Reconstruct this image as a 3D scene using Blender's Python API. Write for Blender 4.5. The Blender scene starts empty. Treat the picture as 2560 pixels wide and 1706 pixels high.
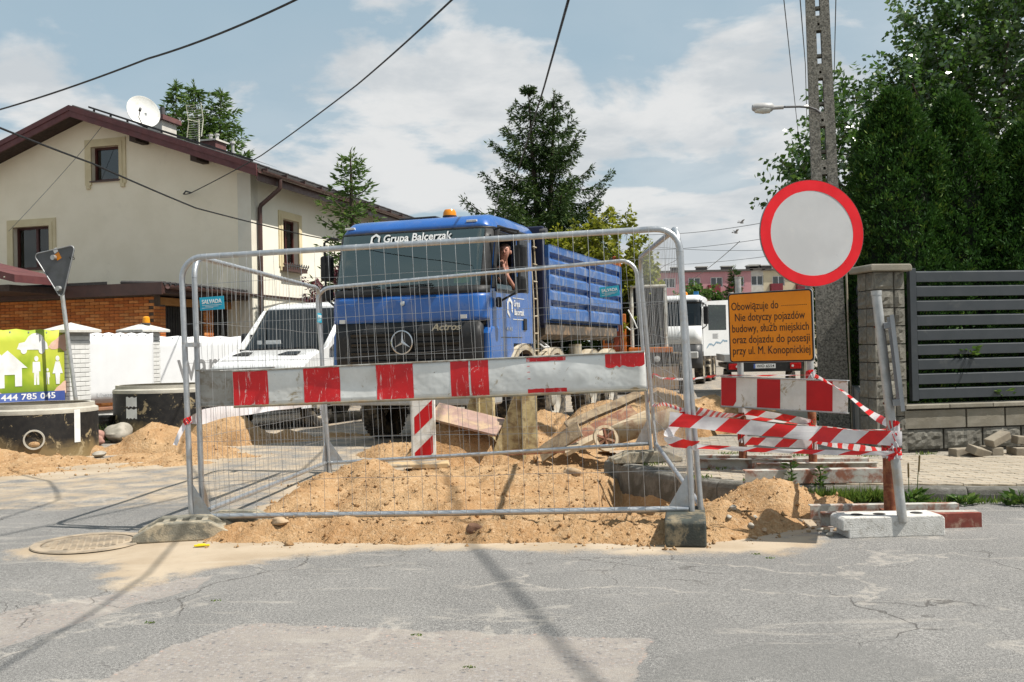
import bpy, bmesh, math, random
import numpy as np
from mathutils import Vector, Matrix, Euler
random.seed(7); rng = np.random.default_rng(7)
scn = bpy.context.scene
col = scn.collection
R = math.radians

# ------------------------------------------------------------ camera
CAM_H = 1.26; PITCH = R(0.55); ROLL = R(1.2)
fw = Vector((0, math.cos(PITCH), math.sin(PITCH)))
rt0 = Vector((1, 0, 0)); up0 = rt0.cross(fw)
rt = rt0*math.cos(ROLL) - up0*math.sin(ROLL)
up = up0*math.cos(ROLL) + rt0*math.sin(ROLL)
cd = bpy.data.cameras.new('camera'); cam = bpy.data.objects.new('camera', cd); col.objects.link(cam)
cam.matrix_world = Matrix(((rt.x, up.x, -fw.x, 0), (rt.y, up.y, -fw.y, 0), (rt.z, up.z, -fw.z, CAM_H), (0, 0, 0, 1)))
cd.lens = 35; cd.sensor_width = 36; cd.clip_start = .05; cd.clip_end = 3000
scn.camera = cam
scn.render.resolution_x = 1024; scn.render.resolution_y = 682

# ------------------------------------------------------------ sun and sky
SUN = Vector((.955*math.cos(R(57)), -.297*math.cos(R(57)), math.sin(R(57)))).normalized()
sd = bpy.data.lights.new('sun', 'SUN'); sd.energy = 5.0; sd.angle = R(.53); sd.color = (1, .945, .86)
so = bpy.data.objects.new('sun', sd); col.objects.link(so); so.location = (20, -6, 30)
so.rotation_euler = SUN.to_track_quat('Z', 'Y').to_euler()
wd = bpy.data.worlds.new('World'); scn.world = wd; wd.use_nodes = True
nt = wd.node_tree; nt.nodes.clear()
def wn(t, **k):
    n = nt.nodes.new(t)
    for a, b in k.items(): setattr(n, a, b)
    return n
out = wn('ShaderNodeOutputWorld'); bg = wn('ShaderNodeBackground'); bg.inputs[1].default_value = .066
sky = wn('ShaderNodeTexSky', sky_type='NISHITA', sun_disc=False)
sky.sun_elevation = R(57); sky.sun_rotation = math.atan2(.955, -.297); sky.air_density = 1.0; sky.dust_density = 1.6; sky.ozone_density = 1.0
tc = wn('ShaderNodeTexCoord'); sep = wn('ShaderNodeSeparateXYZ'); nt.links.new(tc.outputs['Generated'], sep.inputs[0])
def wm(op, a, b=None, clamp=False):
    n = wn('ShaderNodeMath', operation=op, use_clamp=clamp)
    for i, v in enumerate((a, b)):
        if v is None: continue
        if hasattr(v, 'links'): nt.links.new(v, n.inputs[i])
        else: n.inputs[i].default_value = v
    return n.outputs[0]
zz = wm('ADD', wm('MAXIMUM', sep.outputs[2], 0.0), .22)
px = wm('DIVIDE', sep.outputs[0], zz); py = wm('DIVIDE', sep.outputs[1], zz)
cb = wn('ShaderNodeCombineXYZ'); nt.links.new(px, cb.inputs[0]); nt.links.new(py, cb.inputs[1])
def wnoise(scale, detail, rough, off, dist=0.):
    mp = wn('ShaderNodeMapping'); mp.inputs['Location'].default_value = off; nt.links.new(cb.outputs[0], mp.inputs[0])
    n = wn('ShaderNodeTexNoise'); n.inputs['Scale'].default_value = scale; n.inputs['Detail'].default_value = detail
    n.inputs['Roughness'].default_value = rough; n.inputs['Distortion'].default_value = dist
    nt.links.new(mp.outputs[0], n.inputs['Vector']); return n.outputs['Fac']
def wramp(v, a, b):
    n = wn('ShaderNodeMapRange', interpolation_type='SMOOTHSTEP'); n.inputs[1].default_value = a; n.inputs[2].default_value = b
    nt.links.new(v, n.inputs[0]); return n.outputs[0]
def wmix(f, a, b):
    n = wn('ShaderNodeMix', data_type='RGBA')
    for s, v in ((0, f), (6, a), (7, b)):
        if hasattr(v, 'links'): nt.links.new(v, n.inputs[s])
        else: n.inputs[s].default_value = v if s == 0 else (*v, 1)
    return n.outputs[2]
CLOUD_OFF = (5.6, 2.9, 0)
big = wnoise(2.1, 10, .55, CLOUD_OFF, .2)
veil = wnoise(.45, 4, .55, (9.2, 4.1, 0), .3)
low = wramp(sep.outputs[2], .36, .03)                      # more cloud towards the horizon
m_ = wm('ADD', big, wm('MULTIPLY', low, .22))
mask = wramp(m_, .525, .63)
vmask = wm('MULTIPLY', wramp(veil, .34, .66), .6)
allm = wm('MAXIMUM', mask, vmask)
shade = wramp(wnoise(2.6, 8, .6, (5.75, 2.55, 0), .2), .38, .60)
skyc = wmix(.68, sky.outputs[0], (5.4, 7.2, 8.2))
cloud = wmix(shade, (6.9, 7.3, 7.6), (9.2, 9.25, 9.2))
fin = wmix(wm('MULTIPLY', allm, .95), skyc, cloud)
nt.links.new(fin, bg.inputs[0]); nt.links.new(bg.outputs[0], out.inputs[0])

# ------------------------------------------------------------ exposure
vs = scn.view_settings
vs.view_transform = 'Standard'; vs.look = 'None'; vs.gamma = 1.0; vs.use_curve_mapping = False; vs.exposure = 0.40
scn.render.engine = 'CYCLES'
try:
    scn.cycles.max_bounces = 8; scn.cycles.transparent_max_bounces = 24; scn.cycles.caustics_reflective = False; scn.cycles.caustics_refractive = False
except Exception: pass

# ------------------------------------------------------------ helpers: objects
def tag(o, label=None, cat=None, group=None, kind=None):
    if label: o['label'] = label
    if cat: o['category'] = cat
    if group: o['group'] = group
    if kind: o['kind'] = kind
    return o
def thing(name, label, cat, loc=(0, 0, 0), rotz=0, group=None, parent=None):
    o = bpy.data.objects.new(name, None); col.objects.link(o); o.empty_display_size = .1
    o.location = loc; o.rotation_euler = (0, 0, rotz)
    return tag(o, label, cat, group)
def frame(o, loc, ax, ay, az):
    o.matrix_world = Matrix(((ax.x, ay.x, az.x, loc[0]), (ax.y, ay.y, az.y, loc[1]), (ax.z, ay.z, az.z, loc[2]), (0, 0, 0, 1)))
    return o
def copy_tree(o, parent=None):
    c = o.copy(); col.objects.link(c); c.parent = parent
    for ch in o.children: copy_tree(ch, c)
    return c
class MB:
    def __init__(s): s.v = []; s.f = []; s.uv = None
    def add(s, vs_, fs):
        n = len(s.v); s.v += [tuple(p) for p in vs_]; s.f += [tuple(i+n for i in f) for f in fs]; return s
    def bx(s, x0, x1, y0, y1, z0, z1, M=None):
        vs_ = [Vector(p) for p in ((x0,y0,z0),(x1,y0,z0),(x1,y1,z0),(x0,y1,z0),(x0,y0,z1),(x1,y0,z1),(x1,y1,z1),(x0,y1,z1))]
        if M is not None: vs_ = [M @ p for p in vs_]
        return s.add(vs_, [(3,2,1,0),(4,5,6,7),(0,1,5,4),(1,2,6,5),(2,3,7,6),(3,0,4,7)])
    def box(s, c, d, rot=None):
        M = Matrix.Translation(c)
        if rot is not None: M = M @ Euler(rot).to_matrix().to_4x4()
        return s.bx(-d[0]/2, d[0]/2, -d[1]/2, d[1]/2, -d[2]/2, d[2]/2, M)
    def cyl(s, p0, p1, r, n=10, r1=None, cap=True):
        p0 = Vector(p0); p1 = Vector(p1); r1 = r if r1 is None else r1
        d = (p1-p0).normalized(); a = d.orthogonal().normalized(); b = d.cross(a)
        vs_ = []
        for p, q in ((p0, r), (p1, r1)):
            for i in range(n):
                t = 2*math.pi*i/n; vs_.append(p + (a*math.cos(t)+b*math.sin(t))*q)
        fs = [(i, (i+1) % n, n+(i+1) % n, n+i) for i in range(n)]
        if cap: fs += [tuple(range(n-1, -1, -1)), tuple(range(n, 2*n))]
        return s.add(vs_, fs)
    def tube(s, pts, r, n=8, closed=False, cap=True):
        pts = [Vector(p) for p in pts]; m = len(pts)
        rs = r if isinstance(r, (list, tuple)) else [r]*m
        vs_ = []; prev = None
        for i, p in enumerate(pts):
            if closed: d = pts[(i+1) % m]-pts[i-1]
            else: d = pts[min(i+1, m-1)]-pts[max(i-1, 0)]
            d.normalize()
            a = d.orthogonal().normalized() if prev is None else (prev - d*prev.dot(d)).normalized()
            prev = a; b = d.cross(a)
            for k in range(n):
                t = 2*math.pi*k/n; vs_.append(p+(a*math.cos(t)+b*math.sin(t))*rs[i])
        fs = []
        for i in range(m if closed else m-1):
            j = (i+1) % m
            for k in range(n): fs.append((i*n+k, i*n+(k+1) % n, j*n+(k+1) % n, j*n+k))
        if cap and not closed: fs += [tuple(range(n-1, -1, -1)), tuple((m-1)*n+k for k in range(n))]
        return s.add(vs_, fs)
    def prism(s, poly, d0, d1, axis='y', M=None):
        n = len(poly)
        def pt(p, d): return Vector({'y': (p[0], d, p[1]), 'x': (d, p[0], p[1]), 'z': (p[0], p[1], d)}[axis])
        vs_ = [pt(p, d0) for p in poly]+[pt(p, d1) for p in poly]
        if M is not None: vs_ = [M @ p for p in vs_]
        fs = [tuple(range(n)), tuple(range(2*n-1, n-1, -1))]+[(i, n+i, n+(i+1) % n, (i+1) % n) for i in range(n)]
        return s.add(vs_, fs)
    def lathe(s, prof, n=24, c=(0, 0, 0), axis='z', a0=0, a1=2*math.pi, close=False):
        vs_ = []; full = abs(a1-a0-2*math.pi) < 1e-6; k = n if full else n+1; m = len(prof)
        for i in range(k):
            t = a0+(a1-a0)*i/n; ct, st = math.cos(t), math.sin(t)
            for r, z in prof:
                p = {'z': (r*ct, r*st, z), 'x': (z, r*ct, r*st), 'y': (r*ct, z, r*st)}[axis]
                vs_.append((p[0]+c[0], p[1]+c[1], p[2]+c[2]))
        fs = []
        for i in range(n):
            j = (i+1) % k
            for q in range(m-1 if not close else m): fs.append((i*m+q, j*m+q, j*m+(q+1) % m, i*m+(q+1) % m))
        return s.add(vs_, fs)
    def build(s, name, mat, parent=None, smooth=False, bevel=0, seg=2, auto=False):
        me = bpy.data.meshes.new(name); me.from_pydata([tuple(p) for p in s.v], [], s.f); me.update()
        return link(name, me, mat, parent, smooth, bevel, seg)
def link(name, me, mat, parent=None, smooth=False, bevel=0, seg=2, fix=True):
    if fix:
        bm = bmesh.new(); bm.from_mesh(me); bmesh.ops.recalc_face_normals(bm, faces=bm.faces); bm.to_mesh(me); bm.free()
    o = bpy.data.objects.new(name, me); col.objects.link(o)
    if mat is not None: me.materials.append(mat)
    if smooth:
        me.polygons.foreach_set('use_smooth', [True]*len(me.polygons))
        try: me.set_sharp_from_angle(angle=R(40))
        except Exception: pass
    if bevel:
        b = o.modifiers.new('bevel', 'BEVEL'); b.width = bevel; b.segments = seg; b.limit_method = 'ANGLE'; b.angle_limit = R(40)
    if parent is not None: o.parent = parent
    return o
def npmesh(name, V, F, mat, parent=None, smooth=False, uv=None, attrs=None):
    """V (n,3) float, F (m,k) int with constant k"""
    V = np.asarray(V, np.float32); F = np.asarray(F, np.int32); m, k = F.shape
    me = bpy.data.meshes.new(name); me.vertices.add(len(V)); me.vertices.foreach_set('co', V.ravel())
    me.loops.add(m*k); me.loops.foreach_set('vertex_index', F.ravel())
    me.polygons.add(m); me.polygons.foreach_set('loop_start', np.arange(0, m*k, k, dtype=np.int32))
    try: me.polygons.foreach_set('loop_total', np.full(m, k, np.int32))
    except Exception: pass
    if smooth: me.polygons.foreach_set('use_smooth', np.ones(m, bool))
    me.update(calc_edges=True)
    if attrs:
        for n_, a in attrs.items():
            at = me.attributes.new(n_, 'FLOAT', 'POINT'); at.data.foreach_set('value', np.asarray(a, np.float32))
    me.validate()
    o = bpy.data.objects.new(name, me); col.objects.link(o)
    if mat is not None: me.materials.append(mat)
    if parent is not None: o.parent = parent
    return o
def vnoise(x, y, seed=0):
    xi = np.floor(x).astype(np.int64); yi = np.floor(y).astype(np.int64); xf = x-xi; yf = y-yi
    def h(a, b):
        n = (a*374761393+b*668265263+seed*1442695041) & 0xffffffff
        n = ((n ^ (n >> 13))*1274126177) & 0xffffffff
        return ((n ^ (n >> 16)) & 0xffff)/65535.
    u = xf*xf*(3-2*xf); v = yf*yf*(3-2*yf)
    return (h(xi, yi)*(1-u)+h(xi+1, yi)*u)*(1-v)+(h(xi, yi+1)*(1-u)+h(xi+1, yi+1)*u)*v
def fbm(x, y, oct=4, seed=0, gain=.5):
    s = 0; a = 1; t = 0
    for i in range(oct): s = s+a*vnoise(x*2**i+i*17.3, y*2**i-i*9.1, seed+i); t += a; a *= gain
    return s/t
def inpoly(x, y, poly):
    r = np.zeros(np.shape(x), bool); n = len(poly)
    for i in range(n):
        x0, y0 = poly[i]; x1, y1 = poly[(i+1) % n]
        c = ((y0 > y) != (y1 > y)) & (x < (x1-x0)*(y-y0)/((y1-y0) or 1e-9)+x0); r ^= c
    return r
def polydist(x, y, poly, closed=True):
    d = np.full(np.shape(x), 1e9); n = len(poly)
    for i in range(n if closed else n-1):
        x0, y0 = poly[i]; x1, y1 = poly[(i+1) % n]; dx, dy = x1-x0, y1-y0
        t = np.clip(((x-x0)*dx+(y-y0)*dy)/(dx*dx+dy*dy+1e-12), 0, 1)
        d = np.minimum(d, np.hypot(x-x0-t*dx, y-y0-t*dy))
    return d
def sstep(v, a, b):
    t = np.clip((v-a)/(b-a), 0, 1); return t*t*(3-2*t)

# ------------------------------------------------------------ helpers: materials
class NT:
    def __init__(s, name):
        s.m = bpy.data.materials.new(name); s.m.use_nodes = True; s.t = s.m.node_tree
        s.b = s.t.nodes['Principled BSDF']; s.o = s.t.nodes['Material Output']
        s.tc = s.t.nodes.new('ShaderNodeTexCoord'); s.co = s.tc.outputs['Object']
    def n(s, t, ins=None, **k):
        n = s.t.nodes.new(t)
        for a, b in k.items(): setattr(n, a, b)
        for a, b in (ins or {}).items(): s.set(n.inputs[a], b)
        return n
    def set(s, sock, v):
        if hasattr(v, 'links') and hasattr(v, 'is_output'): s.t.links.new(v, sock)
        elif isinstance(v, (tuple, list)) and len(v) == 3 and sock.type == 'RGBA': sock.default_value = (*v, 1)
        else: sock.default_value = v
    def math(s, op, a, b=None, clamp=False):
        n = s.n('ShaderNodeMath', operation=op, use_clamp=clamp); s.set(n.inputs[0], a)
        if b is not None: s.set(n.inputs[1], b)
        return n.outputs[0]
    def noise(s, scale, detail=4, rough=.5, dist=0, vec=None, off=None):
        v = vec if vec is not None else s.co
        if off is not None or isinstance(scale, (tuple, list)):
            mp = s.n('ShaderNodeMapping'); s.set(mp.inputs[0], v)
            if off: mp.inputs['Location'].default_value = off
            if isinstance(scale, (tuple, list)): mp.inputs['Scale'].default_value = scale; scale = 1
            v = mp.outputs[0]
        n = s.n('ShaderNodeTexNoise', {'Vector': v, 'Scale': scale, 'Detail': detail, 'Roughness': rough, 'Distortion': dist}); return n.outputs['Fac']
    def voro(s, scale, feature='F1', rnd=1, vec=None, out='Distance'):
        n = s.n('ShaderNodeTexVoronoi', {'Vector': vec if vec is not None else s.co, 'Scale': scale, 'Randomness': rnd}, feature=feature); return n.outputs[out]
    def ramp(s, v, a, b, lo=0, hi=1, kind='SMOOTHSTEP'):
        n = s.n('ShaderNodeMapRange', {0: v, 1: a, 2: b, 3: lo, 4: hi}, interpolation_type=kind); return n.outputs[0]
    def mix(s, f, a, b, blend='MIX'):
        n = s.n('ShaderNodeMix', data_type='RGBA', blend_type=blend); s.set(n.inputs[0], f); s.set(n.inputs[6], a); s.set(n.inputs[7], b); return n.outputs[2]
    def attr(s, name): return s.n('ShaderNodeAttribute', attribute_name=name).outputs['Fac']
    def sepc(s, v=None):
        n = s.n('ShaderNodeSeparateXYZ'); s.set(n.inputs[0], v if v is not None else s.co); return n.outputs
    def rnd(s): return s.n('ShaderNodeObjectInfo').outputs['Random']
    def bump(s, h, strength=.3, dist=.01, prev=None):
        n = s.n('ShaderNodeBump', {'Height': h, 'Strength': strength, 'Distance': dist})
        if prev is not None: s.set(n.inputs['Normal'], prev)
        return n.outputs[0]
    def fin(s, color=None, rough=None, normal=None, metal=None, spec=None, **k):
        if color is not None: s.set(s.b.inputs['Base Color'], color)
        if rough is not None: s.set(s.b.inputs['Roughness'], rough)
        if normal is not None: s.set(s.b.inputs['Normal'], normal)
        if metal is not None: s.set(s.b.inputs['Metallic'], metal)
        if spec is not None: s.set(s.b.inputs['Specular IOR Level'], spec)
        for a, b in k.items(): s.set(s.b.inputs[a.replace('_', ' ')], b)
        return s.m
MATS = {}
def pm(name, c, c2=None, sc=6, rough=.6, metal=0, bump=0, bsc=80, spec=.4, dirt=None, damt=.3, dsc=3, var=0, coat=0, lo=.35, hi=.65):
    """general weathered surface: two tones, optional dirt, fine relief, per-object variation"""
    if name in MATS: return MATS[name]
    q = NT(name); cc = c
    n1 = q.noise(sc, 5, .6)
    cc = q.mix(q.ramp(n1, lo, hi), c, c2 if c2 else tuple(v*.82 for v in c))
    if dirt:
        d = q.ramp(q.noise(dsc, 8, .68, .4, off=(4, 2, 7)), .62-damt*.45, .72-damt*.25); cc = q.mix(q.math('MULTIPLY', d, min(1, damt*2.2)), cc, dirt)
    if var:
        v = q.ramp(q.rnd(), 0, 1, 1-var, 1+var, 'LINEAR'); cc = q.mix(1, cc, q.n('ShaderNodeCombineColor', {0: v, 1: v, 2: v}).outputs[0], 'MULTIPLY')
    rr = q.ramp(q.noise(sc*2.7, 4), .3, .7, max(.02, rough-.08), min(1, rough+.1))
    nm = q.bump(q.noise(bsc, 5, .6), bump, .01) if bump else None
    MATS[name] = q.fin(cc, rr, nm, metal, spec, **({'Coat_Weight': coat} if coat else {}))
    return MATS[name]
def glassmat(name, tint=(.75, .85, .85), dens=.6, rough=.02, boost=.04, gcol=(.9, .95, .95)):
    """thin pane: part see-through, part mirror by angle"""
    if name in MATS: return MATS[name]
    q = NT(name); q.t.nodes.remove(q.b)
    tr = q.n('ShaderNodeBsdfTransparent', {0: tuple(t*(1-dens) for t in tint)}); gl = q.n('ShaderNodeBsdfGlossy', {'Roughness': rough, 'Color': gcol})
    fr = q.n('ShaderNodeFresnel', {'IOR': 1.55}); f2 = q.math('ADD', q.math('MULTIPLY', fr.outputs[0], 1.3), boost, True)
    mx = q.n('ShaderNodeMixShader'); q.set(mx.inputs[0], f2); q.t.links.new(tr.outputs[0], mx.inputs[1]); q.t.links.new(gl.outputs[0], mx.inputs[2])
    q.t.links.new(mx.outputs[0], q.o.inputs[0]); MATS[name] = q.m; return q.m
def text(s, size, mat, parent, loc, rot=(R(90), 0, 0), name='lettering', depth=.0008, align='CENTER', width=None, bold=0, shear=0, spacing=1):
    cu = bpy.data.curves.new(name, 'FONT'); cu.body = s; cu.size = size; cu.extrude = depth; cu.align_x = align; cu.align_y = 'CENTER'
    cu.offset = bold; cu.shear = shear; cu.space_character = spacing; cu.resolution_u = 3
    o = bpy.data.objects.new(name, cu); col.objects.link(o)
    bpy.context.view_layer.update(); dg = bpy.context.evaluated_depsgraph_get()
    me = bpy.data.meshes.new_from_object(o.evaluated_get(dg)); bpy.data.objects.remove(o); bpy.data.curves.remove(cu)
    if width:
        xs = [v.co.x for v in me.vertices]; k = width/(max(xs)-min(xs))
        for v in me.vertices: v.co.x *= k
    me.materials.clear(); me.materials.append(mat)
    o = bpy.data.objects.new(name, me); col.objects.link(o); o.parent = parent; o.location = loc; o.rotation_euler = rot
    return o
def wall_holes(mb, x0, x1, z0, top, holes, y0, y1, cuts=(), M=None):
    """upright wall in local x/z between y0 (front) and y1 (back); top(x) gives its upper edge; holes (xa,xb,za,zb)"""
    xs = sorted(set([x0, x1, *cuts]+[h[0] for h in holes]+[h[1] for h in holes]))
    def quad(a, b, c, d):
        vs_ = [Vector(p) for p in (a, b, c, d)]
        if M is not None: vs_ = [M @ p for p in vs_]
        mb.add(vs_, [(0, 1, 2, 3)])
    for a, b in zip(xs[:-1], xs[1:]):
        hs = sorted([h for h in holes if h[0] <= a+1e-6 and h[1] >= b-1e-6], key=lambda h: h[2])
        z = z0; segs = []
        for h in hs: segs.append((z, h[2], h[2])); z = h[3]
        segs.append((z, top(a), top(b)))
        for lo, ha, hb in segs:
            for y in (y0, y1): quad((a, y, lo), (b, y, lo), (b, y, hb), (a, y, ha))
        quad((a, y0, top(a)), (b, y0, top(b)), (b, y1, top(b)), (a, y1, top(a)))
    for h in holes:
        a, b, c, d = h
        quad((a, y0, c), (b, y0, c), (b, y1, c), (a, y1, c)); quad((a, y0, d), (b, y0, d), (b, y1, d), (a, y1, d))
        quad((a, y0, c), (a, y0, d), (a, y1, d), (a, y1, c)); quad((b, y0, c), (b, y0, d), (b, y1, d), (b, y1, c))
    for x in (x0, x1): quad((x, y0, z0), (x, y1, z0), (x, y1, top(x)), (x, y0, top(x)))
    return mb
def rrect(x0, x1, z0, z1, r, n=5):
    p = []
    for cx, cz, a in ((x1-r, z1-r, 0), (x0+r, z1-r, 90), (x0+r, z0+r, 180), (x1-r, z0+r, 270)):
        for i in range(n+1): t = R(a+90*i/n); p.append((cx+r*math.cos(t), cz+r*math.sin(t)))
    return p
# ============================================================ ground, road, sand, pavement
SAND_C = (.51, .335, .18); SAND_D = (.41, .245, .12); SAND_L = (.60, .435, .27)
# -- plain ground reaching the horizon
q = NT('far_ground'); MATS['far_ground'] = q.fin(q.mix(q.ramp(q.noise(.15, 6), .4, .6), (.10, .12, .05), (.2, .17, .12)), .95)
g = MB(); g.bx(-900, 900, -60, 1500, -.9, -.34); tag(g.build('ground', MATS['far_ground']), kind='structure')

EXC = [(-1.45, 7.75), (-.5, 7.2), (.9, 7.0), (1.75, 7.3), (2.25, 8.2), (1.75, 8.6), (1.33, 9.3), (1.1, 10.05), (1.5, 11.6), (.9, 12.6), (-.4, 12.2), (-1.1, 11.2), (-1.5, 9.6)]
OLD1 = [(-1.9, 3.2), (-1.52, 4.4), (-1.3, 4.73), (-.58, 4.6), (.57, 4.32), (.43, 3.77), (.3, 3.2)]
OLD2 = [(-2.9, 4.6), (-2.56, 5.16), (-2.27, 5.31), (-2.09, 5.6), (-1.75, 5.8), (-1.76, 5.46), (-1.98, 5.11), (-2.14, 4.72), (-2.4, 4.2)]
DARK = [(.3, 3.5), (.66, 4.1), (1.09, 4.24), (1.45, 4.12), (1.6, 3.89), (1.75, 3.4), (1.3, 3.6), (.9, 3.75)]
DUSTP = [(-3.25, 6.67), (-2.95, 7.2), (-2.0, 6.95), (-.9, 6.75), (.6, 6.5), (1.9, 6.5), (1.6, 6.1), (.9, 6.2), (-.2, 6.45), (-1.1, 6.5), (-1.35, 6.36), (-1.86, 6.03), (-2.2, 5.65), (-2.4, 6.2), (-3.01, 6.46)]
KERB = [(.92, 10.35), (1.0, 10.0), (1.28, 9.22), (1.7, 8.53), (2.15, 8.11), (2.67, 7.96), (3.95, 7.74), (6.5, 7.3), (12, 6.4)]
WALK = [(1.0, 10.6), (1.1, 10.0), (1.38, 9.3), (1.79, 8.63), (2.2, 8.24), (2.7, 8.1), (3.97, 7.88), (6.5, 7.44), (12, 6.55), (12, 11.7), (5.42, 10.62), (4.1, 10.42), (5.6, 15), (8.2, 23), (6.4, 23), (3.6, 15.2), (2.2, 12.6), (1.55, 11.4)]

HOLE = [(.95, 7.62), (1.35, 7.62), (1.7, 7.85), (2.15, 8.15), (1.75, 8.62), (1.33, 9.3), (1.08, 10.05), (.8, 9.7), (.72, 8.9), (.68, 8.2)]
def sand_h(x, y):
    z = np.full(x.shape, -.6)
    def up_(v):
        nonlocal z
        k = .05; h = np.clip(.5+.5*(v-z)/k, 0, 1); z = z*(1-h)+v*h+k*h*(1-h)
    wob = (fbm(x*1.6, y*1.6, 4, 5)-.5)*1.1
    def heap(cx, cy, rx, ry, ang, h, p=1.3, base=-.12):
        c, s = math.cos(R(ang)), math.sin(R(ang)); u = ((x-cx)*c+(y-cy)*s)/rx; v = (-(x-cx)*s+(y-cy)*c)/ry
        d = np.sqrt(u*u+v*v)*(1+wob); up_(base+(h-base)*np.clip(1-np.clip(d, 0, 2)**(p+.35), -.6, 1))
    def ridge(pts, r, h, p=1.5, base=-.1):
        d = polydist(x, y, pts, False)/r*(1+wob*.8); up_(base+(h-base)*np.clip(1-d**p, -.6, 1))
    # floor of the dug-up area
    ins = inpoly(x, y, EXC); dd = polydist(x, y, EXC)
    up_(np.where(ins, -.05-.06*sstep(dd, 0, .5), -.04-.9*dd))
    # trough along the kerb
    # front ridge and flat skirt
    ridge([(-1.95, 6.98), (-1.2, 6.9), (-.3, 6.78), (.6, 6.68), (1.3, 6.72), (1.75, 6.95)], .42, .105)
    ridge([(-1.7, 7.5), (-.8, 7.25), (.4, 7.1), (1.1, 6.95)], .3, .08)
    heap(1.42, 6.85, .5, .42, 0, .19); heap(1.35, 7.35, .5, .5, 0, .17); heap(2.0, 7.72, .55, .42, -10, .21); heap(2.35, 7.45, .6, .4, -10, .10); heap(1.75, 7.1, .35, .3, 0, .05)
    # inside the fence
    heap(-1.0, 8.9, 1.15, 1.9, 10, .20, 1.2); heap(-.2, 9.6, 1.5, 1.5, 0, .12); heap(.25, 8.1, .9, .8, 0, .05); heap(-1.45, 9.9, .6, .7, 0, .22)
    heap(-1.72, 8.5, .55, 1.3, -8, .13, 1.2); heap(-1.62, 7.6, .6, .5, 0, .12); heap(-1.85, 9.7, .45, .7, 0, .10)
    # behind the fence
    heap(-.75, 11.9, .75, .6, 0, .45, 1.1); heap(-1.4, 12.3, .7, .5, 0, .18); heap(.3, 12.3, .9, .8, 0, .22)
    heap(1.2, 13.0, 1.2, 1.0, 20, .58, 1.15); heap(1.9, 13.3, .9, .8, 0, .74, 1.2); heap(2.7, 13.6, .9, .7, 0, .62, 1.2); heap(.5, 14.0, 1.0, .8, 0, .4); heap(3.2, 14.4, 1.1, .9, 30, .45)
    # heaps by the concrete rings
    heap(-4.85, 13.5, .75, .6, 15, .38, 1.1); heap(-4.5, 13.3, .6, .45, 0, .22); heap(-4.2, 13.2, .7, .5, 0, .12); heap(-4.2, 14.6, .7, .55, 0, .50, 1.1); heap(-3.8, 14.6, .6, .5, 0, .2); heap(-3.3, 14.7, .7, .5, 0, .16); heap(-2.6, 15.2, .9, .4, 0, .07)
    heap(-5.7, 12.1, 1.3, .55, 5, .07, 2); heap(-4.5, 12.4, 1.3, .6, 5, .06, 2); heap(-5.9, 11.2, 1.8, .8, 8, .025, 3); heap(-4.2, 11.7, .9, .5, 10, .03, 2.5); heap(-6.6, 12.6, 1.0, .8, 0, .16, 1.5)
    # relief
    r1 = fbm(x*5, y*5, 4, 11)-.5; r2 = np.abs(fbm(x*14, y*14, 3, 23)-.5)*2; r3 = fbm(x*34, y*34, 2, 31)-.5
    amp = sstep(z, -.06, .05)
    r4 = np.clip(fbm(x*2.1+3, y*2.1, 3, 44)-.45, 0, 1); z = z+amp*(r1*.095+(.3-r2)*.032+r3*.030-r4*.09)
    hol = inpoly(x, y, HOLE); dh = polydist(x, y, HOLE); k_ = np.where(hol, sstep(dh, 0, .16), 0); z = z*(1-k_)+(-.27+r1*.08+r3*.03)*k_
    # cut to the kerb: never on top of the pavement
    wi = inpoly(x, y, WALK); z = np.where(wi & (polydist(x, y, WALK) > .05) & (y < 11.6), -.6, z)
    # tyre grooves across the front slope
    return z

# -- road sheet
xs = np.concatenate([[-70, -30, -15, -9], np.arange(-7, 8.001, .06), [10, 14, 22, 40, 80]])
ys = np.concatenate([[-12, -4, 0, 2], np.arange(3, 17, .06), [18, 20, 24, 30, 40, 60, 90, 130]])
X, Y = np.meshgrid(xs, ys); Z = (fbm(X*.8, Y*.8, 3, 2)-.5)*.02
sz = sand_h(X, Y)
dust = 1-sstep(polydist(X, Y, DUSTP), 0, .35); dust = np.where(inpoly(X, Y, DUSTP), .88, dust*.7)
dust = np.maximum(dust, .9*sstep(sz, -.16, -.03))
street = sstep(Y, 7.3, 9.2)*sstep(X, 3.0, 1.5)*.56
dust = np.maximum(dust, street); dust = np.maximum(dust, sstep(Y, 10.5, 12.5)*.5)
edge = lambda P, w: np.where(inpoly(X, Y, P), sstep(polydist(X, Y, P), -w, w), 1-sstep(polydist(X, Y, P), -w, w))
old = np.maximum(edge(OLD1, .05), edge(OLD2, .05)*.9); dark = edge(DARK, .07)
Z = Z-.012*np.clip(old, 0, 1)+.006*dark
nx, ny = len(xs), len(ys); idx = np.arange(nx*ny).reshape(ny, nx)
F = np.stack([idx[:-1, :-1], idx[:-1, 1:], idx[1:, 1:], idx[1:, :-1]], -1).reshape(-1, 4)
cx = X.ravel()[F].mean(1); cy = Y.ravel()[F].mean(1)
keep = ~(inpoly(cx, cy, EXC) & (polydist(cx, cy, EXC) > .03)); F = F[keep]
q = NT('asphalt')
du, ol, dk = q.attr('dust'), q.attr('old'), q.attr('dark')
agg = q.voro(130); agg2 = q.noise(70, 5, .7); fine = q.noise(260, 3, .7)
base = q.mix(q.ramp(q.noise(1.1, 7, .6, .5), .35, .65), (.148, .145, .139), (.21, .204, .194))
base = q.mix(q.ramp(agg2, .35, .72), q.mix(.55, base, (.06, .06, .06)), q.mix(.35, base, (.40, .39, .375)))
base = q.mix(q.ramp(fine, .54, .66), base, (.44, .425, .40)); base = q.mix(q.ramp(fine, .45, .33), base, (.07, .068, .065))
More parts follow.
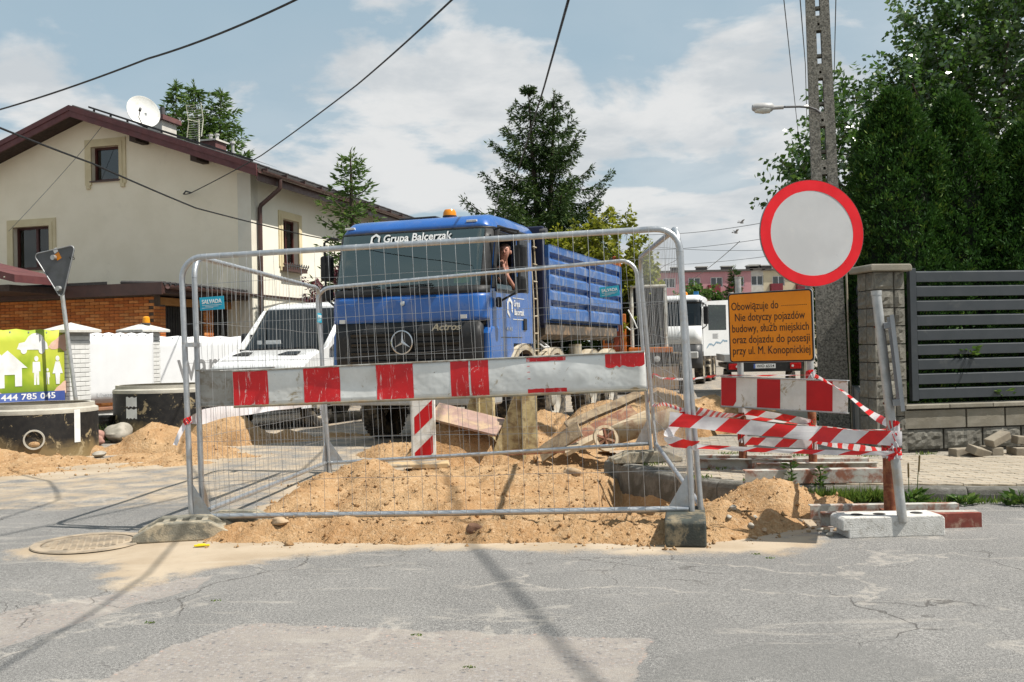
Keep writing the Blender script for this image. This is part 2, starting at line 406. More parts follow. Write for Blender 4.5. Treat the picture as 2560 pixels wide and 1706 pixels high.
# old worn surface: pinkish pebbles in a sandy binder
peb = q.n('ShaderNodeTexVoronoi', {'Vector': q.co, 'Scale': 48}, feature='F1'); pcol = q.n('ShaderNodeSeparateColor', {0: peb.outputs['Color']}).outputs
oldc = q.mix(q.ramp(pcol[0], .1, .9), (.235, .21, .20), (.34, .315, .295)); oldc = q.mix(q.ramp(pcol[1], .86, .92), oldc, (.13, .125, .13)); oldc = q.mix(q.ramp(pcol[2], .85, .92), oldc, (.46, .30, .24))
oldc = q.mix(q.ramp(peb.outputs['Distance'], .25, .62), oldc, (.27, .24, .215)); oldc = q.mix(q.ramp(q.noise(5, 6), .45, .75), oldc, (.32, .285, .25))
om = q.ramp(q.math('ADD', ol, q.math('MULTIPLY', q.math('SUBTRACT', q.noise(4.5, 8, .7), .5), 1.7)), .42, .58)
colr = q.mix(q.math('MULTIPLY', om, .72), base, oldc)
dm = q.ramp(q.math('ADD', dk, q.math('MULTIPLY', q.math('SUBTRACT', q.noise(4, 8, .7), .5), 1.5)), .35, .75)
colr = q.mix(q.math('MULTIPLY', dm, .5), colr, q.mix(q.ramp(fine, .4, .65), (.115, .114, .11), (.19, .186, .178)))
# pale wear lines and smears
wear = q.ramp(q.noise((1.3, 3.2, 1), 8, .66, 1.4), .55, .66); colr = q.mix(q.math('MULTIPLY', wear, .4), colr, (.36, .335, .30))
# cracks with their own paths
def cracks(scale, wdt, off, lo, hi, dist=.45):
    wv = q.n('ShaderNodeVectorMath', operation='ADD'); q.set(wv.inputs[0], q.co); nz = q.n('ShaderNodeTexNoise', {'Vector': q.co, 'Scale': 2.6, 'Detail': 6}); sc_ = q.n('ShaderNodeVectorMath', {3: dist}, operation='SCALE'); q.t.links.new(nz.outputs['Color'], sc_.inputs[0]); q.t.links.new(sc_.outputs[0], wv.inputs[1])
    d = q.n('ShaderNodeTexVoronoi', {'Vector': wv.outputs[0], 'Scale': scale}, feature='DISTANCE_TO_EDGE').outputs['Distance']
    return q.math('MULTIPLY', q.ramp(d, wdt, wdt*.25), q.ramp(q.noise(.75, 3, off=off), lo, hi))
ck = q.math('MAXIMUM', cracks(1.15, .008, (2, 5, 0), .52, .6), q.math('MULTIPLY', cracks(3.2, .016, (7, 1, 0), .6, .66), .8))
pk_ = cracks(.85, .03, (5, 2, 0), .47, .56, .9); colr = q.mix(q.math('MULTIPLY', q.math('MULTIPLY', pk_, q.ramp(q.noise(14, 5, .7), .35, .6)), .55), colr, (.38, .35, .31)); colr = q.mix(q.math('MULTIPLY', ck, .65), colr, (.06, .055, .05))
dn = q.math('ADD', q.noise(3.2, 7, .62, .3), q.math('MULTIPLY', q.noise(55, 4, .7), .28))
dmask = q.ramp(q.math('ADD', q.math('MULTIPLY', du, 1.25), q.math('MULTIPLY', q.math('SUBTRACT', dn, .64), 1.9)), .38, 1.0)
dcol = q.mix(q.ramp(q.noise(2.2, 5), .35, .65), (.45, .365, .265), (.36, .28, .19))
colr = q.mix(q.math('MULTIPLY', dmask, .86), colr, dcol)
tk = q.ramp(q.noise((.9, 7, 1), 4, .5, .3), .55, .7); colr = q.mix(q.math('MULTIPLY', q.math('MULTIPLY', tk, du), .35), colr, (.46, .40, .325))
h = q.math('ADD', q.math('MULTIPLY', agg, .5), q.math('MULTIPLY', agg2, .7)); h = q.math('SUBTRACT', h, q.math('MULTIPLY', ck, 1.5))
h = q.math('MULTIPLY', h, q.ramp(dmask, 0, 1, 1, .25))
MATS['asphalt'] = q.fin(colr, .9, q.bump(h, .55, .006), spec=.25)
ro = npmesh('road', np.stack([X, Y, Z], -1).reshape(-1, 3), F, MATS['asphalt'], smooth=True, attrs={'dust': dust.ravel(), 'old': old.ravel(), 'dark': dark.ravel()})
tag(ro, kind='structure')

# -- sand
q = NT('sand')
s1 = q.noise(2.2, 6, .6); s2 = q.noise(26, 6, .7); s3 = q.noise(140, 3, .7)
cc = q.mix(q.ramp(s1, .35, .68), SAND_D, SAND_C); cc = q.mix(q.ramp(s2, .45, .75), cc, SAND_L); cc = q.mix(q.ramp(s3, .35, .2), cc, (.20, .11, .05)); cc = q.mix(q.ramp(s3, .64, .75), cc, (.60, .46, .31))
cc = q.mix(q.math('MULTIPLY', q.ramp(q.noise(1.3, 4, off=(3, 3, 1)), .52, .7), .5), cc, (.38, .205, .09))
hb = q.math('ADD', q.math('MULTIPLY', q.noise(38, 5, .65), 1.0), q.math('MULTIPLY', q.noise(120, 3, .6), .4))
MATS['sand'] = q.fin(cc, .95, q.bump(hb, 1.0, .03), spec=.1)
xs = np.arange(-7.6, 4.6, .03); ys = np.arange(5.9, 16.2, .03)
X, Y = np.meshgrid(xs, ys); Z = sand_h(X, Y)
nx, ny = len(xs), len(ys); idx = np.arange(nx*ny).reshape(ny, nx)
F = np.stack([idx[:-1, :-1], idx[:-1, 1:], idx[1:, 1:], idx[1:, :-1]], -1).reshape(-1, 4)
zf = Z.ravel()[F]; cx = X.ravel()[F].mean(1); cy = Y.ravel()[F].mean(1); exm = inpoly(cx, cy, EXC)
F = F[(zf.max(1) > -.035) | (exm & (zf.max(1) > -.55))]
sn = npmesh('sand', np.stack([X, Y, Z], -1).reshape(-1, 3), F, MATS['sand'], smooth=True); tag(sn, kind='structure')
ZF = (xs, ys, Z)
def sz_at(x, y):
    i = int(round((x-xs[0])/.03)); j = int(round((y-ys[0])/.03))
    if 0 <= i < len(xs) and 0 <= j < len(ys): return max(float(ZF[2][j, i]), -.12)
    return 0.
# -- clods and crumbs of sand (nobody could count them)
n = 6000; V = []; Fc = []
octa = np.array([(1,0,0),(-1,0,0),(0,1,0),(0,-1,0),(0,0,1),(0,0,-1)], float); of = np.array([(0,2,4),(2,1,4),(1,3,4),(3,0,4),(2,0,5),(1,2,5),(3,1,5),(0,3,5)])
k = 0; xsn, ysn = ZF[0], ZF[1]
while k < n:
    x = rng.uniform(-6.2, 3.2); y = 6.2+8.2*rng.random()**1.7
    z = sz_at(x, y)
    if z < -.02:
        if not (z > -.1 and rng.random() < .25): continue
    r = .004+.015*rng.random()**3.5
    if rng.random() < .012: r *= 2.2
    z = max(z, 0)
    sc = r*(.6+.8*rng.random(3)); a = rng.random()*6.28; ca, sa = math.cos(a), math.sin(a)
    P = octa*sc*(1+.35*rng.standard_normal((6, 1))); P = np.stack([P[:, 0]*ca-P[:, 1]*sa, P[:, 0]*sa+P[:, 1]*ca, P[:, 2]], -1)+(x, y, z+r*.3)
    V.append(P); Fc.append(of+6*k); k += 1
tag(npmesh('sand_clods', np.concatenate(V), np.concatenate(Fc), MATS['sand']), 'loose crumbs of orange sand strewn over the dug up street', None, kind='stuff')

# -- pavement: bed, pavers, kerb stones
pave_bed = pm('pave_bed', (.33, .29, .22), (.24, .22, .15), 9, .95, bump=.4, bsc=90)
walk = MB().prism([(p[0], p[1]) for p in WALK], -.55, .094, 'z').build('pavement', pave_bed); tag(walk, kind='structure')
paver = pm('paver', (.33, .30, .25), (.26, .235, .195), 12, .92, bump=.5, bsc=160, dirt=(.40, .33, .24), damt=.35, dsc=2.2, var=.1)
def paver_mesh():
    w, d, a = .1, .05, .012; pts = []
    side = lambda t: a*math.sin(2*math.pi*t)
    for i in range(6): t = i/6; pts.append((-w+2*w*t, -d+side(t)))
    for i in range(6): t = i/6; pts.append((w+side(t)*.6, -d+2*d*t))
    for i in range(6): t = i/6; pts.append((w-2*w*t, d+side(1-t)))
    for i in range(6): t = i/6; pts.append((-w+side(1-t)*.6, d-2*d*t))
    m = MB(); n = len(pts); s = .975
    vs_ = [(x*s, y*s, 0) for x, y in pts]+[(x*s, y*s, .014) for x, y in pts]+[(x*(s-.035), y*(s-.07), .018) for x, y in pts]
    m.add(vs_, [(i, (i+1) % n, n+(i+1) % n, n+i) for i in range(n)]+[(n+i, n+(i+1) % n, 2*n+(i+1) % n, 2*n+i) for i in range(n)]+[tuple(range(2*n, 3*n))])
    me = bpy.data.meshes.new('paver'); me.from_pydata(m.v, [], m.f); me.materials.append(paver); return me, m
pme, pmb = paver_mesh()
ang = math.atan2(-.17, 1); ca, sa = math.cos(ang), math.sin(ang); spots = []
for j in range(-8, 130):
    for i in range(-40, 60):
        u = i*.2+(.1 if j % 2 else 0); v = j*.1; x = 1.0+u*ca-v*sa; y = 7.0+u*sa+v*ca
        spots.append((x, y))
sp = np.array(spots); ok = inpoly(sp[:, 0], sp[:, 1], WALK) & (polydist(sp[:, 0], sp[:, 1], WALK) > .07) & (sp[:, 1] < 15) & (np.abs(sp[:, 0])/sp[:, 1] < .56)
sp = sp[ok]; sp = sp[np.argsort(sp[:, 1])]
rest = MB()
for i, (x, y) in enumerate(sp):
    dz = .094+random.uniform(-.003, .002); rz = ang+random.uniform(-.02, .02)
    if i < 300:
        o = bpy.data.objects.new('paver', pme); col.objects.link(o); o.parent = walk; o.location = (x, y, dz); o.rotation_euler = (random.uniform(-.012, .012), random.uniform(-.012, .012), rz)
    else:
        c, s = math.cos(rz), math.sin(rz); rest.add([(x+px_*c-py_*s, y+px_*s+py_*c, dz+pz_) for px_, py_, pz_ in pmb.v], pmb.f)
ro_ = rest.build('paver_field', paver, walk); tag(ro_, kind='stuff')
kerbm = pm('kerb_concrete', (.22, .21, .19), (.14, .135, .12), 7, .93, bump=.7, bsc=110, dirt=(.1, .095, .08), damt=.5, dsc=5, var=.12)
def polyline(pts, step):
    out_ = []; L = 0; acc = [0]
    for a, b in zip(pts[:-1], pts[1:]): L += math.dist(a, b); acc.append(L)
    n_ = int(L/step); 
    for i in range(n_+1):
        s = i*L/n_
        for k_ in range(len(acc)-1):
            if acc[k_] <= s <= acc[k_+1]+1e-9:
                t = (s-acc[k_])/(acc[k_+1]-acc[k_]); out_.append((pts[k_][0]+(pts[k_+1][0]-pts[k_][0])*t, pts[k_][1]+(pts[k_+1][1]-pts[k_][1])*t)); break
    return out_
kerb = bpy.data.objects.new('kerb', None); col.objects.link(kerb); tag(kerb, kind='structure')
kp = polyline(KERB, .5)
for i, (a, b) in enumerate(zip(kp[:-1], kp[1:])):
    L = math.dist(a, b); d = ((b[0]-a[0])/L, (b[1]-a[1])/L)
    if a[0] > 7.2: break
    m = MB().prism([(0, -.36), (.17, -.36), (.17, .108), (.045, .115), (.012, .1), (0, .06)], .006, L+.004, 'y')
    o = m.build('kerb_stone', kerbm, kerb, bevel=.012); o.matrix_basis = Matrix.Translation((a[0], a[1], random.uniform(-.008, .004))) @ Matrix.Rotation(math.atan2(d[1], d[0])-R(90), 4, 'Z') @ Matrix.Scale(-1, 4, (1, 0, 0))
# ============================================================ construction fence
galv = pm('galvanised', (.50, .52, .54), (.42, .44, .46), 14, .38, metal=.75, bump=.08, bsc=60, dirt=(.42, .36, .28), damt=.22, dsc=9)
wirem = pm('wire', (.40, .41, .42), (.33, .33, .33), 20, .45, metal=.6)
rubber_grey = pm('recycled_foot', (.20, .19, .155), (.135, .13, .105), 9, .92, bump=.5, bsc=90, dirt=(.42, .36, .26), damt=.42, dsc=6)
rubber_black = pm('black_foot', (.052, .06, .052), (.035, .04, .036), 8, .75, bump=.35, bsc=80, dirt=(.3, .24, .15), damt=.3, dsc=7)
cyan = pm('cyan_plate', (.02, .36, .52), (.02, .32, .47), 5, .45); whitep = pm('white_print', (.78, .79, .78), None, 5, .5)
def fence_panel(label, A, B, lean=Vector((0, 0, 1)), seed=0, dense=1):
    """mesh panel from A to B (bottom rail ends); 1.87 m between the rails"""
    A = Vector(A); B = Vector(B); L = (B-A).length; ax = (B-A).normalized(); ay = lean.normalized().cross(ax).normalized(); az = ax.cross(ay)
    t = thing('mesh_fence', label, 'fence panel', group='mesh fence panels round the dug up hole'); frame(t, A, ax, ay, az)
    H = 1.87; r = .16; rp = .0205; rd = random.Random(seed)
    for x, s in ((0, 1), (L, -1)):
        pts = [(x, 0, -.13), (x, 0, .3), (x, 0, .9), (x, 0, 1.4), (x, 0, H-r)]
        MB().tube(pts, rp, 14).build('post', galv, t, True)
        arc = [(x+s*(r-r*math.cos(a)), 0, H-r+r*math.sin(a)) for a in [R(90)*i/8 for i in range(9)]]
        MB().tube(arc, rp*1.04, 14).build('corner_bend', galv, t, True)
        g = MB().prism([(x+s*.015, .02), (x+s*.15, .02), (x+s*.015, .24)], -.003, .003, 'y'); g.build('gusset_plate', galv, t)
    MB().tube([(r, 0, H), (L*.3, 0, H), (L*.6, 0, H), (L-r, 0, H)], rp, 14).build('top_rail', galv, t, True)
    MB().tube([(.02, 0, 0), (L*.5, 0, -.004), (L-.02, 0, 0)], rp, 14).build('bottom_rail', galv, t, True)
    w = MB(); nv = int(round(L/.103)); wr = .0016
    for i in range(1, nv):
        x = L*i/nv; top = H if r < x < L-r else H-r+math.sqrt(max(0, r*r-(r-min(x, L-x))**2))
        b = [rd.uniform(-.006, .006) for _ in range(4)]
        hook = lambda z, s: [(x, -rp-.001, z), (x, -rp*.6, z+s*rp*.9), (x, rp*.3, z+s*rp*1.02), (x, rp, z)]
        w.tube([*reversed(hook(-0, -1)), (x+b[0]*.4, -.012, .25), (x+b[1], -.006+b[2], .7), (x+b[2], b[0], 1.2), (x+b[3]*.4, -.01, H-.25), *hook(top, 1)], wr, 4, cap=False)
    for k in range(1, 7):
        z = H*k/6.6-.03; pts = []
        for i in range(13): pts.append((L*i/12, -.005+rd.uniform(-.004, .004), z+rd.uniform(-.006, .006)))
        w.tube(pts, wr*1.1, 4, cap=False)
    w.build('wire_mesh', wirem, t, True)
    return t, L
def name_plate(par, x, z, w=.2, h=.105, rot=0, txt=True):
    m = MB().bx(-w/2, w/2, -.002, .002, -h/2, h/2); o = m.build('name_plate', cyan, par); o.location = (x, -.014, z); o.rotation_euler = (0, rot, 0)
    o['label'] = 'turquoise plastic name plate wired to the mesh'
    if txt:
        text('SALVADA', h*.42, whitep, o, (0, -.0035, h*.13), width=w*.82, name='lettering', bold=.001)
        m = MB()
        for k, (a, b) in enumerate(((-.4, .4), (-.27, .27), (-.42, .05))): m.bx(w*a, w*b, -.0036, -.0026, -h*(.13+.1*k)-.001, -h*(.13+.1*k)+.0015)
        m.build('small_print', whitep, o)
pf, LF = fence_panel('front mesh fence panel, nearest the camera, carrying the long striped board', (-2.34, 7.2, .11), (1.17, 6.62, .185), Vector((-.035, 0, 1)), 1)
pl_, LL = fence_panel('left side mesh fence panel running back from the grey foot', (-2.28, 7.26, .13), (-2.02, 10.68, .10), Vector((-.02, 0, 1)), 2)
pr, LR = fence_panel('right side mesh fence panel beside the plastic tape', (1.24, 6.68, .19), (1.42, 10.02, .30), Vector((-.065, 0, 1)), 3)
pb, LB = fence_panel('rear mesh fence panel in front of the blue truck', (-1.98, 10.66, .10), (1.38, 10.1, .29), Vector((-.03, 0, 1)), 4)
name_plate(pf, .23, 1.53, .185, .095, -.02)
name_plate(pb, LB-.29, 1.57, .20, .105, -.03)
name_plate(pl_, LL-.1, 1.55, .18, .10, 0)
MB().box((-.06, 0, 1.22), (.14, .05, .03)).build('coupler', galv, pl_)
# couplers are wired pieces; feet stand free
def fence_foot(label, loc, rz, mat, L=.62, W=.23, H=.13, plain=False, tilt=0):
    t = thing('ballast_block', label, 'fence foot', loc, rz, group='feet holding up the mesh fence'); t.rotation_euler = (0, tilt, rz)
    if plain:
        m = MB().prism([(-L/2, 0), (-L/2+.1, 0), (-L/2+.1, .045), (L/2-.1, .045), (L/2-.1, 0), (L/2, 0), (L/2, H-.02), (L/2-.02, H), (-L/2+.02, H), (-L/2, H-.02)], -W/2, W/2)
        m.build('block', mat, t, bevel=.012)
        return t
    m = MB().prism([(-L/2, 0), (L/2, 0), (L/2, .045), (L/2-.16, H), (-L/2+.16, H), (-L/2, .045)], -W/2, -W/2+.085); m.build('sloped_cheek', mat, t, bevel=.01)
    m = MB().prism([(-L/2, 0), (L/2, 0), (L/2, .045), (L/2-.16, H), (-L/2+.16, H), (-L/2, .045)], W/2-.085, W/2); m.build('sloped_cheek', mat, t, bevel=.01)
    m = MB().bx(-L/2+.06, L/2-.06, -W/2+.07, W/2-.07, .005, H*.55); m.build('web', mat, t, bevel=.006)
    for x in (-.13, -.045, .045, .13): MB().bx(x-.02, x+.02, -W/2+.07, W/2-.07, H*.5, H*.92).build('rib', mat, t, bevel=.005)
    return t
fence_foot('grey moulded fence foot at the left front corner of the mesh fence', (-2.32, 7.0, 0), R(12), rubber_grey, .66, .36, .13)
fence_foot('smaller grey fence foot tucked behind the left front corner', (-2.06, 7.34, .0), R(-8), rubber_grey, .6, .22, .12)
fence_foot('black block foot half buried in the front sand ridge', (1.12, 6.58, .0), R(80), rubber_black, .62, .26, .17, plain=True)
fence_foot('worn olive fence foot lying on the broken end of the kerb', (1.32, 10.02, .115), R(8), rubber_grey, .7, .24, .11)

# ============================================================ long striped board and its plain neighbour
q = NT('board_white'); n1 = q.noise(3, 7, .65); n2 = q.noise(26, 7, .7)
c = q.mix(q.ramp(n1, .4, .7), (.70, .71, .69), (.55, .55, .52)); c = q.mix(q.ramp(q.noise(7, 8, .75, .8), .575, .66), c, (.33, .27, .17)); c = q.mix(q.ramp(n2, .66, .70), c, (.2, .15, .1))
MATS['board_white'] = q.fin(c, q.ramp(n1, .3, .7, .3, .5), q.bump(q.noise(4.5, 3), .5, .03), spec=.5)
q = NT('board_red'); n1 = q.noise(5, 6, .65)
c = q.mix(q.ramp(n1, .35, .7), (.66, .008, .012), (.50, .006, .010))
sc1 = q.ramp(q.noise((34, 3, 5), 7, .75, 1.2), .58, .64); c = q.mix(q.math('MULTIPLY', sc1, .8), c, (.70, .55, .52)); sc2 = q.ramp(q.noise(11, 10, .8, .6), .60, .66); c = q.mix(sc2, c, (.68, .6, .56))
MATS['board_red'] = q.fin(c, .38, q.bump(q.noise(30, 4), .15, .004), spec=.5)
def red_foil(poly, par, y0, t=.0015, name='red_stripe'): return MB().prism(poly, y0-t, y0, 'y').build(name, MATS['board_red'], par)
def rough_edge(a, b, n, amp, sd):
    rd = random.Random(sd); return [(a[0]+(b[0]-a[0])*i/n, a[1]+(b[1]-a[1])*i/n+(rd.uniform(-amp, amp) if 0 < i < n else 0)) for i in range(n+1)]
A = Vector((-1.985, 7.075, .905)); B = Vector((.885, 6.595, .985)); ax = (B-A).normalized(); L = (B-A).length
ay = Vector((0, 0, 1)).cross(ax).normalized(); az = ax.cross(ay)
bt = thing('barrier_board', 'long battered red and white striped board hung on the front fence', 'barrier'); frame(bt, A, ax, ay, az)
H = .25
n = 60; V = []; Fs = []
for i in range(n+1):
    x = L*i/n; dent = -.006*math.exp(-((x-1.72)/.12)**2)+.008*math.sin(x*2.1)
    for j in range(9): z = H*j/8; V.append((x, dent*math.sin(math.pi*j/8)+.004*math.sin(x*7+z*9)*math.sin(math.pi*j/8), z))
for i in range(n):
    for j in range(8): Fs.append((i*9+j, (i+1)*9+j, (i+1)*9+j+1, i*9+j+1))
sh = MB().add(V, Fs).build('face_sheet', MATS['board_white'], bt, True)
s_ = sh.modifiers.new('t', 'SOLIDIFY'); s_.thickness = .003; s_.offset = 1
MB().prism([(-.012, H-.004), (.05, H-.004), (.05, H+.006), (-.012, H+.006)], 0, L, 'x').build('top_lip', pm('board_edge', (.52, .52, .48), (.36, .34, .3), 8, .5, metal=.3, dirt=(.25, .2, .14), damt=.4, dsc=9), bt, bevel=.003)
MB().prism([(-.008, -.012), (.045, -.012), (.045, .003), (-.008, .003)], 0, L, 'x').build('bottom_lip', pm('board_edge_low', (.30, .27, .2), (.2, .17, .12), 8, .6, dirt=(.3, .2, .1), damt=.4, dsc=9), bt, bevel=.003)
w = L/11
def stripe_sheet(x0, x1, z0, z1, sd, jag=None):
    n = 14; mv = []; mf = []
    rd = random.Random(sd)
    for i in range(n+1):
        x = x0+(x1-x0)*i/n
        lo = z0+(rd.uniform(0, .02) if jag == 'lo' else rd.uniform(0, .003)); hi = z1-(rd.uniform(0, .004))
        for j in range(7):
            z = lo+(hi-lo)*j/6; dent = -.006*math.exp(-((x-1.72)/.12)**2)+.008*math.sin(x*2.1)
            mv.append((x, dent*math.sin(math.pi*z/H)+.004*math.sin(x*7+z*9)*math.sin(math.pi*z/H)-.0045, z))
    for i in range(n):
        for j in range(6): mf.append((i*7+j, (i+1)*7+j, (i+1)*7+j+1, i*7+j+1))
    return MB().add(mv, mf).build('red_stripe', MATS['board_red'], bt, True)
for k in range(0, 7, 2):
    if k == 6: stripe_sheet(w*6, w*6.48, .004, H-.004, 61); stripe_sheet(w*6.53, w*7, .004, H-.004, 62)
    else: stripe_sheet(w*k+(.003 if k == 0 else 0), w*(k+1), .004, H-.004, k)
stripe_sheet(w*8, w*9, H-.034, H-.004, 81); stripe_sheet(w*8, w*9, .006, .036, 82); stripe_sheet(w*10, w*11-.004, H-.10, H-.004, 83, 'lo')
for z in (.10, .145, .185): stripe_sheet(w*8, w*8.08, z, z+.007, 5)
MB().box((.37, .028, .255), (.0, .0, .0)) if False else None
# plain grey board hung behind the mesh
A2 = Vector((-2.33, 7.27, .905)); ax2 = (Vector((-.9, 7.03, .935))-A2).normalized(); ay2 = Vector((0, 0, 1)).cross(ax2).normalized()
gt = thing('barrier_board', 'plain grey metal board hung behind the front mesh, left of the stripes', 'barrier'); frame(gt, A2, ax2, ay2, ax2.cross(ay2))
gm = pm('grey_board', (.42, .41, .38), (.33, .32, .29), 5, .6, metal=.15, dirt=(.22, .18, .13), damt=.35, dsc=8)
MB().bx(.03, .62, 0, .004, 0, .25).build('face_sheet', gm, gt); MB().bx(.03, .62, -.015, .04, .252, .262).build('top_lip', gm, gt, bevel=.002); MB().bx(.03, .62, -.01, .035, -.01, .0).build('bottom_lip', gm, gt, bevel=.002)

# ============================================================ signs, posts and their stands
sheet_back = pm('sign_back', (.36, .37, .38), (.3, .31, .32), 6, .5, metal=.4)
sign_white = pm('sign_white', (.50, .505, .51), (.46, .465, .47), 2.2, .35, bump=.03, bsc=4, dirt=(.6, .58, .54), damt=.15, dsc=4)
sign_red = pm('sign_red', (.72, .008, .016), (.62, .006, .012), 3, .35)
postm = pm('post_galv', (.47, .48, .48), (.38, .39, .39), 12, .5, metal=.55, dirt=(.35, .3, .23), damt=.25, dsc=8)
rust = pm('rust_pipe', (.20, .062, .030), (.13, .040, .022), 14, .85, bump=.4, bsc=90, dirt=(.3, .13, .06), damt=.35, dsc=12)
channel = pm('stand_steel', (.46, .46, .42), (.38, .38, .34), 9, .7, bump=.2, bsc=60, dirt=(.23, .08, .04), damt=.42, dsc=7)
black_print = pm('black_print', (.012, .012, .013), None, 5, .5)
def sign_stand(label, x, y, z, rz, sock=.45, L=.95, r=.038, reach=.17, sockz=0):
    t = thing('sign_stand', label, 'sign stand', (x, y, z), rz, group='rusty steel sign stands')
    for s in (-1, 1):
        y0 = s*reach
        c = MB().prism([(y0-.035, 0), (y0+.035, 0), (y0+.035, .1), (y0-.035, .1), (y0-.035, .092), (y0+.027, .092), (y0+.027, .008), (y0-.035, .008)], -L/2, L/2, 'x') if s < 0 else MB().prism([(y0-.035, 0), (y0+.035, 0), (y0+.035, .008), (y0-.027, .008), (y0-.027, .092), (y0+.035, .092), (y0+.035, .1), (y0-.035, .1)], -L/2, L/2, 'x')
        c.build('channel', channel, t, bevel=.003)
        MB().bx(-.04, .04, min(s*.02, s*(reach-.04)), max(s*.02, s*(reach-.04)), .015, .075).build('crossbar', rust, t, bevel=.003)
        MB().prism([(s*.03, .08), (s*.28, .02), (s*.03, .02)], -.004, .004, 'y').build('gusset', rust, t)
    MB().lathe([(r-.005, .01), (r, .01), (r, sock), (r-.005, sock), (r-.006, .01)], 18).build('socket', rust, t, True)
    MB().cyl((0, -r-.004, sock-.06), (0, -r-.018, sock-.06), .01, 6).build('clamp_bolt', rust, t)
    return t
sign_stand('rusty sign stand under the left post of the orange notice', 2.16, 9.42, .11, R(-14), .52, .9)
sign_stand('rusty sign stand under the round sign post', 2.70, 9.02, .11, R(-6), .55, 1.05)
sign_stand('steel stand with thick rusty pipe beside the leaning post', 2.64, 7.02, .0, R(-3), .62, 1.05, .045)
def post(label, p0, p1, r=.03):
    o = MB().tube([p0, (Vector(p0)*.5+Vector(p1)*.5), p1], r, 16).build('sign_post', postm, None, True)
    t = thing('sign_post', label, 'sign post'); o.name = 'tube'; o.parent = t
    c = MB().cyl(Vector(p1), Vector(p1)+Vector((0, 0, .012)), r*1.08, 14); c.build('cap', postm, t, True); return t
p1 = post('galvanised post behind the left edge of the orange notice', (2.16, 9.42, .12), (2.15, 9.42, 1.90))
p2 = post('galvanised post carrying the round sign', (2.70, 9.02, .12), (2.70, 9.04, 2.68))
# round prohibition sign
rs = thing('round_sign', 'round white sign with a red rim above the orange notice', 'road sign', (2.725, 8.97, 2.262), R(4))
rs.rotation_euler = (R(-2), 0, R(6))
rad = .485
MB().lathe([(0, .002), (rad-.004, .002), (rad, -.004), (rad, .02), (rad-.012, .02), (rad-.012, .006), (0, .006)], 64, axis='y').build('plate', sheet_back, rs, True)
nr = 40; prof = [(rad*i/12*.79, 0) for i in range(13)]
V = []; Fs = []
for i in range(64):
    for j in range(13):
        a = 2*math.pi*i/64; r_ = rad*.80*j/12; x, z = r_*math.cos(a), r_*math.sin(a)
        d = -.0012-.004*math.exp(-((x-.2)**2+(z+.27)**2)/.02)*math.sin((x-z)*14)+.002*math.sin(x*6)*math.sin(z*5); V.append((x, d-.002, z))
for i in range(64):
    for j in range(12): Fs.append((i*13+j, ((i+1) % 64)*13+j, ((i+1) % 64)*13+j+1, i*13+j+1))
MB().add(V, Fs).build('white_face', sign_white, rs, True)
MB().lathe([(rad*.795, -.0045), (rad-.005, -.0045), (rad-.005, .001), (rad*.795, .001)], 64, axis='y', close=True).build('red_rim', sign_red, rs, True)
for z in (-.2, .2): MB().bx(-.3, .3, .021, .042, z-.02, z+.02).build('back_rail', sheet_back, rs)
# orange notice
og = thing('notice_sign', 'orange temporary notice with five lines of black lettering', 'road sign')
A = Vector((2.045, 9.37, 1.10)); B = Vector((2.712, 8.935, 1.107)); axo = (B-A).normalized(); ayo = Vector((0, 0, 1)).cross(axo).normalized(); frame(og, A, axo, ayo, axo.cross(ayo))
W = (B-A).length; Hh = .655
orange = pm('orange_face', (.82, .27, .004), (.74, .235, .004), 3, .42, dirt=(.6, .22, .03), damt=.15, dsc=4)
MB().prism(rrect(0, W, 0, Hh, .035), -.002, .022).build('plate', sheet_back, og, bevel=.002)
MB().prism(rrect(.004, W-.004, .004, Hh-.004, .032), -.005, -.0025).build('black_border', black_print, og)
MB().prism(rrect(.016, W-.016, .016, Hh-.016, .024), -.008, -.0055).build('orange_face', orange, og)
for k, (s, x0, x1) in enumerate((('Obowiązuje do', .035, .485), ('Nie dotyczy pojazdów', .065, .725), ('budowy, służb miejskich', .038, .76), ('oraz dojazdu do posesji', .038, .765), ('przy ul. M. Konopnickiej', .038, .767))):
    text(s, .105, black_print, og, ((x0+x1)/2*W/.8, -.0095, Hh*(.80-.158*k)), width=(x1-x0)*W/.8, name='lettering')
dl = MB()
for k in range(13): x = (.52+.0185*k)*W/.8; dl.cyl((x, -.0085, Hh*.785), (x, -.010, Hh*.785), .0042, 8)
tag(dl.build('dotted_line', black_print, og), kind='stuff')
for x in (.1, W-.1):
    for z in (.15, .5): MB().bx(x-.03, x+.03, .022, .05, z-.015, z+.015).build('bracket', sheet_back, og)
# short striped board on the same posts
A = Vector((1.95, 9.36, .70)); B = Vector((2.87, 8.56, .665)); axs = (B-A).normalized(); ays = Vector((0, 0, 1)).cross(axs).normalized()
sb = thing('barrier_board', 'short red and white striped board below the orange notice', 'barrier'); frame(sb, A, axs, ays, axs.cross(ays)); L = (B-A).length; H2 = .27
MB().bx(0, L, 0, .003, 0, H2).build('face_sheet', MATS['board_white'], sb)
MB().bx(0, L, -.012, .045, H2+.001, H2+.009).build('top_lip', sheet_back, sb, bevel=.002); MB().bx(0, L, -.01, .04, -.009, -.001).build('bottom_lip', sheet_back, sb, bevel=.002)
red2 = pm('stripe_red', (.50, .005, .010), (.42, .004, .008), 4, .4)
for x0, x1 in ((.0, .13), (.30, .49), (.69, .89)):
    a, b = (x0*L, x1*L); po = [(a+.004, .004), (b-.0, .004), (b, H2-.004), (a+.004, H2-.004)]
    if x0 == 0: po = [(a+.004, .004), (b-.03, .004), (b, .05), (b, H2-.004), (a+.004, H2-.004)]
    MB().prism(po, -.0025, -.0005).build('red_stripe', red2, sb)
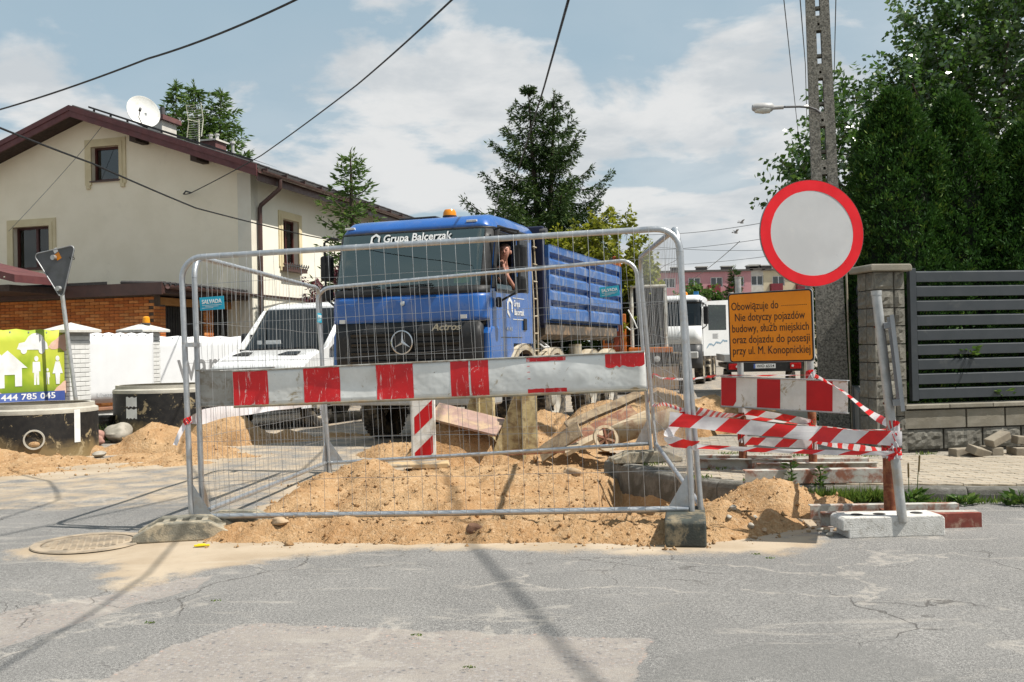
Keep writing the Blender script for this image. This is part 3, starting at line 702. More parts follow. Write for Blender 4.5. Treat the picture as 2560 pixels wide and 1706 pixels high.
# leaning post with a sign plate seen edge-on
lp = thing('sign_post', 'leaning galvanised post with a sign plate turned edge on', 'sign post'); P0 = Vector((2.505, 6.46, .10)); P1 = Vector((2.375, 6.47, 1.57))
MB().tube([P0, P0.lerp(P1, .5), P1], .0305, 18).build('tube', postm, lp, True)
MB().cyl(P1, P1+Vector((-.001, 0, .03)), .034, 16).build('cap', postm, lp, True)
M = Matrix.Translation((2.435, 6.46, 1.13)) @ Euler((0, R(-5), R(-19))).to_matrix().to_4x4()
MB().bx(.055, .060, -.30, .30, -.30, .30, M).build('sign_plate', sheet_back, lp)
for s in (-1, 1): MB().bx(.035, .055, s*.3-.008, s*.3+.008, -.3, .3, M).build('edge_flange', sheet_back, lp)
for z in (-.26, .24):
    MB().bx(.0, .056, -.06, .06, z-.02, z+.02, M).build('bracket', sheet_back, lp, bevel=.003)
    MB().cyl(M @ Vector((-.06, 0, z)), M @ Vector((.03, 0, z)), .007, 8).build('bolt', rust, lp)
cf_ = thing('concrete_block', 'white concrete foot block under the leaning post', 'concrete block', (2.44, 6.56, 0), R(3))
conc_w = pm('white_concrete', (.60, .59, .56), (.5, .49, .46), 10, .93, bump=.45, bsc=110, dirt=(.25, .23, .2), damt=.25, dsc=40)
m = MB().prism([(-.34, .05), (-.30, .05), (-.30, .0), (.34, .0), (.34, .115), (.32, .135), (-.32, .135), (-.34, .12)], -.11, .11); m.build('block', conc_w, cf_, bevel=.008)
hole = pm('dark_hole', (.03, .028, .025), None, 5, 1)
for x in (-.2, -.05, .2): MB().lathe([(0, .1365), (.035, .1365), (.037, .138), (.041, .136)], 16, (x, .0, 0)).build('socket_hole', hole, cf_)
redst = pm('red_oxide', (.20, .045, .030), (.15, .035, .025), 12, .8, dirt=(.4, .3, .22), damt=.3, dsc=8)
rb = thing('steel_bar', 'dark red steel channel poking out behind the concrete foot', 'steel bar', (2.9, 6.78, .0), R(4))
MB().bx(-.35, .25, -.05, .05, 0, .01).build('flange', redst, rb); MB().bx(-.35, .25, -.05, -.042, .01, .088).build('web', redst, rb); MB().bx(-.35, .25, -.05, .05, .088, .097).build('flange', redst, rb)
# long pale channel lying on the kerb edge
lc = thing('steel_bar', 'long pale steel channel lying along the kerb edge by the weeds', 'steel bar', (2.45, 8.25, .118), R(-2)); 
MB().bx(-.55, .6, -.06, -.052, .0, .11).build('web', channel, lc); MB().bx(-.55, .6, -.052, .06, 0, .008).build('flange', channel, lc); MB().bx(-.55, .6, -.052, .06, .102, .11).build('flange', channel, lc)

# ============================================================ diagonal beacon board
bc = thing('beacon_board', 'upright beacon board with red and white diagonals in the sand', 'barrier', (-1.03, 11.35, .07), R(3))
wplast = pm('beacon_white', (.72, .72, .70), (.62, .61, .58), 6, .4, dirt=(.4, .33, .22), damt=.25, dsc=7)
MB().prism([(x, y) for x, y in [(-.14, -.02), (-.125, -.035), (.125, -.035), (.14, -.02), (.14, .02), (-.14, .02)]], 0, 1.0, 'z').build('board', wplast, bc, bevel=.006)
def clip_band(x0, x1, z0, z1, off, wd, slope):
    pts = [(x0, off+slope*x0), (x1, off+slope*x1), (x1, off+wd+slope*x1), (x0, off+wd+slope*x0)]
    outp = pts
    for zz_, s in ((z0, 1), (z1, -1)):
        res = []
        for i in range(len(outp)):
            a, b = outp[i-1], outp[i]; ia, ib = s*(a[1]-zz_) >= 0, s*(b[1]-zz_) >= 0
            if ia != ib: t = (zz_-a[1])/(b[1]-a[1]); res.append((a[0]+(b[0]-a[0])*t, zz_))
            if ib: res.append(b)
        outp = res
        if not outp: break
    return outp
for k in range(-1, 4):
    po = clip_band(-.10, .105, .02, .98, -.05+.40*k, .20, .95)
    if len(po) > 2: MB().prism(po, -.0375, -.0355).build('red_stripe', red2, bc)
MB().bx(-.14, .14, -.05, .05, -.04, -.005).build('shoe', wplast, bc)
MB().prism([(-.45, 0), (.3, 0), (.28, .06), (-.4, .05)], -.2, .12, 'y').build('base_plate', pm('beacon_base', (.30, .26, .2), (.2, .17, .13), 8, .9, dirt=(.5, .36, .2), damt=.5, dsc=6), bc, bevel=.01).location = (0, -.2, -.09)

# ============================================================ plastic warning tape
q = NT('tape'); uvn = q.n('ShaderNodeUVMap'); su = q.sepc(uvn.outputs[0])
ph = q.math('FRACT', q.math('ADD', q.math('MULTIPLY', su[0], 1/.30), q.math('MULTIPLY', su[1], -.28)))
st = q.math('LESS_THAN', ph, .46); n1 = q.noise(9, 5, .6)
c = q.mix(st, q.mix(q.ramp(n1, .4, .7), (.76, .75, .76), (.62, .60, .62)), q.mix(q.ramp(n1, .4, .7), (.74, .02, .02), (.60, .015, .02)))
q.fin(c, .3, q.bump(q.noise((3, 3, 60), 4), .35, .006), spec=.6)
tl = q.n('ShaderNodeBsdfTranslucent', {0: c}); mx = q.n('ShaderNodeMixShader', {0: .32}); q.t.links.new(q.b.outputs[0], mx.inputs[1]); q.t.links.new(tl.outputs[0], mx.inputs[2]); q.t.links.new(mx.outputs[0], q.o.inputs[0])
MATS['tape'] = q.m
tape_white = pm('tape_white', (.74, .72, .74), (.66, .63, .66), 9, .35)
def ribbon(label, pts, wd=.075, twist=0, name='warning_tape', t0=0, mat=None, sag=0, seed=0, fold=1., parent=None, pinch=None):
    """thin band along pts; stands on edge and may twist; fold narrows it"""
    P = [Vector(p) for p in pts]; n = 22*(len(P)-1); cv = []
    for i in range(n+1):
        s = i/n*(len(P)-1); k = min(int(s), len(P)-2); f = s-k
        p0, p1, p2, p3 = P[max(k-1, 0)], P[k], P[k+1], P[min(k+2, len(P)-1)]
        q_ = .5*((2*p1)+(p2-p0)*f+(2*p0-5*p1+4*p2-p3)*f*f+(3*p1-p0-3*p2+p3)*f**3) if len(P) > 2 else p1.lerp(p2, f)
        q_ = q_+Vector((0, 0, -sag*4*(i/n)*(1-i/n))); cv.append(q_)
    V = []; U = []; Fs = []; d = 0; rd = random.Random(seed); ph0 = rd.uniform(0, 6)
    for i, p in enumerate(cv):
        if i: d += (p-cv[i-1]).length
        tg = (cv[min(i+1, n)]-cv[max(i-1, 0)]).normalized(); side = tg.cross(Vector((0, 0, 1))).normalized(); upv = side.cross(tg)
        a = t0+twist*i/n+.10*math.sin(ph0+i*.23); wv = upv*math.cos(a)+side*math.sin(a); ww = wd*fold*(.93+.07*math.sin(ph0*2+i*.31))
        if pinch: ww *= 1-pinch*(1-min(1, i/n*7))-pinch*(1-min(1, (1-i/n)*7))
        for j in range(4):
            f = j/3-.5; bow = side*(.006*math.sin(i*.19+j+ph0)); V.append(p+wv*(ww*f)+bow); U.append((d, j/3))
    for i in range(n):
        for j in range(3): Fs.append((i*4+j, (i+1)*4+j, (i+1)*4+j+1, i*4+j+1))
    me = bpy.data.meshes.new(name); me.from_pydata([tuple(v) for v in V], [], Fs); uv = me.uv_layers.new(name='UVMap')
    for l in me.loops: uv.data[l.index].uv = U[l.vertex_index]
    o = link(name, me, mat or MATS['tape'], parent, True, fix=False)
    if label: tag(o, label, 'tape', 'red and white warning tapes')
    return o
def wrap(par, x, y, z, r=.034, h=.07, seed=0):
    pts = [(x+r*math.cos(a), y+r*math.sin(a), z+.012*math.sin(a+seed)) for a in [2*math.pi*i/14 for i in range(15)]]
    ribbon(None, pts, h, name='tape_wrap', seed=seed, parent=par)
t1 = ribbon('widest front tape with bold diagonals, fence to leaning post', [(1.02, 6.53, .79), (1.55, 6.48, .725), (2.1, 6.45, .665), (2.50, 6.425, .64)], .098, seed=1)
wrap(t1, 2.458, 6.464, .635, .037, .1, 1)
t2 = ribbon('upper narrow tape from the fence past both sign posts', [(1.22, 6.66, .83), (1.7, 8.0, .70), (2.12, 9.36, .60), (2.66, 8.96, .53), (2.62, 7.6, .60), (2.50, 6.47, .70)], .075, twist=1.1, t0=.5, seed=2, fold=.85)
wrap(t2, 2.46, 6.465, .715, .036, .07, 4); wrap(t2, 2.70, 9.025, .53, .036, .1, 2)
t3 = ribbon('lowest tape folded thin, fence to leaning post', [(1.21, 6.60, .60), (1.7, 6.52, .57), (2.2, 6.46, .55), (2.50, 6.43, .545)], .075, seed=3, fold=.42)
wrap(t3, 2.468, 6.464, .535, .036, .075, 3)
t4 = ribbon('slanting tape from the short striped board down to the leaning post', [(2.70, 8.93, .985), (2.62, 8.0, .90), (2.52, 7.1, .78), (2.46, 6.5, .72)], .07, twist=2.2, t0=.3, seed=4, fold=.75)
wrap(t4, 2.70, 9.03, .985, .04, .075, 9)
t5 = ribbon('pale back tape between the two rusty sockets, lower run', [(2.16, 9.36, .37), (2.4, 9.17, .365), (2.68, 8.96, .36)], .085, seed=5)
wrap(t5, 2.70, 9.022, .36, .041, .09, 5); wrap(t5, 2.16, 9.42, .40, .041, .09, 6)
t6 = ribbon('pale back tape between the sign posts, upper run', [(2.17, 9.38, .64), (2.4, 9.2, .61), (2.68, 8.98, .555)], .07, seed=6, t0=.3)
t7 = ribbon('twisted tape from the right socket to the rusty pipe', [(2.72, 8.97, .39), (2.7, 8.2, .42), (2.66, 7.4, .47), (2.63, 7.0, .50)], .06, twist=.8, seed=7)
wrap(t7, 2.64, 7.02, .5, .049, .08, 7)
t8 = ribbon('tape lying along the top edge of the short striped board', [(1.50, 10.05, .95), (1.72, 9.75, .945), (1.95, 9.33, .985), (2.3, 9.03, .985), (2.68, 8.72+.22, .985)], .06, twist=.5, t0=.9, seed=8, fold=.7)
t9 = ribbon('loose tape looped at the right front fence post', [(1.18, 6.66, .85), (1.10, 6.6, .78), (1.02, 6.54, .69), (1.05, 6.55, .64), (1.22, 6.62, .60)], .075, twist=.5, seed=9)
t10 = ribbon('thin tape strands inside the right mesh panel', [(1.22, 6.7, .80), (1.28, 8.4, .78), (1.40, 10.0, .70), (1.40, 10.02, .98), (1.5, 10.05, .95)], .05, twist=1, seed=10, fold=.6)
t11 = ribbon('white tape stretched from the left front post to the rear post', [(-2.36, 7.2, .80), (-2.25, 8.0, .83), (-2.12, 9.3, .81), (-2.03, 10.6, .79)], .115, mat=tape_white, seed=11, pinch=.75)
wrap(t11, -2.355, 7.2, .80, .026, .05, 8)
ribbon(None, [(-2.03, 10.6, .78), (-2.05, 10.62, .66), (-2.03, 10.6, .54)], .04, name='tape_tail', mat=tape_white, parent=t11); ribbon(None, [(-2.37, 7.18, .78), (-2.41, 7.17, .70), (-2.44, 7.17, .63)], .035, name='tape_tail', mat=tape_white, parent=t11)
# ============================================================ right-hand property: pillar, plinth wall, slatted gate
wd_ = math.atan2(.15, .989)
split_c = pm('split_block', (.23, .22, .19), (.16, .152, .13), 8, .95, bump=.6, bsc=120, dirt=(.10, .095, .08), damt=.4, dsc=4, var=.14)
smooth_c = pm('smooth_block', (.25, .23, .19), (.20, .185, .15), 7, .93, bump=.3, bsc=120, dirt=(.2, .18, .14), damt=.35, dsc=3, var=.1)
mortar = pm('mortar_dark', (.16, .15, .13), None, 8, .95)
slatm = pm('slat_anthracite', (.045, .052, .060), (.038, .045, .052), 3, .42, dirt=(.14, .14, .13), damt=.12, dsc=4)
def rough_block(w, h, d, amp, sd, sides='f'):
    """block with a broken face towards -y (and +-x when asked); back at y=d"""
    rd = random.Random(sd); nx = max(3, int(w/.035)); nz = max(3, int(h/.035)); V = []; F = []; g = .006
    for j in range(nz+1):
        for i in range(nx+1):
            e = min(i, nx-i, j, nz-j); a = 0 if e == 0 else amp*(1 if e > 1 else .7)
            V.append((g+(w-2*g)*i/nx+(rd.uniform(-.006, .006) if e else 0), -a*rd.uniform(.2, 1.1), g+(h-2*g)*j/nz+(rd.uniform(-.006, .006) if e else 0)))
    for j in range(nz):
        for i in range(nx): F.append((j*(nx+1)+i, j*(nx+1)+i+1, (j+1)*(nx+1)+i+1, (j+1)*(nx+1)+i))
    rim = [i for i in range(nx+1)]+[j*(nx+1)+nx for j in range(1, nz+1)]+[nz*(nx+1)+i for i in range(nx-1, -1, -1)]+[j*(nx+1) for j in range(nz-1, 0, -1)]
    n0 = len(V); V += [(V[k][0], d, V[k][2]) for k in rim]; m = len(rim)
    for k in range(m): F.append((rim[k], n0+k, n0+(k+1) % m, rim[(k+1) % m]))
    F.append(tuple(n0+k for k in range(m)))
    return V, F
def block_mesh(name, mat, *a):
    V, F = rough_block(*a); me = bpy.data.meshes.new(name); me.from_pydata(V, [], F); me.materials.append(mat)
    bm = bmesh.new(); bm.from_mesh(me); bmesh.ops.recalc_face_normals(bm, faces=bm.faces); bm.to_mesh(me); bm.free(); return me
def place(me, name, par, loc, rot=(0, 0, 0)):
    o = bpy.data.objects.new(name, me); col.objects.link(o); o.parent = par; o.location = loc; o.rotation_euler = rot; return o
pil = thing('gate_pillar', 'rough split block gate pillar with a flat cap by the grey gate', 'pillar', (3.79, 10.41, .105), wd_)
PW = .36; rows = 10; rh = .19
longb = [block_mesh('block_long', split_c, .235, rh, .1, .034, 10+i) for i in range(3)]; shortb = [block_mesh('block_short', split_c, .125, rh, .1, .034, 20+i) for i in range(3)]; sideb = [block_mesh('block_side', split_c, .18, rh, .1, .03, 30+i) for i in range(3)]
MB().bx(.035, PW-.035, .035, PW-.035, -.1, rows*rh).build('core', mortar, pil)
for r in range(rows):
    z = r*rh; place(longb[r % 3], 'block', pil, (0, .012, z)); place(shortb[(r+1) % 3], 'block', pil, (.235, .012, z))
    for k in (0, 1):
        place(sideb[(r+k) % 3], 'block', pil, (.012, PW-k*.18, z), (0, 0, R(-90))); place(sideb[(r+k+1) % 3], 'block', pil, (PW-.012, k*.18, z), (0, 0, R(90)))
MB().prism([(-.055, 0), (PW+.055, 0), (PW+.055, .05), (PW+.04, .075), (-.04, .075), (-.055, .05)], -.055, PW+.055).build('cap', smooth_c, pil, bevel=.012).location = (0, 0, rows*rh+.003)
# plinth wall
wl = thing('plinth_wall', 'low block wall under the grey slatted gate', 'wall', (3.74+PW*math.cos(wd_)+.005, 10.40+PW*math.sin(wd_), .105), wd_)
MB().bx(0, 4.5, .06, .25, -.1, .45).build('core', mortar, wl)
rb_ = [block_mesh('block_rough', split_c, .44, .215, .1, .024, 40+i) for i in range(3)]; sb_ = [block_mesh('block_smooth', smooth_c, .44, .20, .1, .003, 50+i) for i in range(2)]
for i in range(10): place(rb_[i % 3], 'block', wl, (i*.45+.005, .02, .02)); place(sb_[i % 2], 'block', wl, (i*.45-.19+.19*(i == 0), .0, .24))
for i in range(9): MB().bx(i*.5+.003, i*.5+.497, -.03, .29, .452, .495).build('coping', smooth_c, wl, bevel=.006)
gt_ = thing('slatted_gate', 'anthracite metal gate of broad horizontal slats', 'gate', (3.74+.5*math.cos(wd_), 10.40+.5*math.sin(wd_)+.09, .105), wd_)
MB().bx(0, .075, 0, .06, .53, 1.94).build('frame_post', slatm, gt_, bevel=.004)
MB().bx(4.0, 4.07, 0, .06, .53, 1.94).build('frame_post', slatm, gt_, bevel=.004)
for k in range(9):
    z = .55+k*.1555; m = MB().prism([(.006, z), (.05, z), (.05, z+.112), (.03, z+.116), (.006, z+.104)], .078, 3.995, 'x'); m.build('slat', slatm, gt_, bevel=.003)
# dark fence running back along the street from the pillar
sf = thing('side_fence', 'dark slatted fence on a low wall running back behind the pillar', 'fence', (3.80, 10.9, .1), R(-17))
MB().bx(-.02, .2, 0, 7, -.1, .62).build('plinth', pm('plinth_shade', (.2, .2, .185), (.15, .15, .14), 5, .95), sf)
for k in range(8): MB().bx(.06, .10, .05, 7, .70+k*.155, .81+k*.155).build('slat', slatm, sf)
for y in (0.02, 2.4, 4.8): MB().bx(.05, .12, y, y+.06, .62, 1.95).build('upright', slatm, sf)

# ============================================================ concrete power pole and lamp
pc = pm('pole_concrete', (.20, .19, .16), (.09, .087, .075), 34, .95, bump=1.0, bsc=75, dirt=(.33, .31, .27), damt=.4, dsc=45, lo=.4, hi=.6)
pole = thing('power_pole', 'tall weathered concrete power pole with slots up its face', 'utility pole', (4.0, 12.4, .0)); pole.rotation_euler = (R(0), R(-1.0), R(-13))
holes = []; z = 2.35
while z < 8.2: holes += [(-.037, .037, z, z+.42), (-.018, .018, z+.475, z+.51)]; z += .60
m = MB(); wall_holes(m, -.18, .18, -.3, lambda x: 9.0, holes, -.085, .085)
for z0 in [h[2] for h in holes if h[3]-h[2] > .2]:
    m.bx(-.0375, .0375, -.05, .05, z0+.09, z0+.13)
m.v = [(x*(1-.042*zz_), y*(1-.03*zz_), zz_) for x, y, zz_ in m.v]
m.build('shaft', pc, pole, bevel=.008)
lich = pm('lichen', (.45, .22, .03), (.3, .2, .05), 40, .95)
steel_d = pm('dark_steel', (.10, .10, .105), (.07, .07, .07), 10, .6, metal=.4)
MB().tube([(-.16, -.06, 3.2), (-.168, -.05, 2.0), (-.175, -.05, .3)], .012, 8).build('earth_wire', pm('galv_strip', (.4, .36, .28), (.3, .25, .18), 8, .6), pole).location = (.37, -.02, -.3)
lamp = thing('street_lamp', 'small street lamp on a curved arm fixed to the concrete pole', 'street lamp', (3.9, 12.3, 4.12))
MB().tube([(-.02, 0, 0), (-.08, 0, .045), (-.16, 0, .075), (-.28, 0, .085), (-.48, 0, .085), (-.6, 0, .08)], .014, 10).build('arm', steel_d, lamp, True)
MB().tube([(-.48, 0, .083), (-.62, 0, .078)], .026, 10).build('neck', pm('lamp_grey', (.42, .42, .42), None, 5, .5), lamp, True)
MB().lathe([(0, -.24), (.035, -.235), (.055, -.2), (.06, -.1), (.055, 0), (.03, .03), (0, .03)], 16, axis='x', c=(-.63, 0, .085)).build('hood', pm('lamp_grey', (.42, .42, .42), None, 5, .5), lamp, True)
MB().lathe([(0, -.22), (.045, -.2), (.058, -.1), (.05, -.02), (0, .0)], 16, axis='x', c=(-.63, 0, .062)).build('lens', pm('lamp_lens', (.62, .63, .6), None, 5, .25), lamp, True)
# ============================================================ house on the left
stucco = pm('stucco', (.88, .80, .63), (.83, .75, .58), 1.2, .92, bump=.25, bsc=160, dirt=(.55, .50, .40), damt=.08, dsc=(1.2))
trim = pm('window_trim', (.66, .57, .37), (.60, .51, .32), 3, .8)
fascia = pm('fascia_burgundy', (.125, .042, .042), (.095, .032, .034), 3, .55, bump=.1, bsc=20)
gutter = pm('gutter_brown', (.085, .045, .038), (.065, .036, .032), 4, .4)
soffit = pm('soffit_dark', (.055, .035, .028), (.04, .027, .022), 6, .8)
tiles = pm('roof_tiles', (.035, .033, .034), (.055, .05, .048), 8, .7, bump=.3)
woodf = pm('frame_mahogany', (.075, .018, .014), (.055, .014, .011), 8, .45)
wglass = glassmat('window_glass', (.9, .92, .92), .08, boost=.0); 
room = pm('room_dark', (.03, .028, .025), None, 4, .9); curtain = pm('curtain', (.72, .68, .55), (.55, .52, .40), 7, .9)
hs = thing('house', 'cream rendered house with a burgundy roof edge and two floors', 'house', (-6.5, 25.0, 0), R(-15.24))
GW = 9.6; EH = 5.90; RISE = 1.70; LW = 11.4
top = lambda x: EH+RISE*(1-abs(x+GW/2)/(GW/2))
gholes = [(-4.65, -3.80, 5.95, 6.85), (-7.16, -6.0, 3.72, 4.86)]
m = MB(); wall_holes(m, -GW, 0, 0, top, gholes, 0, .35, cuts=(-GW/2,)); m.build('gable_wall', stucco, hs)
m = MB(); Mx = Matrix.Rotation(R(90), 4, 'Z')  # local x -> y
lh = [(1.6, 2.5, 3.72, 4.92), (7.6, 8.5, 3.72, 4.92)]
wall_holes(m, .352, LW, 0, lambda x: EH, lh, 0, .33, M=Mx); m.build('side_wall', pm('stucco_side_sunlit', (.80, .77, .67), (.76, .73, .63), 1.5, .92, bump=.25, bsc=160), hs)  # second tone of the gable render, with its sunlit look put into the colour
MB().bx(-GW, 0, LW-.3, LW, 0, EH).build('back_wall', stucco, hs); MB().bx(-GW, -GW+.3, .36, LW-.31, 0, EH).build('far_wall', stucco, hs)
MB().bx(-GW+.31, -.36, .4, LW-.32, 2.7, 2.8).build('floor_slab', room, hs)
def window(par, x0, x1, z0, z1, bars, M, sill=True, cur=None, mold=True, glass=None):
    """window set back in its opening: moulding, frame, panes, sill; local wall face is y=0"""
    f = MB()
    w = .06
    for a, b, c, d in ((x0, x0+w, z0, z1), (x1-w, x1, z0, z1), (x0+w, x1-w, z0, z0+w), (x0+w, x1-w, z1-w, z1)): f.bx(a, b, .13, .2, c, d, M)
    n = len(bars)+1; edges = [x0+w]+[x0+(x1-x0)*b for b in bars]+[x1-w]
    for b in edges[1:-1]: f.bx(b-.035, b+.035, .128, .2, z0+w, z1-w, M)
    fo = f.build('window', woodf, par)
    for a, b in zip(edges[:-1], edges[1:]): MB().bx(a+.02, b-.02, .165, .172, z0+w, z1-w, M).build('pane', glass or wglass, fo)
    if cur:
        mm = MB(); k = 16
        for i in range(k): xa = x0+(x1-x0)*i/k; xb = x0+(x1-x0)*(i+1)/k; mm.bx(xa, xb, .23+.02*(i % 2), .235+.02*(i % 2), z0, z1-(.35 if cur == 2 else 0)*abs(math.sin(i*.55)), M)
        mm.build('curtain', curtain, fo)
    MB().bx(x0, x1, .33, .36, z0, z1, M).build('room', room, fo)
    if mold:
        t_ = MB()
        for o_, dp in ((.0, .045), (.10, .03)):
            a0, a1, c0, c1 = x0-o_-.1, x1+o_+.1, z0-.1, z1+o_+.1
            t_.bx(a0, a0+.1, -dp, .01, c0, c1, M); t_.bx(a1-.1, a1, -dp, .01, c0, c1, M); t_.bx(a0+.1, a1-.1, -dp, .01, c1-.1, c1, M)
        for xx in (x0-.1, x1+.1): t_.bx(xx-.06, xx+.06, -.05, .01, z0-.2, z0-.1, M)
        t_.build('moulding', trim, fo)
    if sill: MB().bx(x0-.04, x1+.04, -.06, .14, z0-.03, z0+.002, M).build('sill', gutter, fo)
    return fo
I4 = Matrix.Identity(4)
window(hs, *gholes[0], [], I4, glass=glassmat('attic_glass', (.5, .5, .5), .7)); window(hs, *gholes[1], [.56], I4, cur=2)
Ms = Matrix(((0, -1, 0, 0), (1, 0, 0, 0), (0, 0, 1, 0), (0, 0, 0, 1)))   # x->y , y-> -x  (wall face at x=0, inwards is -x)
for h_ in lh: window(hs, *h_, [.5], Ms, cur=1)
# flower box with wrought iron in front of the side window
fb = MB(); fb.bx(1.5, 2.6, -.22, -.02, 3.50, 3.62, Ms); fb.build('flower_box', gutter, hs)
ir = MB()
for i in range(9): y = 1.52+i*.132; ir.tube([Ms @ Vector((y, -.23, 3.57)), Ms @ Vector((y+.03, -.25, 3.70)), Ms @ Vector((y+.07, -.24, 3.72)), Ms @ Vector((y+.09, -.23, 3.65))], .012, 5)
ir.tube([Ms @ Vector((1.5, -.23, 3.65)), Ms @ Vector((2.6, -.23, 3.65))], .012, 5); ir.build('railing', steel_d, hs)
# corner strip
MB().bx(-.36, .012, -.012, .34, 0, EH-.02).build('corner_strip', pm('stucco_light', (.70, .67, .57), (.66, .62, .52), 2, .9), hs)
# roof: two slabs, dark soffit, burgundy barge boards, gutters
OV = .62; EO = .55; sl = RISE/(GW/2); th = .16
rf = MB()
def roofslab(m, y0, y1, z_off, t, e0=0):
    for s in (-1, 1):
        xr = -GW/2; xe = xr+s*(GW/2+EO); zr = EH+RISE+z_off; ze = EH-EO*sl+z_off
        m.add([(xr, y0, zr), (xe, y0, ze), (xe, y1, ze), (xr, y1, zr), (xr, y0, zr+t), (xe, y0, ze+t), (xe, y1, ze+t), (xr, y1, zr+t)], [(0, 1, 2, 3), (4, 5, 6, 7), (0, 1, 5, 4), (1, 2, 6, 5), (2, 3, 7, 6), (3, 0, 4, 7)])
roofslab(rf, -OV+.03, LW+.5, .012, .14); ro2 = rf.build('roof', soffit, hs)
tl_ = MB(); roofslab(tl_, -OV, LW+.52, .155, .06); tl_.build('tile_layer', tiles, ro2)
# tile ridges: pantile rows seen on the skyline and edge
tr = MB()
for k in range(24):
    y = -OV+.1+k*.5
    for s in (1,):
        xr = -GW/2; xe = xr+s*(GW/2+EO); tr.tube([(xr, y, EH+RISE+.235), (xe, y, EH-EO*sl+.235)], .035, 6)
tr.build('tile_ridge', tiles, ro2)
for s in (-1, 1):
    for (a, b, yy, nm) in ((-.06, .12, -OV-.03, 'barge_board'), (.10, .235, -OV-.055, 'verge_trim')):
        xr = -GW/2; xe = xr+s*(GW/2+EO); zr = EH+RISE; ze = EH-EO*sl
        MB().add([(xr, yy, zr+a), (xe, yy, ze+a), (xe, yy, ze+b), (xr, yy, zr+b), (xr, yy+.045, zr+a), (xe, yy+.045, ze+a), (xe, yy+.045, ze+b), (xr, yy+.045, zr+b)], [(0, 1, 2, 3), (7, 6, 5, 4), (0, 4, 5, 1), (1, 5, 6, 2), (2, 6, 7, 3), (3, 7, 4, 0)]).build(nm, fascia, ro2)
for x in (-1.25, -GW+1.25, -3.0): MB().bx(x-.09, x+.09, -OV+.06, .0, top(x)-.17, top(x)-.02).build('purlin_end', soffit, hs)
xe = EO+.0; ze = EH-EO*sl
MB().bx(xe-.02, xe+.012, -OV, LW+.5, ze-.16, ze+.02).build('eave_board', gutter, hs)
MB().lathe([(.075, 0), (.075, LW+OV+.5), (.068, LW+OV+.5), (.068, 0)], 12, axis='y', c=(xe+.09, -OV, ze+.08), a0=R(180), a1=R(360), close=True).build('gutter', gutter, hs, True)
for k in range(12): MB().bx(xe+.012, xe+.165, -OV+.2+k, -OV+.225+k, ze+.05, ze+.16).build('gutter_hook', gutter, hs)
MB().tube([(xe+.09, .35, ze+.01), (xe+.09, .35, ze-.2), (xe+.05, .35, ze-.25), (.12, .30, ze-.62), (.09, .30, ze-.7), (.09, .30, ze-1.2), (.09, .30, .1)], .055, 12).build('downpipe', gutter, hs, True)
# solar frame rails along the right roof slope, chimneys, dish and aerials
sr = MB(); 
for k in range(10):
    xx = -GW/2+.5+k*.5; zz_ = EH+RISE-(xx+GW/2)*sl; sr.bx(xx-.02, xx+.02, -.35, -.31, zz_+.18, zz_+.32)
sr.add([(-GW/2+.35, -.36, EH+RISE+.25), (.3, -.36, EH-.3*sl+.33), (.3, .9, EH-.3*sl+.33), (-GW/2+.35, .9, EH+RISE+.25)], [(0, 1, 2, 3)]); sr.add([(-GW/2+.35, -.36, EH+RISE+.20), (.3, -.36, EH-.3*sl+.27), (.3, -.36, EH-.3*sl+.33), (-GW/2+.35, -.36, EH+RISE+.25)], [(0, 1, 2, 3)])
sr.build('roof_rail', tiles, ro2)
brn = pm('chimney_clad', (.15, .065, .06), (.11, .05, .05), 5, .6); wht = pm('chimney_white', (.6, .58, .53), (.5, .48, .44), 5, .9)
ch = MB().bx(-4.6, -3.95, 2.1, 2.8, 6.6, 8.0).build('chimney', wht, ro2); MB().bx(-4.7, -3.85, 2.0, 2.9, 7.98, 8.12).build('chimney_cap', brn, ro2)
MB().cyl((-4.2, 2.5, 8.1), (-4.2, 2.5, 8.45), .07, 10).build('flue', steel_d, ro2)
ch2 = MB().bx(-2.78, -2.32, 2.2, 2.75, 5.9, 7.3).build('chimney', brn, ro2); MB().bx(-2.83, -2.27, 2.15, 2.8, 7.301, 7.35).build('chimney_cap', wht, ro2)
for x in (-2.65, -2.45): MB().lathe([(.05, 0), (.05, .15), (.07, .16), (.07, .2), (0, .22)], 10, (x, 2.5, 7.35)).build('flue', pm('flue_grey', (.45, .45, .44), None, 4, .5), ro2)
MB().lathe([(.045, 0), (.045, .4), (.08, .41), (.07, .48), (0, .5)], 10, (-1.9, 2.4, 6.8)).build('vent_pipe', pm('flue_grey', (.45, .45, .44), None, 4, .5), ro2)
# satellite dish on the roof edge
dish = thing('satellite_dish', 'white satellite dish standing on the house roof', 'satellite dish', (-9.5, 25.95, 7.36), 0)
wdish = pm('dish_white', (.72, .72, .69), (.66, .66, .63), 3, .45, dirt=(.5, .48, .42), damt=.2, dsc=5)
rot = Euler((R(-22), 0, R(28)))
dm_ = MB().lathe([(.47*i/10, -.14*(1-(i/10)**2)) for i in range(11)]+[(.478, .004), (.478, -.012)]+[(.465*i/10, -.155*(1-(i/10)**2)) for i in range(10, -1, -1)], 32, axis='y'); 
do = dm_.build('reflector', wdish, dish, True); do.rotation_euler = Euler((R(22), 0, R(180+38))); do.location = (0, 0, .35); do.scale = (.9, 1, 1)
MB().tube([(-.02, -.1, .02), (.03, -.42, .1), (.1, -.5, .26)], .013, 6).build('feed_arm', steel_d, dish)
MB().cyl((.10, -.53, .24), (.085, -.45, .31), .035, 10).build('receiver', steel_d, dish)
MB().tube([(0, .16, .35), (0, .2, 0), (.02, .2, -.5)], .03, 8).build('mast', galv, dish)
ae = thing('grid_aerial', 'white curved grid aerial on a short mast by the chimney', 'aerial', (-8.36, 26.9, 6.75), R(-30))
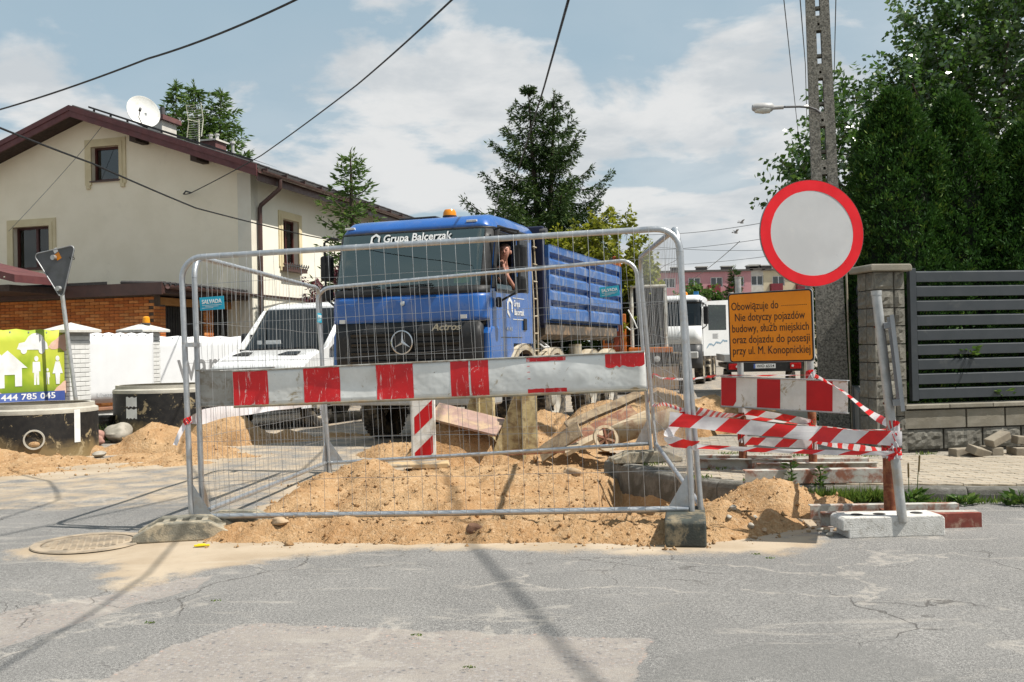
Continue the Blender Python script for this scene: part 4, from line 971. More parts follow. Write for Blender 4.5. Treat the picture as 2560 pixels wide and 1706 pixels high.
wh = pm('aerial_white', (.62, .62, .52), (.52, .5, .4), 5, .5)
MB().cyl((0, 0, -.3), (0, 0, .95), .025, 8).build('mast', wh, ae, True)
for k in range(15):
    z = .42+k*.065; c_ = .12*((k-7)/7)**2; MB().tube([(-.28, -.10+c_*-.6, z), (-.14, -.02-c_*.6, z), (0, .0-c_*.6, z), (.14, -.02-c_*.6, z), (.28, -.10-c_*.6, z)], .008, 4).build('grid_bar', wh, ae)
for x in (-.28, .28): MB().tube([(x, -.10-.072, .42), (x, -.10, .87), (x, -.10-.072, 1.33)], .012, 5).build('grid_edge', wh, ae)
MB().tube([(0, -.02, .87), (0, -.4, .87)], .014, 5).build('feed', wh, ae)

# ============================================================ brick garage wing in front of the house
bw = thing('brick_garage', 'low orange brick garage with a dark brown flat roof edge', 'garage', (-6.5, 25.0, 0), R(-15.24))
brickm = [pm('brick_%d' % i, c, tuple(v*.8 for v in c), 14, .85, bump=.3, bsc=120, var=.16) for i, c in enumerate([(.58, .20, .05), (.50, .155, .04), (.62, .25, .08)])]
X0, Yf = -.56, -3.26
MB().bx(-9.5, X0-.012, Yf+.012, Yf+.25, 0, 2.7).build('wall', pm('brick_joint', (.16, .12, .09), (.12, .09, .07), 12, .95), bw)
def brick_me(l, h, d, mat):
    m = MB().bx(0, l, 0, d, 0, h); me = bpy.data.meshes.new('brick'); me.from_pydata(m.v, [], m.f); me.materials.append(mat)
    bm = bmesh.new(); bm.from_mesh(me); bmesh.ops.bevel(bm, geom=bm.edges[:], offset=.004, segments=1, affect='EDGES'); bm.to_mesh(me); bm.free(); return me
bme = [brick_me(.245, .062, .03, m_) for m_ in brickm]; stuffb = [MB(), MB(), MB()]; nb = 0
cands = []
for r in range(38):
    for c_ in range(30):
        x = X0-.25-c_*.255-(.127 if r % 2 else 0); z = .02+r*.0705
        if z > 2.62 or x < -7.8: continue
        cands.append((x, z))
vis = lambda x, z: (z > 1.72 and x > -6.6)
cands.sort(key=lambda p: not vis(*p))
for x, z in cands:
    k = random.randrange(3)
    if nb < 280: place(bme[k], 'brick', bw, (x, Yf-.012, z)); nb += 1
    else: stuffb[k].bx(x, x+.245, Yf-.012, Yf+.018, z, z+.062)
for k in range(3):
    if stuffb[k].v: tag(stuffb[k].build('brick_field', brickm[k], bw), kind='stuff')
# side towards the street: brick pier, dark slatted doors, yellow lintel
MB().bx(X0-.3, X0-.012, Yf+.26, Yf+3.3, 2.45, 2.62).build('lintel', pm('lintel_ochre', (.5, .26, .09), (.42, .2, .07), 5, .85), bw)
for y0, y1 in ((Yf+.0, Yf+.42), (Yf+1.95, Yf+2.35), (Yf+4.0, Yf+4.4)):
    MB().bx(X0-.3, X0-.004, y0+.012, y1, 0, 2.45).build('pier', MATS['brick_joint'], bw)
    for r in range(34):
        for c_ in range(2):
            y = y0+.005+c_*.205; pj2 = place(bme[random.randrange(3)], 'brick', bw, (X0+.012, y, .02+r*.0705), (0, 0, R(90))) if r > 15 else None
            if pj2: pj2.scale = (.8, 1, 1)
doorm = pm('garage_door_dark', (.022, .02, .02), (.03, .027, .026), 6, .6)
for y0, y1 in ((Yf+.42, Yf+1.95), (Yf+2.35, Yf+4.0)):
    MB().bx(X0-.2, X0-.17, y0, y1, 0, 2.44).build('door', doorm, bw)
    for k in range(int((y1-y0)/.1)): MB().bx(X0-.17, X0-.155, y0+.01+k*.1, y0+.085+k*.1, 0, 2.44).build('door_slat', doorm, bw)
rfm = MB(); rfm.add([(-10, Yf-.35, 2.72), (X0+.45, Yf-.35, 2.66), (X0+.45, 8, 2.66), (-10, .0, 2.9), (-10, Yf-.35, 2.92), (X0+.45, Yf-.35, 2.84), (X0+.45, 8, 2.84), (-10, .0, 3.1)], [(0, 1, 2, 3), (4, 5, 6, 7), (0, 1, 5, 4), (1, 2, 6, 5), (2, 3, 7, 6), (3, 0, 4, 7)]); rfm.build('roof', soffit, bw)
MB().bx(-10, X0+.47, Yf-.385, Yf-.352, 2.64, 2.90).build('fascia', gutter, bw); MB().bx(-10, X0-.9, Yf-.40, Yf-.386, 2.9, 2.96).build('flashing', tiles, bw)
MB().bx(X0+.452, X0+.48, Yf-.35, 8, 2.66, 2.86).build('fascia', gutter, bw)
MB().lathe([(.07, 0), (.07, 11), (.063, 11), (.063, 0)], 12, axis='y', c=(X0+.56, Yf-.3, 2.82), a0=R(180), a1=R(360), close=True).build('gutter', gutter, bw, True)
tt = MB()
for k in range(55): tt.cyl((X0-.6, Yf-.3+k*.2, 2.93), (X0+.5, Yf-.3+k*.2, 2.875), .045, 6)
tt.build('roof_ridge', tiles, bw)
# porch canopy at the left edge of the picture
cn = thing('porch_canopy', 'burgundy edged porch canopy on a grey post in front of the bricks', 'canopy', (-11.05, 20.9, 0), R(-15))
MB().add([(-4, 0, 4.06), (.75, 0, 2.90), (.75, 1.6, 2.90), (-4, 1.6, 4.06), (-4, 0, 4.22), (.75, 0, 3.06), (.75, 1.6, 3.06), (-4, 1.6, 4.22)], [(0, 1, 2, 3), (4, 5, 6, 7), (0, 1, 5, 4), (1, 2, 6, 5), (2, 3, 7, 6), (3, 0, 4, 7)]).build('edge_board', fascia, cn)
MB().bx(-4, .6, .02, 1.5, 2.72, 2.86).build('beam', soffit, cn)
MB().bx(.12, .22, .05, .15, 0, 2.72).build('post', pm('post_grey_paint', (.42, .42, .42), (.37, .37, .37), 5, .6), cn)
for k in range(6): MB().cyl((.5-k*.6, -.002, 3.02+k*.147), (.5-k*.6, -.012, 3.02+k*.147), .016, 6).build('screw', wh, cn)

# ============================================================ white garden fence with banners
wb = pm('white_brick', (.66, .66, .64), (.60, .60, .58), 9, .8, bump=.2, bsc=100, var=.05, dirt=(.45, .42, .36), damt=.15, dsc=4)
wj = pm('white_joint', (.42, .42, .41), None, 9, .9); capm = pm('pillar_cap', (.62, .61, .57), (.54, .53, .49), 6, .85, dirt=(.35, .33, .28), damt=.3, dsc=5)
FD = math.atan2(.9, .44)   # direction of the fence line
wbm = [brick_me(.205, .066, .03, wb), brick_me(.098, .066, .03, wb)]
def pillar(label, x, y, h):
    t = thing('fence_pillar', label, 'pillar', (x, y, 0), FD-R(90), group='white brick fence pillars'); w = .42
    MB().bx(-w/2+.02, w/2-.02, -w/2+.02, w/2-.02, 0, h).build('core', wj, t)
    r = 0
    while r*.075+.07 < h:
        z = r*.075+.004
        for side in (0, 1):      # street face (+x) and the face towards the road (-y)
            ox = [0, .206] if r % 2 == 0 else [0, .1, .306]; ln = [0, 0] if r % 2 == 0 else [1, 0, 1]
            for a, l in zip(ox, ln):
                if side == 0: place(wbm[l], 'brick', t, (-w/2+a+.003, -w/2, z))
                else: place(wbm[l], 'brick', t, (w/2, -w/2+a+.003, z), (0, 0, R(90)))
        r += 1
    MB().add([(-.33, -.33, h), (.33, -.33, h), (.33, .33, h), (-.33, .33, h), (-.33, -.33, h+.045), (.33, -.33, h+.045), (.33, .33, h+.045), (-.33, .33, h+.045), (0, 0, h+.17)], [(0, 1, 2, 3), (0, 1, 5, 4), (1, 2, 6, 5), (2, 3, 7, 6), (3, 0, 4, 7), (4, 5, 8), (5, 6, 8), (6, 7, 8), (7, 4, 8)]).build('cap', capm, t, bevel=.006)
    return t
PA = (-7.22, 16.3); PB = (-6.72, 18.15)
pillar('white brick fence pillar between the green and the blank banner', *PA, 1.70); pillB = pillar('white brick fence pillar with an amber lamp on its cap', *PB, 1.73)
amber = pm('amber', (.75, .30, .01), (.65, .25, .01), 4, .3)
al = thing('warning_lamp', 'amber warning lamp standing on the far white pillar', 'lamp', (PB[0]+.07, PB[1]-.03, 1.87)); MB().lathe([(.065, 0), (.065, .05), (.06, .13), (.04, .15), (0, .155)], 14).build('lens', amber, al, True); MB().lathe([(.075, 0), (.075, .03), (0, .03)], 14).build('base', steel_d, al)
du_ = Vector((math.cos(FD), math.sin(FD), 0)); dn_ = Vector((math.sin(FD), -math.cos(FD), 0))   # along the fence, towards the street
ban_w = pm('banner_white', (.72, .73, .74), (.68, .69, .70), 2, .55, bump=.1, bsc=3); ban_g = None
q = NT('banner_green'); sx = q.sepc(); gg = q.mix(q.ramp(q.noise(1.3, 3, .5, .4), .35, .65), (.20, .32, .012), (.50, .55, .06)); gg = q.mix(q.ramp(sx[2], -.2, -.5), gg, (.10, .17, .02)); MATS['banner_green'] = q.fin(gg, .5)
blue_s = pm('banner_blue', (.04, .07, .26), (.10, .16, .42), 1, .5); skin_p = pm('print_skin', (.62, .38, .28), (.70, .52, .42), 3, .5); grey_p = pm('print_grey', (.22, .22, .22), None, 3, .5); faint_p = pm('print_faint', (.60, .61, .62), None, 3, .5)
def banner(label, P, L, z0, z1, mat, off=.12):
    o = thing('banner', label, 'banner'); frame(o, Vector((P[0], P[1], (z0+z1)/2))+dn_*off, du_, -dn_, Vector((0, 0, 1)))
    n = 24; V = []; F = []; h = (z1-z0)/2
    for i in range(n+1):
        for j in range(7): V.append((L*i/n, .003*math.sin(i*.9)*math.sin(j*.8+.5)+.002*math.sin(i*2.3), -h+2*h*j/6+(.012*math.cos(i*1.57) if j == 6 else 0)))
    for i in range(n):
        for j in range(6): F.append((i*7+j, (i+1)*7+j, (i+1)*7+j+1, i*7+j+1))
    sh = MB().add(V, F).build('sheet', mat, o, True); s_ = sh.modifiers.new('t', 'SOLIDIFY'); s_.thickness = .003; s_.offset = -1
    for i in range(0, n+1, 3): MB().cyl((L*i/n, -.008, h-.04), (L*i/n, -.002, h-.04), .014, 8).build('eyelet', wirem, o)
    return o, h
BL = 2.6; PA0 = Vector((PA[0], PA[1], 0))-du_*(BL+.24)
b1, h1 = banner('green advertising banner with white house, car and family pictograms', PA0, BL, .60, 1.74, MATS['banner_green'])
yv = -.0065
def sil(par, poly, mat, name='pictogram'): return MB().prism(poly, yv-.001, yv, 'y').build(name, mat, par)
c0 = BL-1.18     # right-hand part seen in the picture
def ell(cx, cz, rx, rz, n=20, a0=0, a1=360): return [(cx+rx*math.cos(R(a0+(a1-a0)*i/n)), cz+rz*math.sin(R(a0+(a1-a0)*i/n))) for i in range(n+(0 if a1-a0 == 360 else 1))]
sil(b1, [(c0-.14, -.32), (c0+.10, -.32), (c0+.10, -.12), (c0+.28, -.12), (c0+.28, -.30), (c0+.40, -.30), (c0+.40, -.02), (c0+.50, -.02), (c0+.16, .25), (c0+.05, .17), (c0+.05, .19), (c0-.05, .19), (c0-.05, .08), (c0-.2, -.02), (c0-.14, -.02)], whitep, 'house_pictogram')
sil(b1, [(c0+.32, .27), (c0+.36, .36), (c0+.46, .38), (c0+.52, .46)]+ell(c0+.66, .42, .14, .10, 8, 140, 0)+[(c0+.86, .36), (c0+.88, .27), (c0+.80, .26)]+ell(c0+.76, .25, .055, .055, 8, 0, -180)+[(c0+.70, .26), (c0+.5, .26)]+ell(c0+.44, .25, .055, .055, 8, 0, -180)+[(c0+.38, .26)], whitep, 'car_pictogram')
for px_, s in ((.66, 1), (.86, .62), (.92+.13, 1)):
    sil(b1, ell(c0+px_, -.0*s+(.12 if s == 1 else -.06), .038*s, .042*s, 12), whitep, 'head_pictogram')
    tpz = .07 if s == 1 else -.10; bz = -.29; ww = .065*s
    if px_ > 1: sil(b1, [(c0+px_-ww*.6, tpz), (c0+px_+ww*.6, tpz), (c0+px_+ww*1.5, -.12), (c0+px_+ww*.7, -.12), (c0+px_+ww*.5, bz), (c0+px_-ww*.5, bz), (c0+px_-ww*.7, -.12), (c0+px_-ww*1.5, -.12)], whitep, 'figure_pictogram')
    else: sil(b1, [(c0+px_-ww, tpz), (c0+px_+ww, tpz), (c0+px_+ww*1.1, -.08 if s == 1 else -.18), (c0+px_+ww*.7, -.08 if s == 1 else -.18), (c0+px_+ww*.7, bz), (c0+px_+.01, bz), (c0+px_, -.12), (c0+px_-.01, bz), (c0+px_-ww*.7, bz), (c0+px_-ww*.7, -.1), (c0+px_-ww*1.1, -.1)], whitep, 'figure_pictogram')
hand = lambda cx, cz, s, f: [(cx+f*a*s, cz+b*s) for a, b in ((0, 0), (.10, .12), (.24, .20), (.36, .30), (.5, .34), (.62, .3), (.62, -.12), (.45, -.10), (.36, -.02), (.22, -.06), (.10, -.06))]
sil(b1, hand(c0+.88, .30, .62, 1), skin_p, 'hand_picture'); sil(b1, [(x, z) for x, z in hand(c0+.98, -.40, .5, 1)], skin_p, 'hand_picture'); sil(b1, hand(c0+.1, -.46, .5, -1), skin_p, 'hand_picture')
MB().bx(0, BL, yv-.0012, yv-.0002, -h1, -h1+.17).build('blue_strip', blue_s, b1)
text('600 444 785 045', .13, whitep, b1, (c0+.35, yv-.002, -h1+.1), width=1.3, name='lettering', bold=.002)
bl2 = (Vector((PB[0], PB[1], 0))-Vector((PA[0], PA[1], 0))).length-.44
b2, h2 = banner('blank white banner hung between the two white pillars', Vector((PA[0], PA[1], 0))+du_*.225, bl2, .52, 1.70, ban_w, .06)
text('Ubezpieczenia', .1, pm('print_pale', (.40, .42, .44), None, 3, .5), b2, (bl2*.4, yv-.001, -h2+.13), width=.75, name='lettering')
b3, h3 = banner('white banner with large grey lettering behind the van', Vector((PB[0], PB[1], 0))+du_*.225, 3.4, .55, 1.66, ban_w, .06)
text('warz', .86, grey_p, b3, (1.22, yv-.001, -.02), width=1.36, name='lettering')
for a, L_, nm in (((PA0.x, PA0.y), BL, 'left of the near pillar'), ((Vector((PA[0], PA[1], 0))+du_*.225)[:2], bl2, 'between the two pillars'), ((Vector((PB[0], PB[1], 0))+du_*.225)[:2], 4.2, 'beyond the far pillar')):
    w_ = thing('plinth_wall', 'white brick plinth under the banner '+nm, 'wall', (a[0], a[1], 0), FD); 
    MB().bx(0, L_, -.1, .1, 0, .40).build('core', wj, w_)
    for i in range(int(L_/.21)):
        for r in range(3): place(wbm[0], 'brick', w_, (i*.209+(.0), -.112, .02+r*.118), (0, 0, 0)) if i*.209+.205 < L_ else None
    MB().bx(0, L_, -.14, .14, .402, .45).build('coping', pm('coping_brown', (.33, .17, .10), (.26, .13, .08), 8, .8), w_, bevel=.006)
    for x in (.03, L_-.03): MB().bx(x-.02, x+.02, -.02, .02, .45, 1.6).build('upright', galv, w_)
    MB().bx(0, L_, -.015, .015, 1.4, 1.44).build('rail', galv, w_)
# ============================================================ vehicles
blue = pm('truck_blue', (.012, .100, .37), (.011, .088, .32), 2, .32, coat=.5, dirt=(.12, .16, .30), damt=.2, dsc=3, spec=.5)
blueb = pm('body_blue', (.022, .095, .30), (.04, .125, .34), 3, .45, dirt=(.20, .24, .34), damt=.32, dsc=4.5, spec=.45)
navy = pm('navy_steel', (.012, .018, .055), (.02, .025, .06), 4, .5)
blk = pm('black_plastic', (.012, .013, .014), (.018, .018, .019), 8, .55, dirt=(.12, .105, .08), damt=.12, dsc=6)
blk2 = pm('black_trim', (.012, .013, .014), None, 8, .3); chassis = pm('chassis_dirty', (.03, .03, .03), (.06, .055, .045), 6, .8, dirt=(.22, .17, .1), damt=.4, dsc=6)
beige = pm('mudguard_beige', (.46, .41, .32), (.38, .33, .25), 5, .8, dirt=(.24, .18, .1), damt=.35, dsc=7)
chrome = pm('chrome', (.62, .63, .64), None, 5, .18, metal=1); silver = pm('silver_paint', (.45, .45, .44), (.38, .38, .37), 6, .5, metal=.3)
tyrem = pm('tyre', (.022, .021, .020), (.03, .028, .026), 12, .9, bump=.3, bsc=60, dirt=(.16, .13, .09), damt=.4, dsc=6)
rimm = pm('rim_dusty', (.40, .38, .33), (.3, .28, .24), 7, .7, dirt=(.3, .22, .13), damt=.4, dsc=6)
seatm = pm('seat_cloth', (.035, .036, .038), (.05, .05, .052), 20, .9); dashm = pm('dashboard', (.16, .18, .17), (.13, .145, .14), 5, .7)
screen = glassmat('windscreen_glass', (.62, .80, .78), .25, boost=.12, gcol=(.80, .95, .90)); vscreen = glassmat('van_glass', (.4, .46, .5), .55, boost=-.01); sidegl = glassmat('side_glass', (.6, .75, .73), .55)
whitev = pm('van_white', (.74, .75, .75), (.70, .71, .71), 2, .3, coat=.4, dirt=(.5, .47, .42), damt=.14, dsc=3)
lampw = pm('lamp_white', (.7, .7, .68), None, 5, .2); lampr = pm('lamp_red', (.45, .01, .01), None, 5, .25); lampo = pm('lamp_orange', (.75, .25, .01), None, 5, .25)
def stations(hw, r, x0=None, x1=None, n=9):
    a = [hw-r+r*math.sin(R(90)*i/n) for i in range(n+1)]; s = sorted(set([round(v, 5) for v in [-v for v in a]+[-(hw-r)*.5, 0, (hw-r)*.5]+a]))
    if x0 is not None: s = [v for v in s if x0 < v < x1]; s = [x0]+s+[x1]
    return s
def loft(rows, hw, r, rr=0, x0=None, x1=None, push=0):
    """rows of (y, z, roofness); front corners rounded in plan by r, roof edge by rr"""
    xs_ = stations(hw, r, x0, x1); m = MB(); n = len(xs_); V = []
    for y, z, k in rows:
        for x in xs_:
            d = max(0, abs(x)-(hw-r)); dy = r-math.sqrt(max(0, r*r-d*d)); dz = 0
            if rr: d2 = max(0, abs(x)-(hw-rr)); dz = (rr-math.sqrt(max(0, rr*rr-d2*d2)))*k
            V.append((x, y+dy*(1-.0*k)-push, z-dz))
    F = [(i*n+j, i*n+j+1, (i+1)*n+j+1, (i+1)*n+j) for i in range(len(rows)-1) for j in range(n-1)]
    return m.add(V, F)
def solid(o, t, off=-1):
    s = o.modifiers.new('t', 'SOLIDIFY'); s.thickness = t; s.offset = off; return o
def lerp_top(pts):
    def f(x):
        for (a, za), (b, zb) in zip(pts[:-1], pts[1:]):
            if x <= b: return za+(zb-za)*max(0, (x-a))/(b-a)
        return pts[-1][1]
    return f
def wheel(par, x, y, r=.52, w=.30, out=1, rim=rimm):
    nt_ = 40; prof = [(r*.60, -w*.42), (r*.80, -w*.5), (r*.95, -w*.47), (r, -w*.40), (r, w*.40), (r*.95, w*.47), (r*.80, w*.5), (r*.60, w*.42)]
    m = MB().lathe(prof, 36, axis='x', close=True)
    for i in range(nt_):
        a = 2*math.pi*i/nt_; Mr = Matrix.Rotation(a, 4, 'X')
        for s in (-1, 1): m.bx(min(s*w*.1, s*w*.46), max(s*w*.1, s*w*.46), -.022, .022, r-.012, r+.014, Mr @ Matrix.Rotation(s*.0, 4, 'Z'))
    t = m.build('wheel', tyrem, par, True); t.location = (x, y, r)
    m = MB().lathe([(r*.61, w*.40), (r*.57, w*.42), (r*.52, w*.28), (r*.42, w*.10), (r*.28, w*.14), (r*.27, w*.34), (r*.2, w*.40), (0, w*.41)], 32, axis='x')
    o = m.build('rim', rim, t, True)
    b = MB()
    for i in range(10):
        a = 2*math.pi*i/10; b.cyl((w*.10, r*.36*math.cos(a), r*.36*math.sin(a)), (w*.24, r*.36*math.cos(a), r*.36*math.sin(a)), .022, 6)
    b.build('wheel_nuts', steel_d, t)
    for i in range(8):
        a = 2*math.pi*(i+.5)/8; MB().cyl((w*.12, r*.47*math.cos(a), r*.47*math.sin(a)), (w*.215, r*.47*math.cos(a), r*.47*math.sin(a)), .03, 8).build('vent_hole', hole, t)
    if out < 0: t.rotation_euler = (0, 0, R(180))
    return t
tk_ = thing('tipper_truck', 'blue tipper truck facing the fence, its driver looking out', 'truck', (-1.435, 13.32, 0), R(-19.5))
HW = 1.15; RC = .20
o = loft([(.04, .98, 0), (.0, 1.2, 0), (.0, 1.45, 0), (.0, 1.665, 0)], HW-.06, .12).build('grille', blk, tk_, True); solid(o, .03)
for z in (1.10, 1.22, 1.34, 1.47):
    o = loft([(-.012, z, 0), (-.022, z+.05, 0), (-.004, z+.07, 0)], .86, .10).build('grille_bar', blk2, tk_, True); solid(o, .01)
o = loft([(.0, 1.67, 0), (-.004, 1.72, 0), (.0, 1.85, 0), (.02, 1.98, 0), (.035, 2.03, 0)], HW, RC).build('front_flap', blue, tk_, True); solid(o, .02)
o = loft([(.03, 2.032, 0), (.045, 2.07, 0), (.06, 2.13, 0)], HW, RC).build('wiper_panel', blk, tk_, True); solid(o, .02)
wsr = [(.062, 2.132, 0), (.10, 2.3, 0), (.16, 2.52, 0), (.23, 2.74, 0), (.285, 2.90, 0)]
o = loft(wsr, HW, RC, 0, -1.06, 1.06).build('windscreen', screen, tk_, True)
for a, b in ((-HW, -1.06), (1.06, HW)):
    o = loft(wsr, HW, RC, 0, a, b).build('pillar_trim', blk, tk_, True); solid(o, .03)
o = loft([(.245, 2.79, 0), (.285, 2.903, 0)], HW, RC, 0, -1.05, 1.05, push=-.012).build('sun_strip', pm('sun_strip', (.018, .055, .05), None, 3, .3), tk_, True)
o = loft([(.287, 2.902, 0), (.30, 2.925, 0), (.31, 2.935, 0)], HW, RC, .12).build('screen_seal', blk, tk_, True); solid(o, .02)
rowsr = [(.31, 2.937, .2), (.34, 2.99, .6), (.40, 3.05, 1), (.50, 3.10, 1), (.68, 3.135, 1), (1.2, 3.15, 1), (1.97, 3.14, 1)]
o = loft(rowsr, HW, RC, .20).build('roof', blue, tk_, True); solid(o, .02)
doorpts = [(.26, 2.12), (.36, 2.52), (.485, 2.91), (.55, 2.955), (1.99, 2.955)]
for s, nm in ((1, 'door'), (-1, 'door')):
    Mw = Matrix(((0, -s, 0, s*HW), (1, 0, 0, 0), (0, 0, 1, 0), (0, 0, 0, 1)))
    m = MB(); wall_holes(m, .205, 1.99, 1.05, lerp_top([(.205, 1.95)]+doorpts), [(.47, 1.24, 2.10, 2.84), (1.12, 1.99, 1.05, 1.36)], 0, .05, cuts=[p[0] for p in doorpts], M=Mw); d_ = m.build('door', blue, tk_)
    fr = MB()
    for a, b, c, d in ((.43, .47, 2.06, 2.88), (1.24, 1.28, 2.06, 2.88), (.47, 1.24, 2.06, 2.10), (.47, 1.24, 2.84, 2.88)): fr.bx(a, b, -.012, .055, c, d, Mw)
    fr.build('window_frame', blk, d_)
    MB().tube([Mw @ Vector((.30, -.012, 2.10)), Mw @ Vector((.40, -.014, 2.5)), Mw @ Vector((.50, -.014, 2.86)), Mw @ Vector((.56, -.012, 2.93)), Mw @ Vector((1.3, -.012, 2.93)), Mw @ Vector((1.95, -.01, 2.93))], .035, 8).build('rain_gutter', blk, d_, True)
    MB().bx(1.55, 1.68, -.02, .0, 1.55, 1.72, Mw).build('handle', blk, d_, bevel=.01)
    MB().bx(.40, 1.28, .055, .06, 1.5, 2.06, Mw).build('inner_lining', seatm, d_)
    sg = MB().bx(.47, 1.24, .02, .026, 2.10, 2.84 if s < 0 else 2.17, Mw).build('window_glass', sidegl, d_)
    MB().bx(1.34, 1.8, -.012, .0, 2.1, 2.86, Mw).build('rear_quarter', blk2, d_, bevel=.01)
    MB().bx(.30, .31, -.004, .0, 1.05, 2.06, Mw).build('seam', blk2, d_); MB().bx(.31, 1.5, -.004, .0, 1.44, 1.45, Mw).build('seam', blk2, d_)
# step fairings under the corners
for s in (-1, 1):
    m = MB().prism([(.12, 1.06), (.55, 1.06), (.60, 1.44), (.55, 1.60), (.22, 1.60), (.14, 1.50)], min(s*.98, s*(HW+.02)), max(s*.98, s*(HW+.02)), 'x'); m.build('corner_fairing', blue, tk_, bevel=.04)
    m = MB().prism([(.05, 1.02), (.2, 1.02), (.24, 1.18), (.12, 1.26)], min(s*.72, s*.97), max(s*.72, s*.97), 'x'); m.build('step_fairing', blue, tk_, bevel=.03)
    MB().bx(min(s*.5, s*.95), max(s*.5, s*.95), -.02, .1, .72, .95).build('headlight', lampw, tk_, bevel=.02)
MB().bx(-1.2, 1.2, .06, .5, .55, .71).build('bumper', silver, tk_, bevel=.03); MB().bx(-1.22, 1.22, .12, .5, .96, 1.03).build('bumper_step', silver, tk_, bevel=.01)
MB().bx(-1.1, 1.1, .2, .6, .6, 1.0).build('bumper_core', chassis, tk_)
# cab shell behind
m = MB(); wall_holes(m, -1.1, 1.1, 1.05, lambda x: 2.98, [(-.62, .0, 2.2, 2.8)], 1.93, 1.98); m.build('rear_wall', navy, tk_)
MB().bx(-1.1, 1.1, .22, 1.93, 1.05, 1.12).build('cab_floor', blk, tk_)
MB().prism([(.22, 1.6), (.5, 1.6), (.68, 1.95), (.60, 2.08), (.25, 2.10)], -1.08, 1.08, 'x').build('dashboard', dashm, tk_, bevel=.03)
for x in (-.62, .62):
    st_ = MB().bx(x-.25, x+.25, .95, 1.45, 1.45, 1.65).build('seat', seatm, tk_, bevel=.04); MB().bx(x-.24, x+.24, 1.42, 1.56, 1.65, 2.35).build('seat_back', seatm, tk_, bevel=.04); MB().bx(x-.14, x+.14, 1.45, 1.55, 2.4, 2.62).build('headrest', seatm, tk_, bevel=.03)
MB().lathe([(.235, -.014), (.249, 0), (.235, .014), (.221, 0)], 28, axis='z', close=True).build('steering_wheel', blk, tk_, True).matrix_basis = Matrix.Translation((.55, .72, 2.12)) @ Matrix.Rotation(R(28), 4, 'X')
MB().cyl((.55, .72, 2.12), (.55, .5, 1.9), .03, 8).build('steering_column', blk, tk_)
# emblem, lettering, marks
em = MB().lathe([(.148, -.012), (.162, -.006), (.162, .006), (.148, .012), (.140, 0)], 40, axis='y', c=(-.02, -.045, 1.40), close=True).build('emblem_ring', chrome, tk_, True)
st_m = MB()
for k in range(3):
    a = R(90+120*k); tip = Vector((-.02+.145*math.cos(a), -.045, 1.40+.145*math.sin(a))); l1, l2 = a+R(60), a-R(60)
    b1_ = Vector((-.02+.026*math.cos(l1), -.045, 1.40+.026*math.sin(l1))); b2_ = Vector((-.02+.026*math.cos(l2), -.045, 1.40+.026*math.sin(l2))); c_ = Vector((-.02, -.066, 1.40)); cb_ = Vector((-.02, -.03, 1.40))
    st_m.add([tip, b1_, c_, b2_, cb_], [(0, 1, 2), (0, 2, 3), (0, 4, 1), (0, 3, 4)])
st_m.build('emblem_star', chrome, tk_); MB().lathe([(0, -.03), (.17, -.028), (.175, 0)], 32, axis='y', c=(-.02, .0, 1.40)).build('emblem_seat', blk2, tk_, True)
MB().lathe([(0, -.014), (.03, -.012), (.036, 0)], 24, axis='y', c=(-.02, -.0, 1.92)).build('badge', chrome, tk_, True)
text('Actros', .125, pm('letter_chrome', (.5, .44, .32), None, 4, .3, metal=.6), tk_, (.62, -.04, 1.585), width=.42, shear=.25, bold=.002, depth=.006)
hx = [(.085*math.cos(R(30+60*k)), .1*math.sin(R(30+60*k))) for k in range(6)]
def hexlogo(par, M, s=1, name='company_logo'):
    m = MB(); o_ = [Vector((x*s, 0, z*s)) for x, z in hx]; i_ = [p*.62 for p in o_]
    for k in range(6):
        if k == 4: continue
        a, b = k, (k+1) % 6; m.add([M @ o_[a], M @ o_[b], M @ i_[b], M @ i_[a]], [(0, 1, 2, 3)])
    return solid(m.build(name, whitep, par), .002)
tlt = math.atan2(.065, .16)
text('Grupa Balcerzak', .165, whitep, tk_, (.10, .232, 2.825), rot=(R(90)-tlt, 0, 0), width=1.02, bold=.003)
hexlogo(tk_, Matrix.Translation((-.53, .236, 2.825)) @ Matrix.Rotation(-tlt, 4, 'X'), .95)
Mr = Matrix.Translation((HW+.006, 0, 0))
text('Grupa', .125, whitep, tk_, (HW+.006, 1.27, 1.92), rot=(R(90), 0, R(90)), width=.26, bold=.002); text('Balcerzak', .125, whitep, tk_, (HW+.006, 1.37, 1.80), rot=(R(90), 0, R(90)), width=.42, bold=.002)
hexlogo(tk_, Matrix.Translation((HW+.006, .98, 1.86)) @ Matrix.Rotation(R(90), 4, 'Z'), 1.5)
for z in (2.0, 1.70): MB().bx(HW+.003, HW+.006, 1.10, 1.6, z-.004, z+.004).build('logo_line', whitep, tk_)
text('4141', .085, chrome, tk_, (HW+.008, .95, 1.56), rot=(R(90), 0, R(90)), width=.24, bold=.001)
for x, z in ((-.93, 1.70), (.86, 1.72)): MB().bx(x-.045, x+.045, -.012, .01 if x < 0 else .012, z-.026, z+.026).build('white_marker', lampw, tk_)
yl = MB().bx(-.11, .11, -.002, .002, -.075, .075).build('permit_sticker', pm('sticker', (.55, .58, .10), (.62, .68, .30), 18, .5), tk_); yl.location = (.80, .108, 2.24); yl.rotation_euler = (-R(15), 0, 0)
text('C16', .06, black_print, yl, (-.03, -.004, .035), bold=.001)
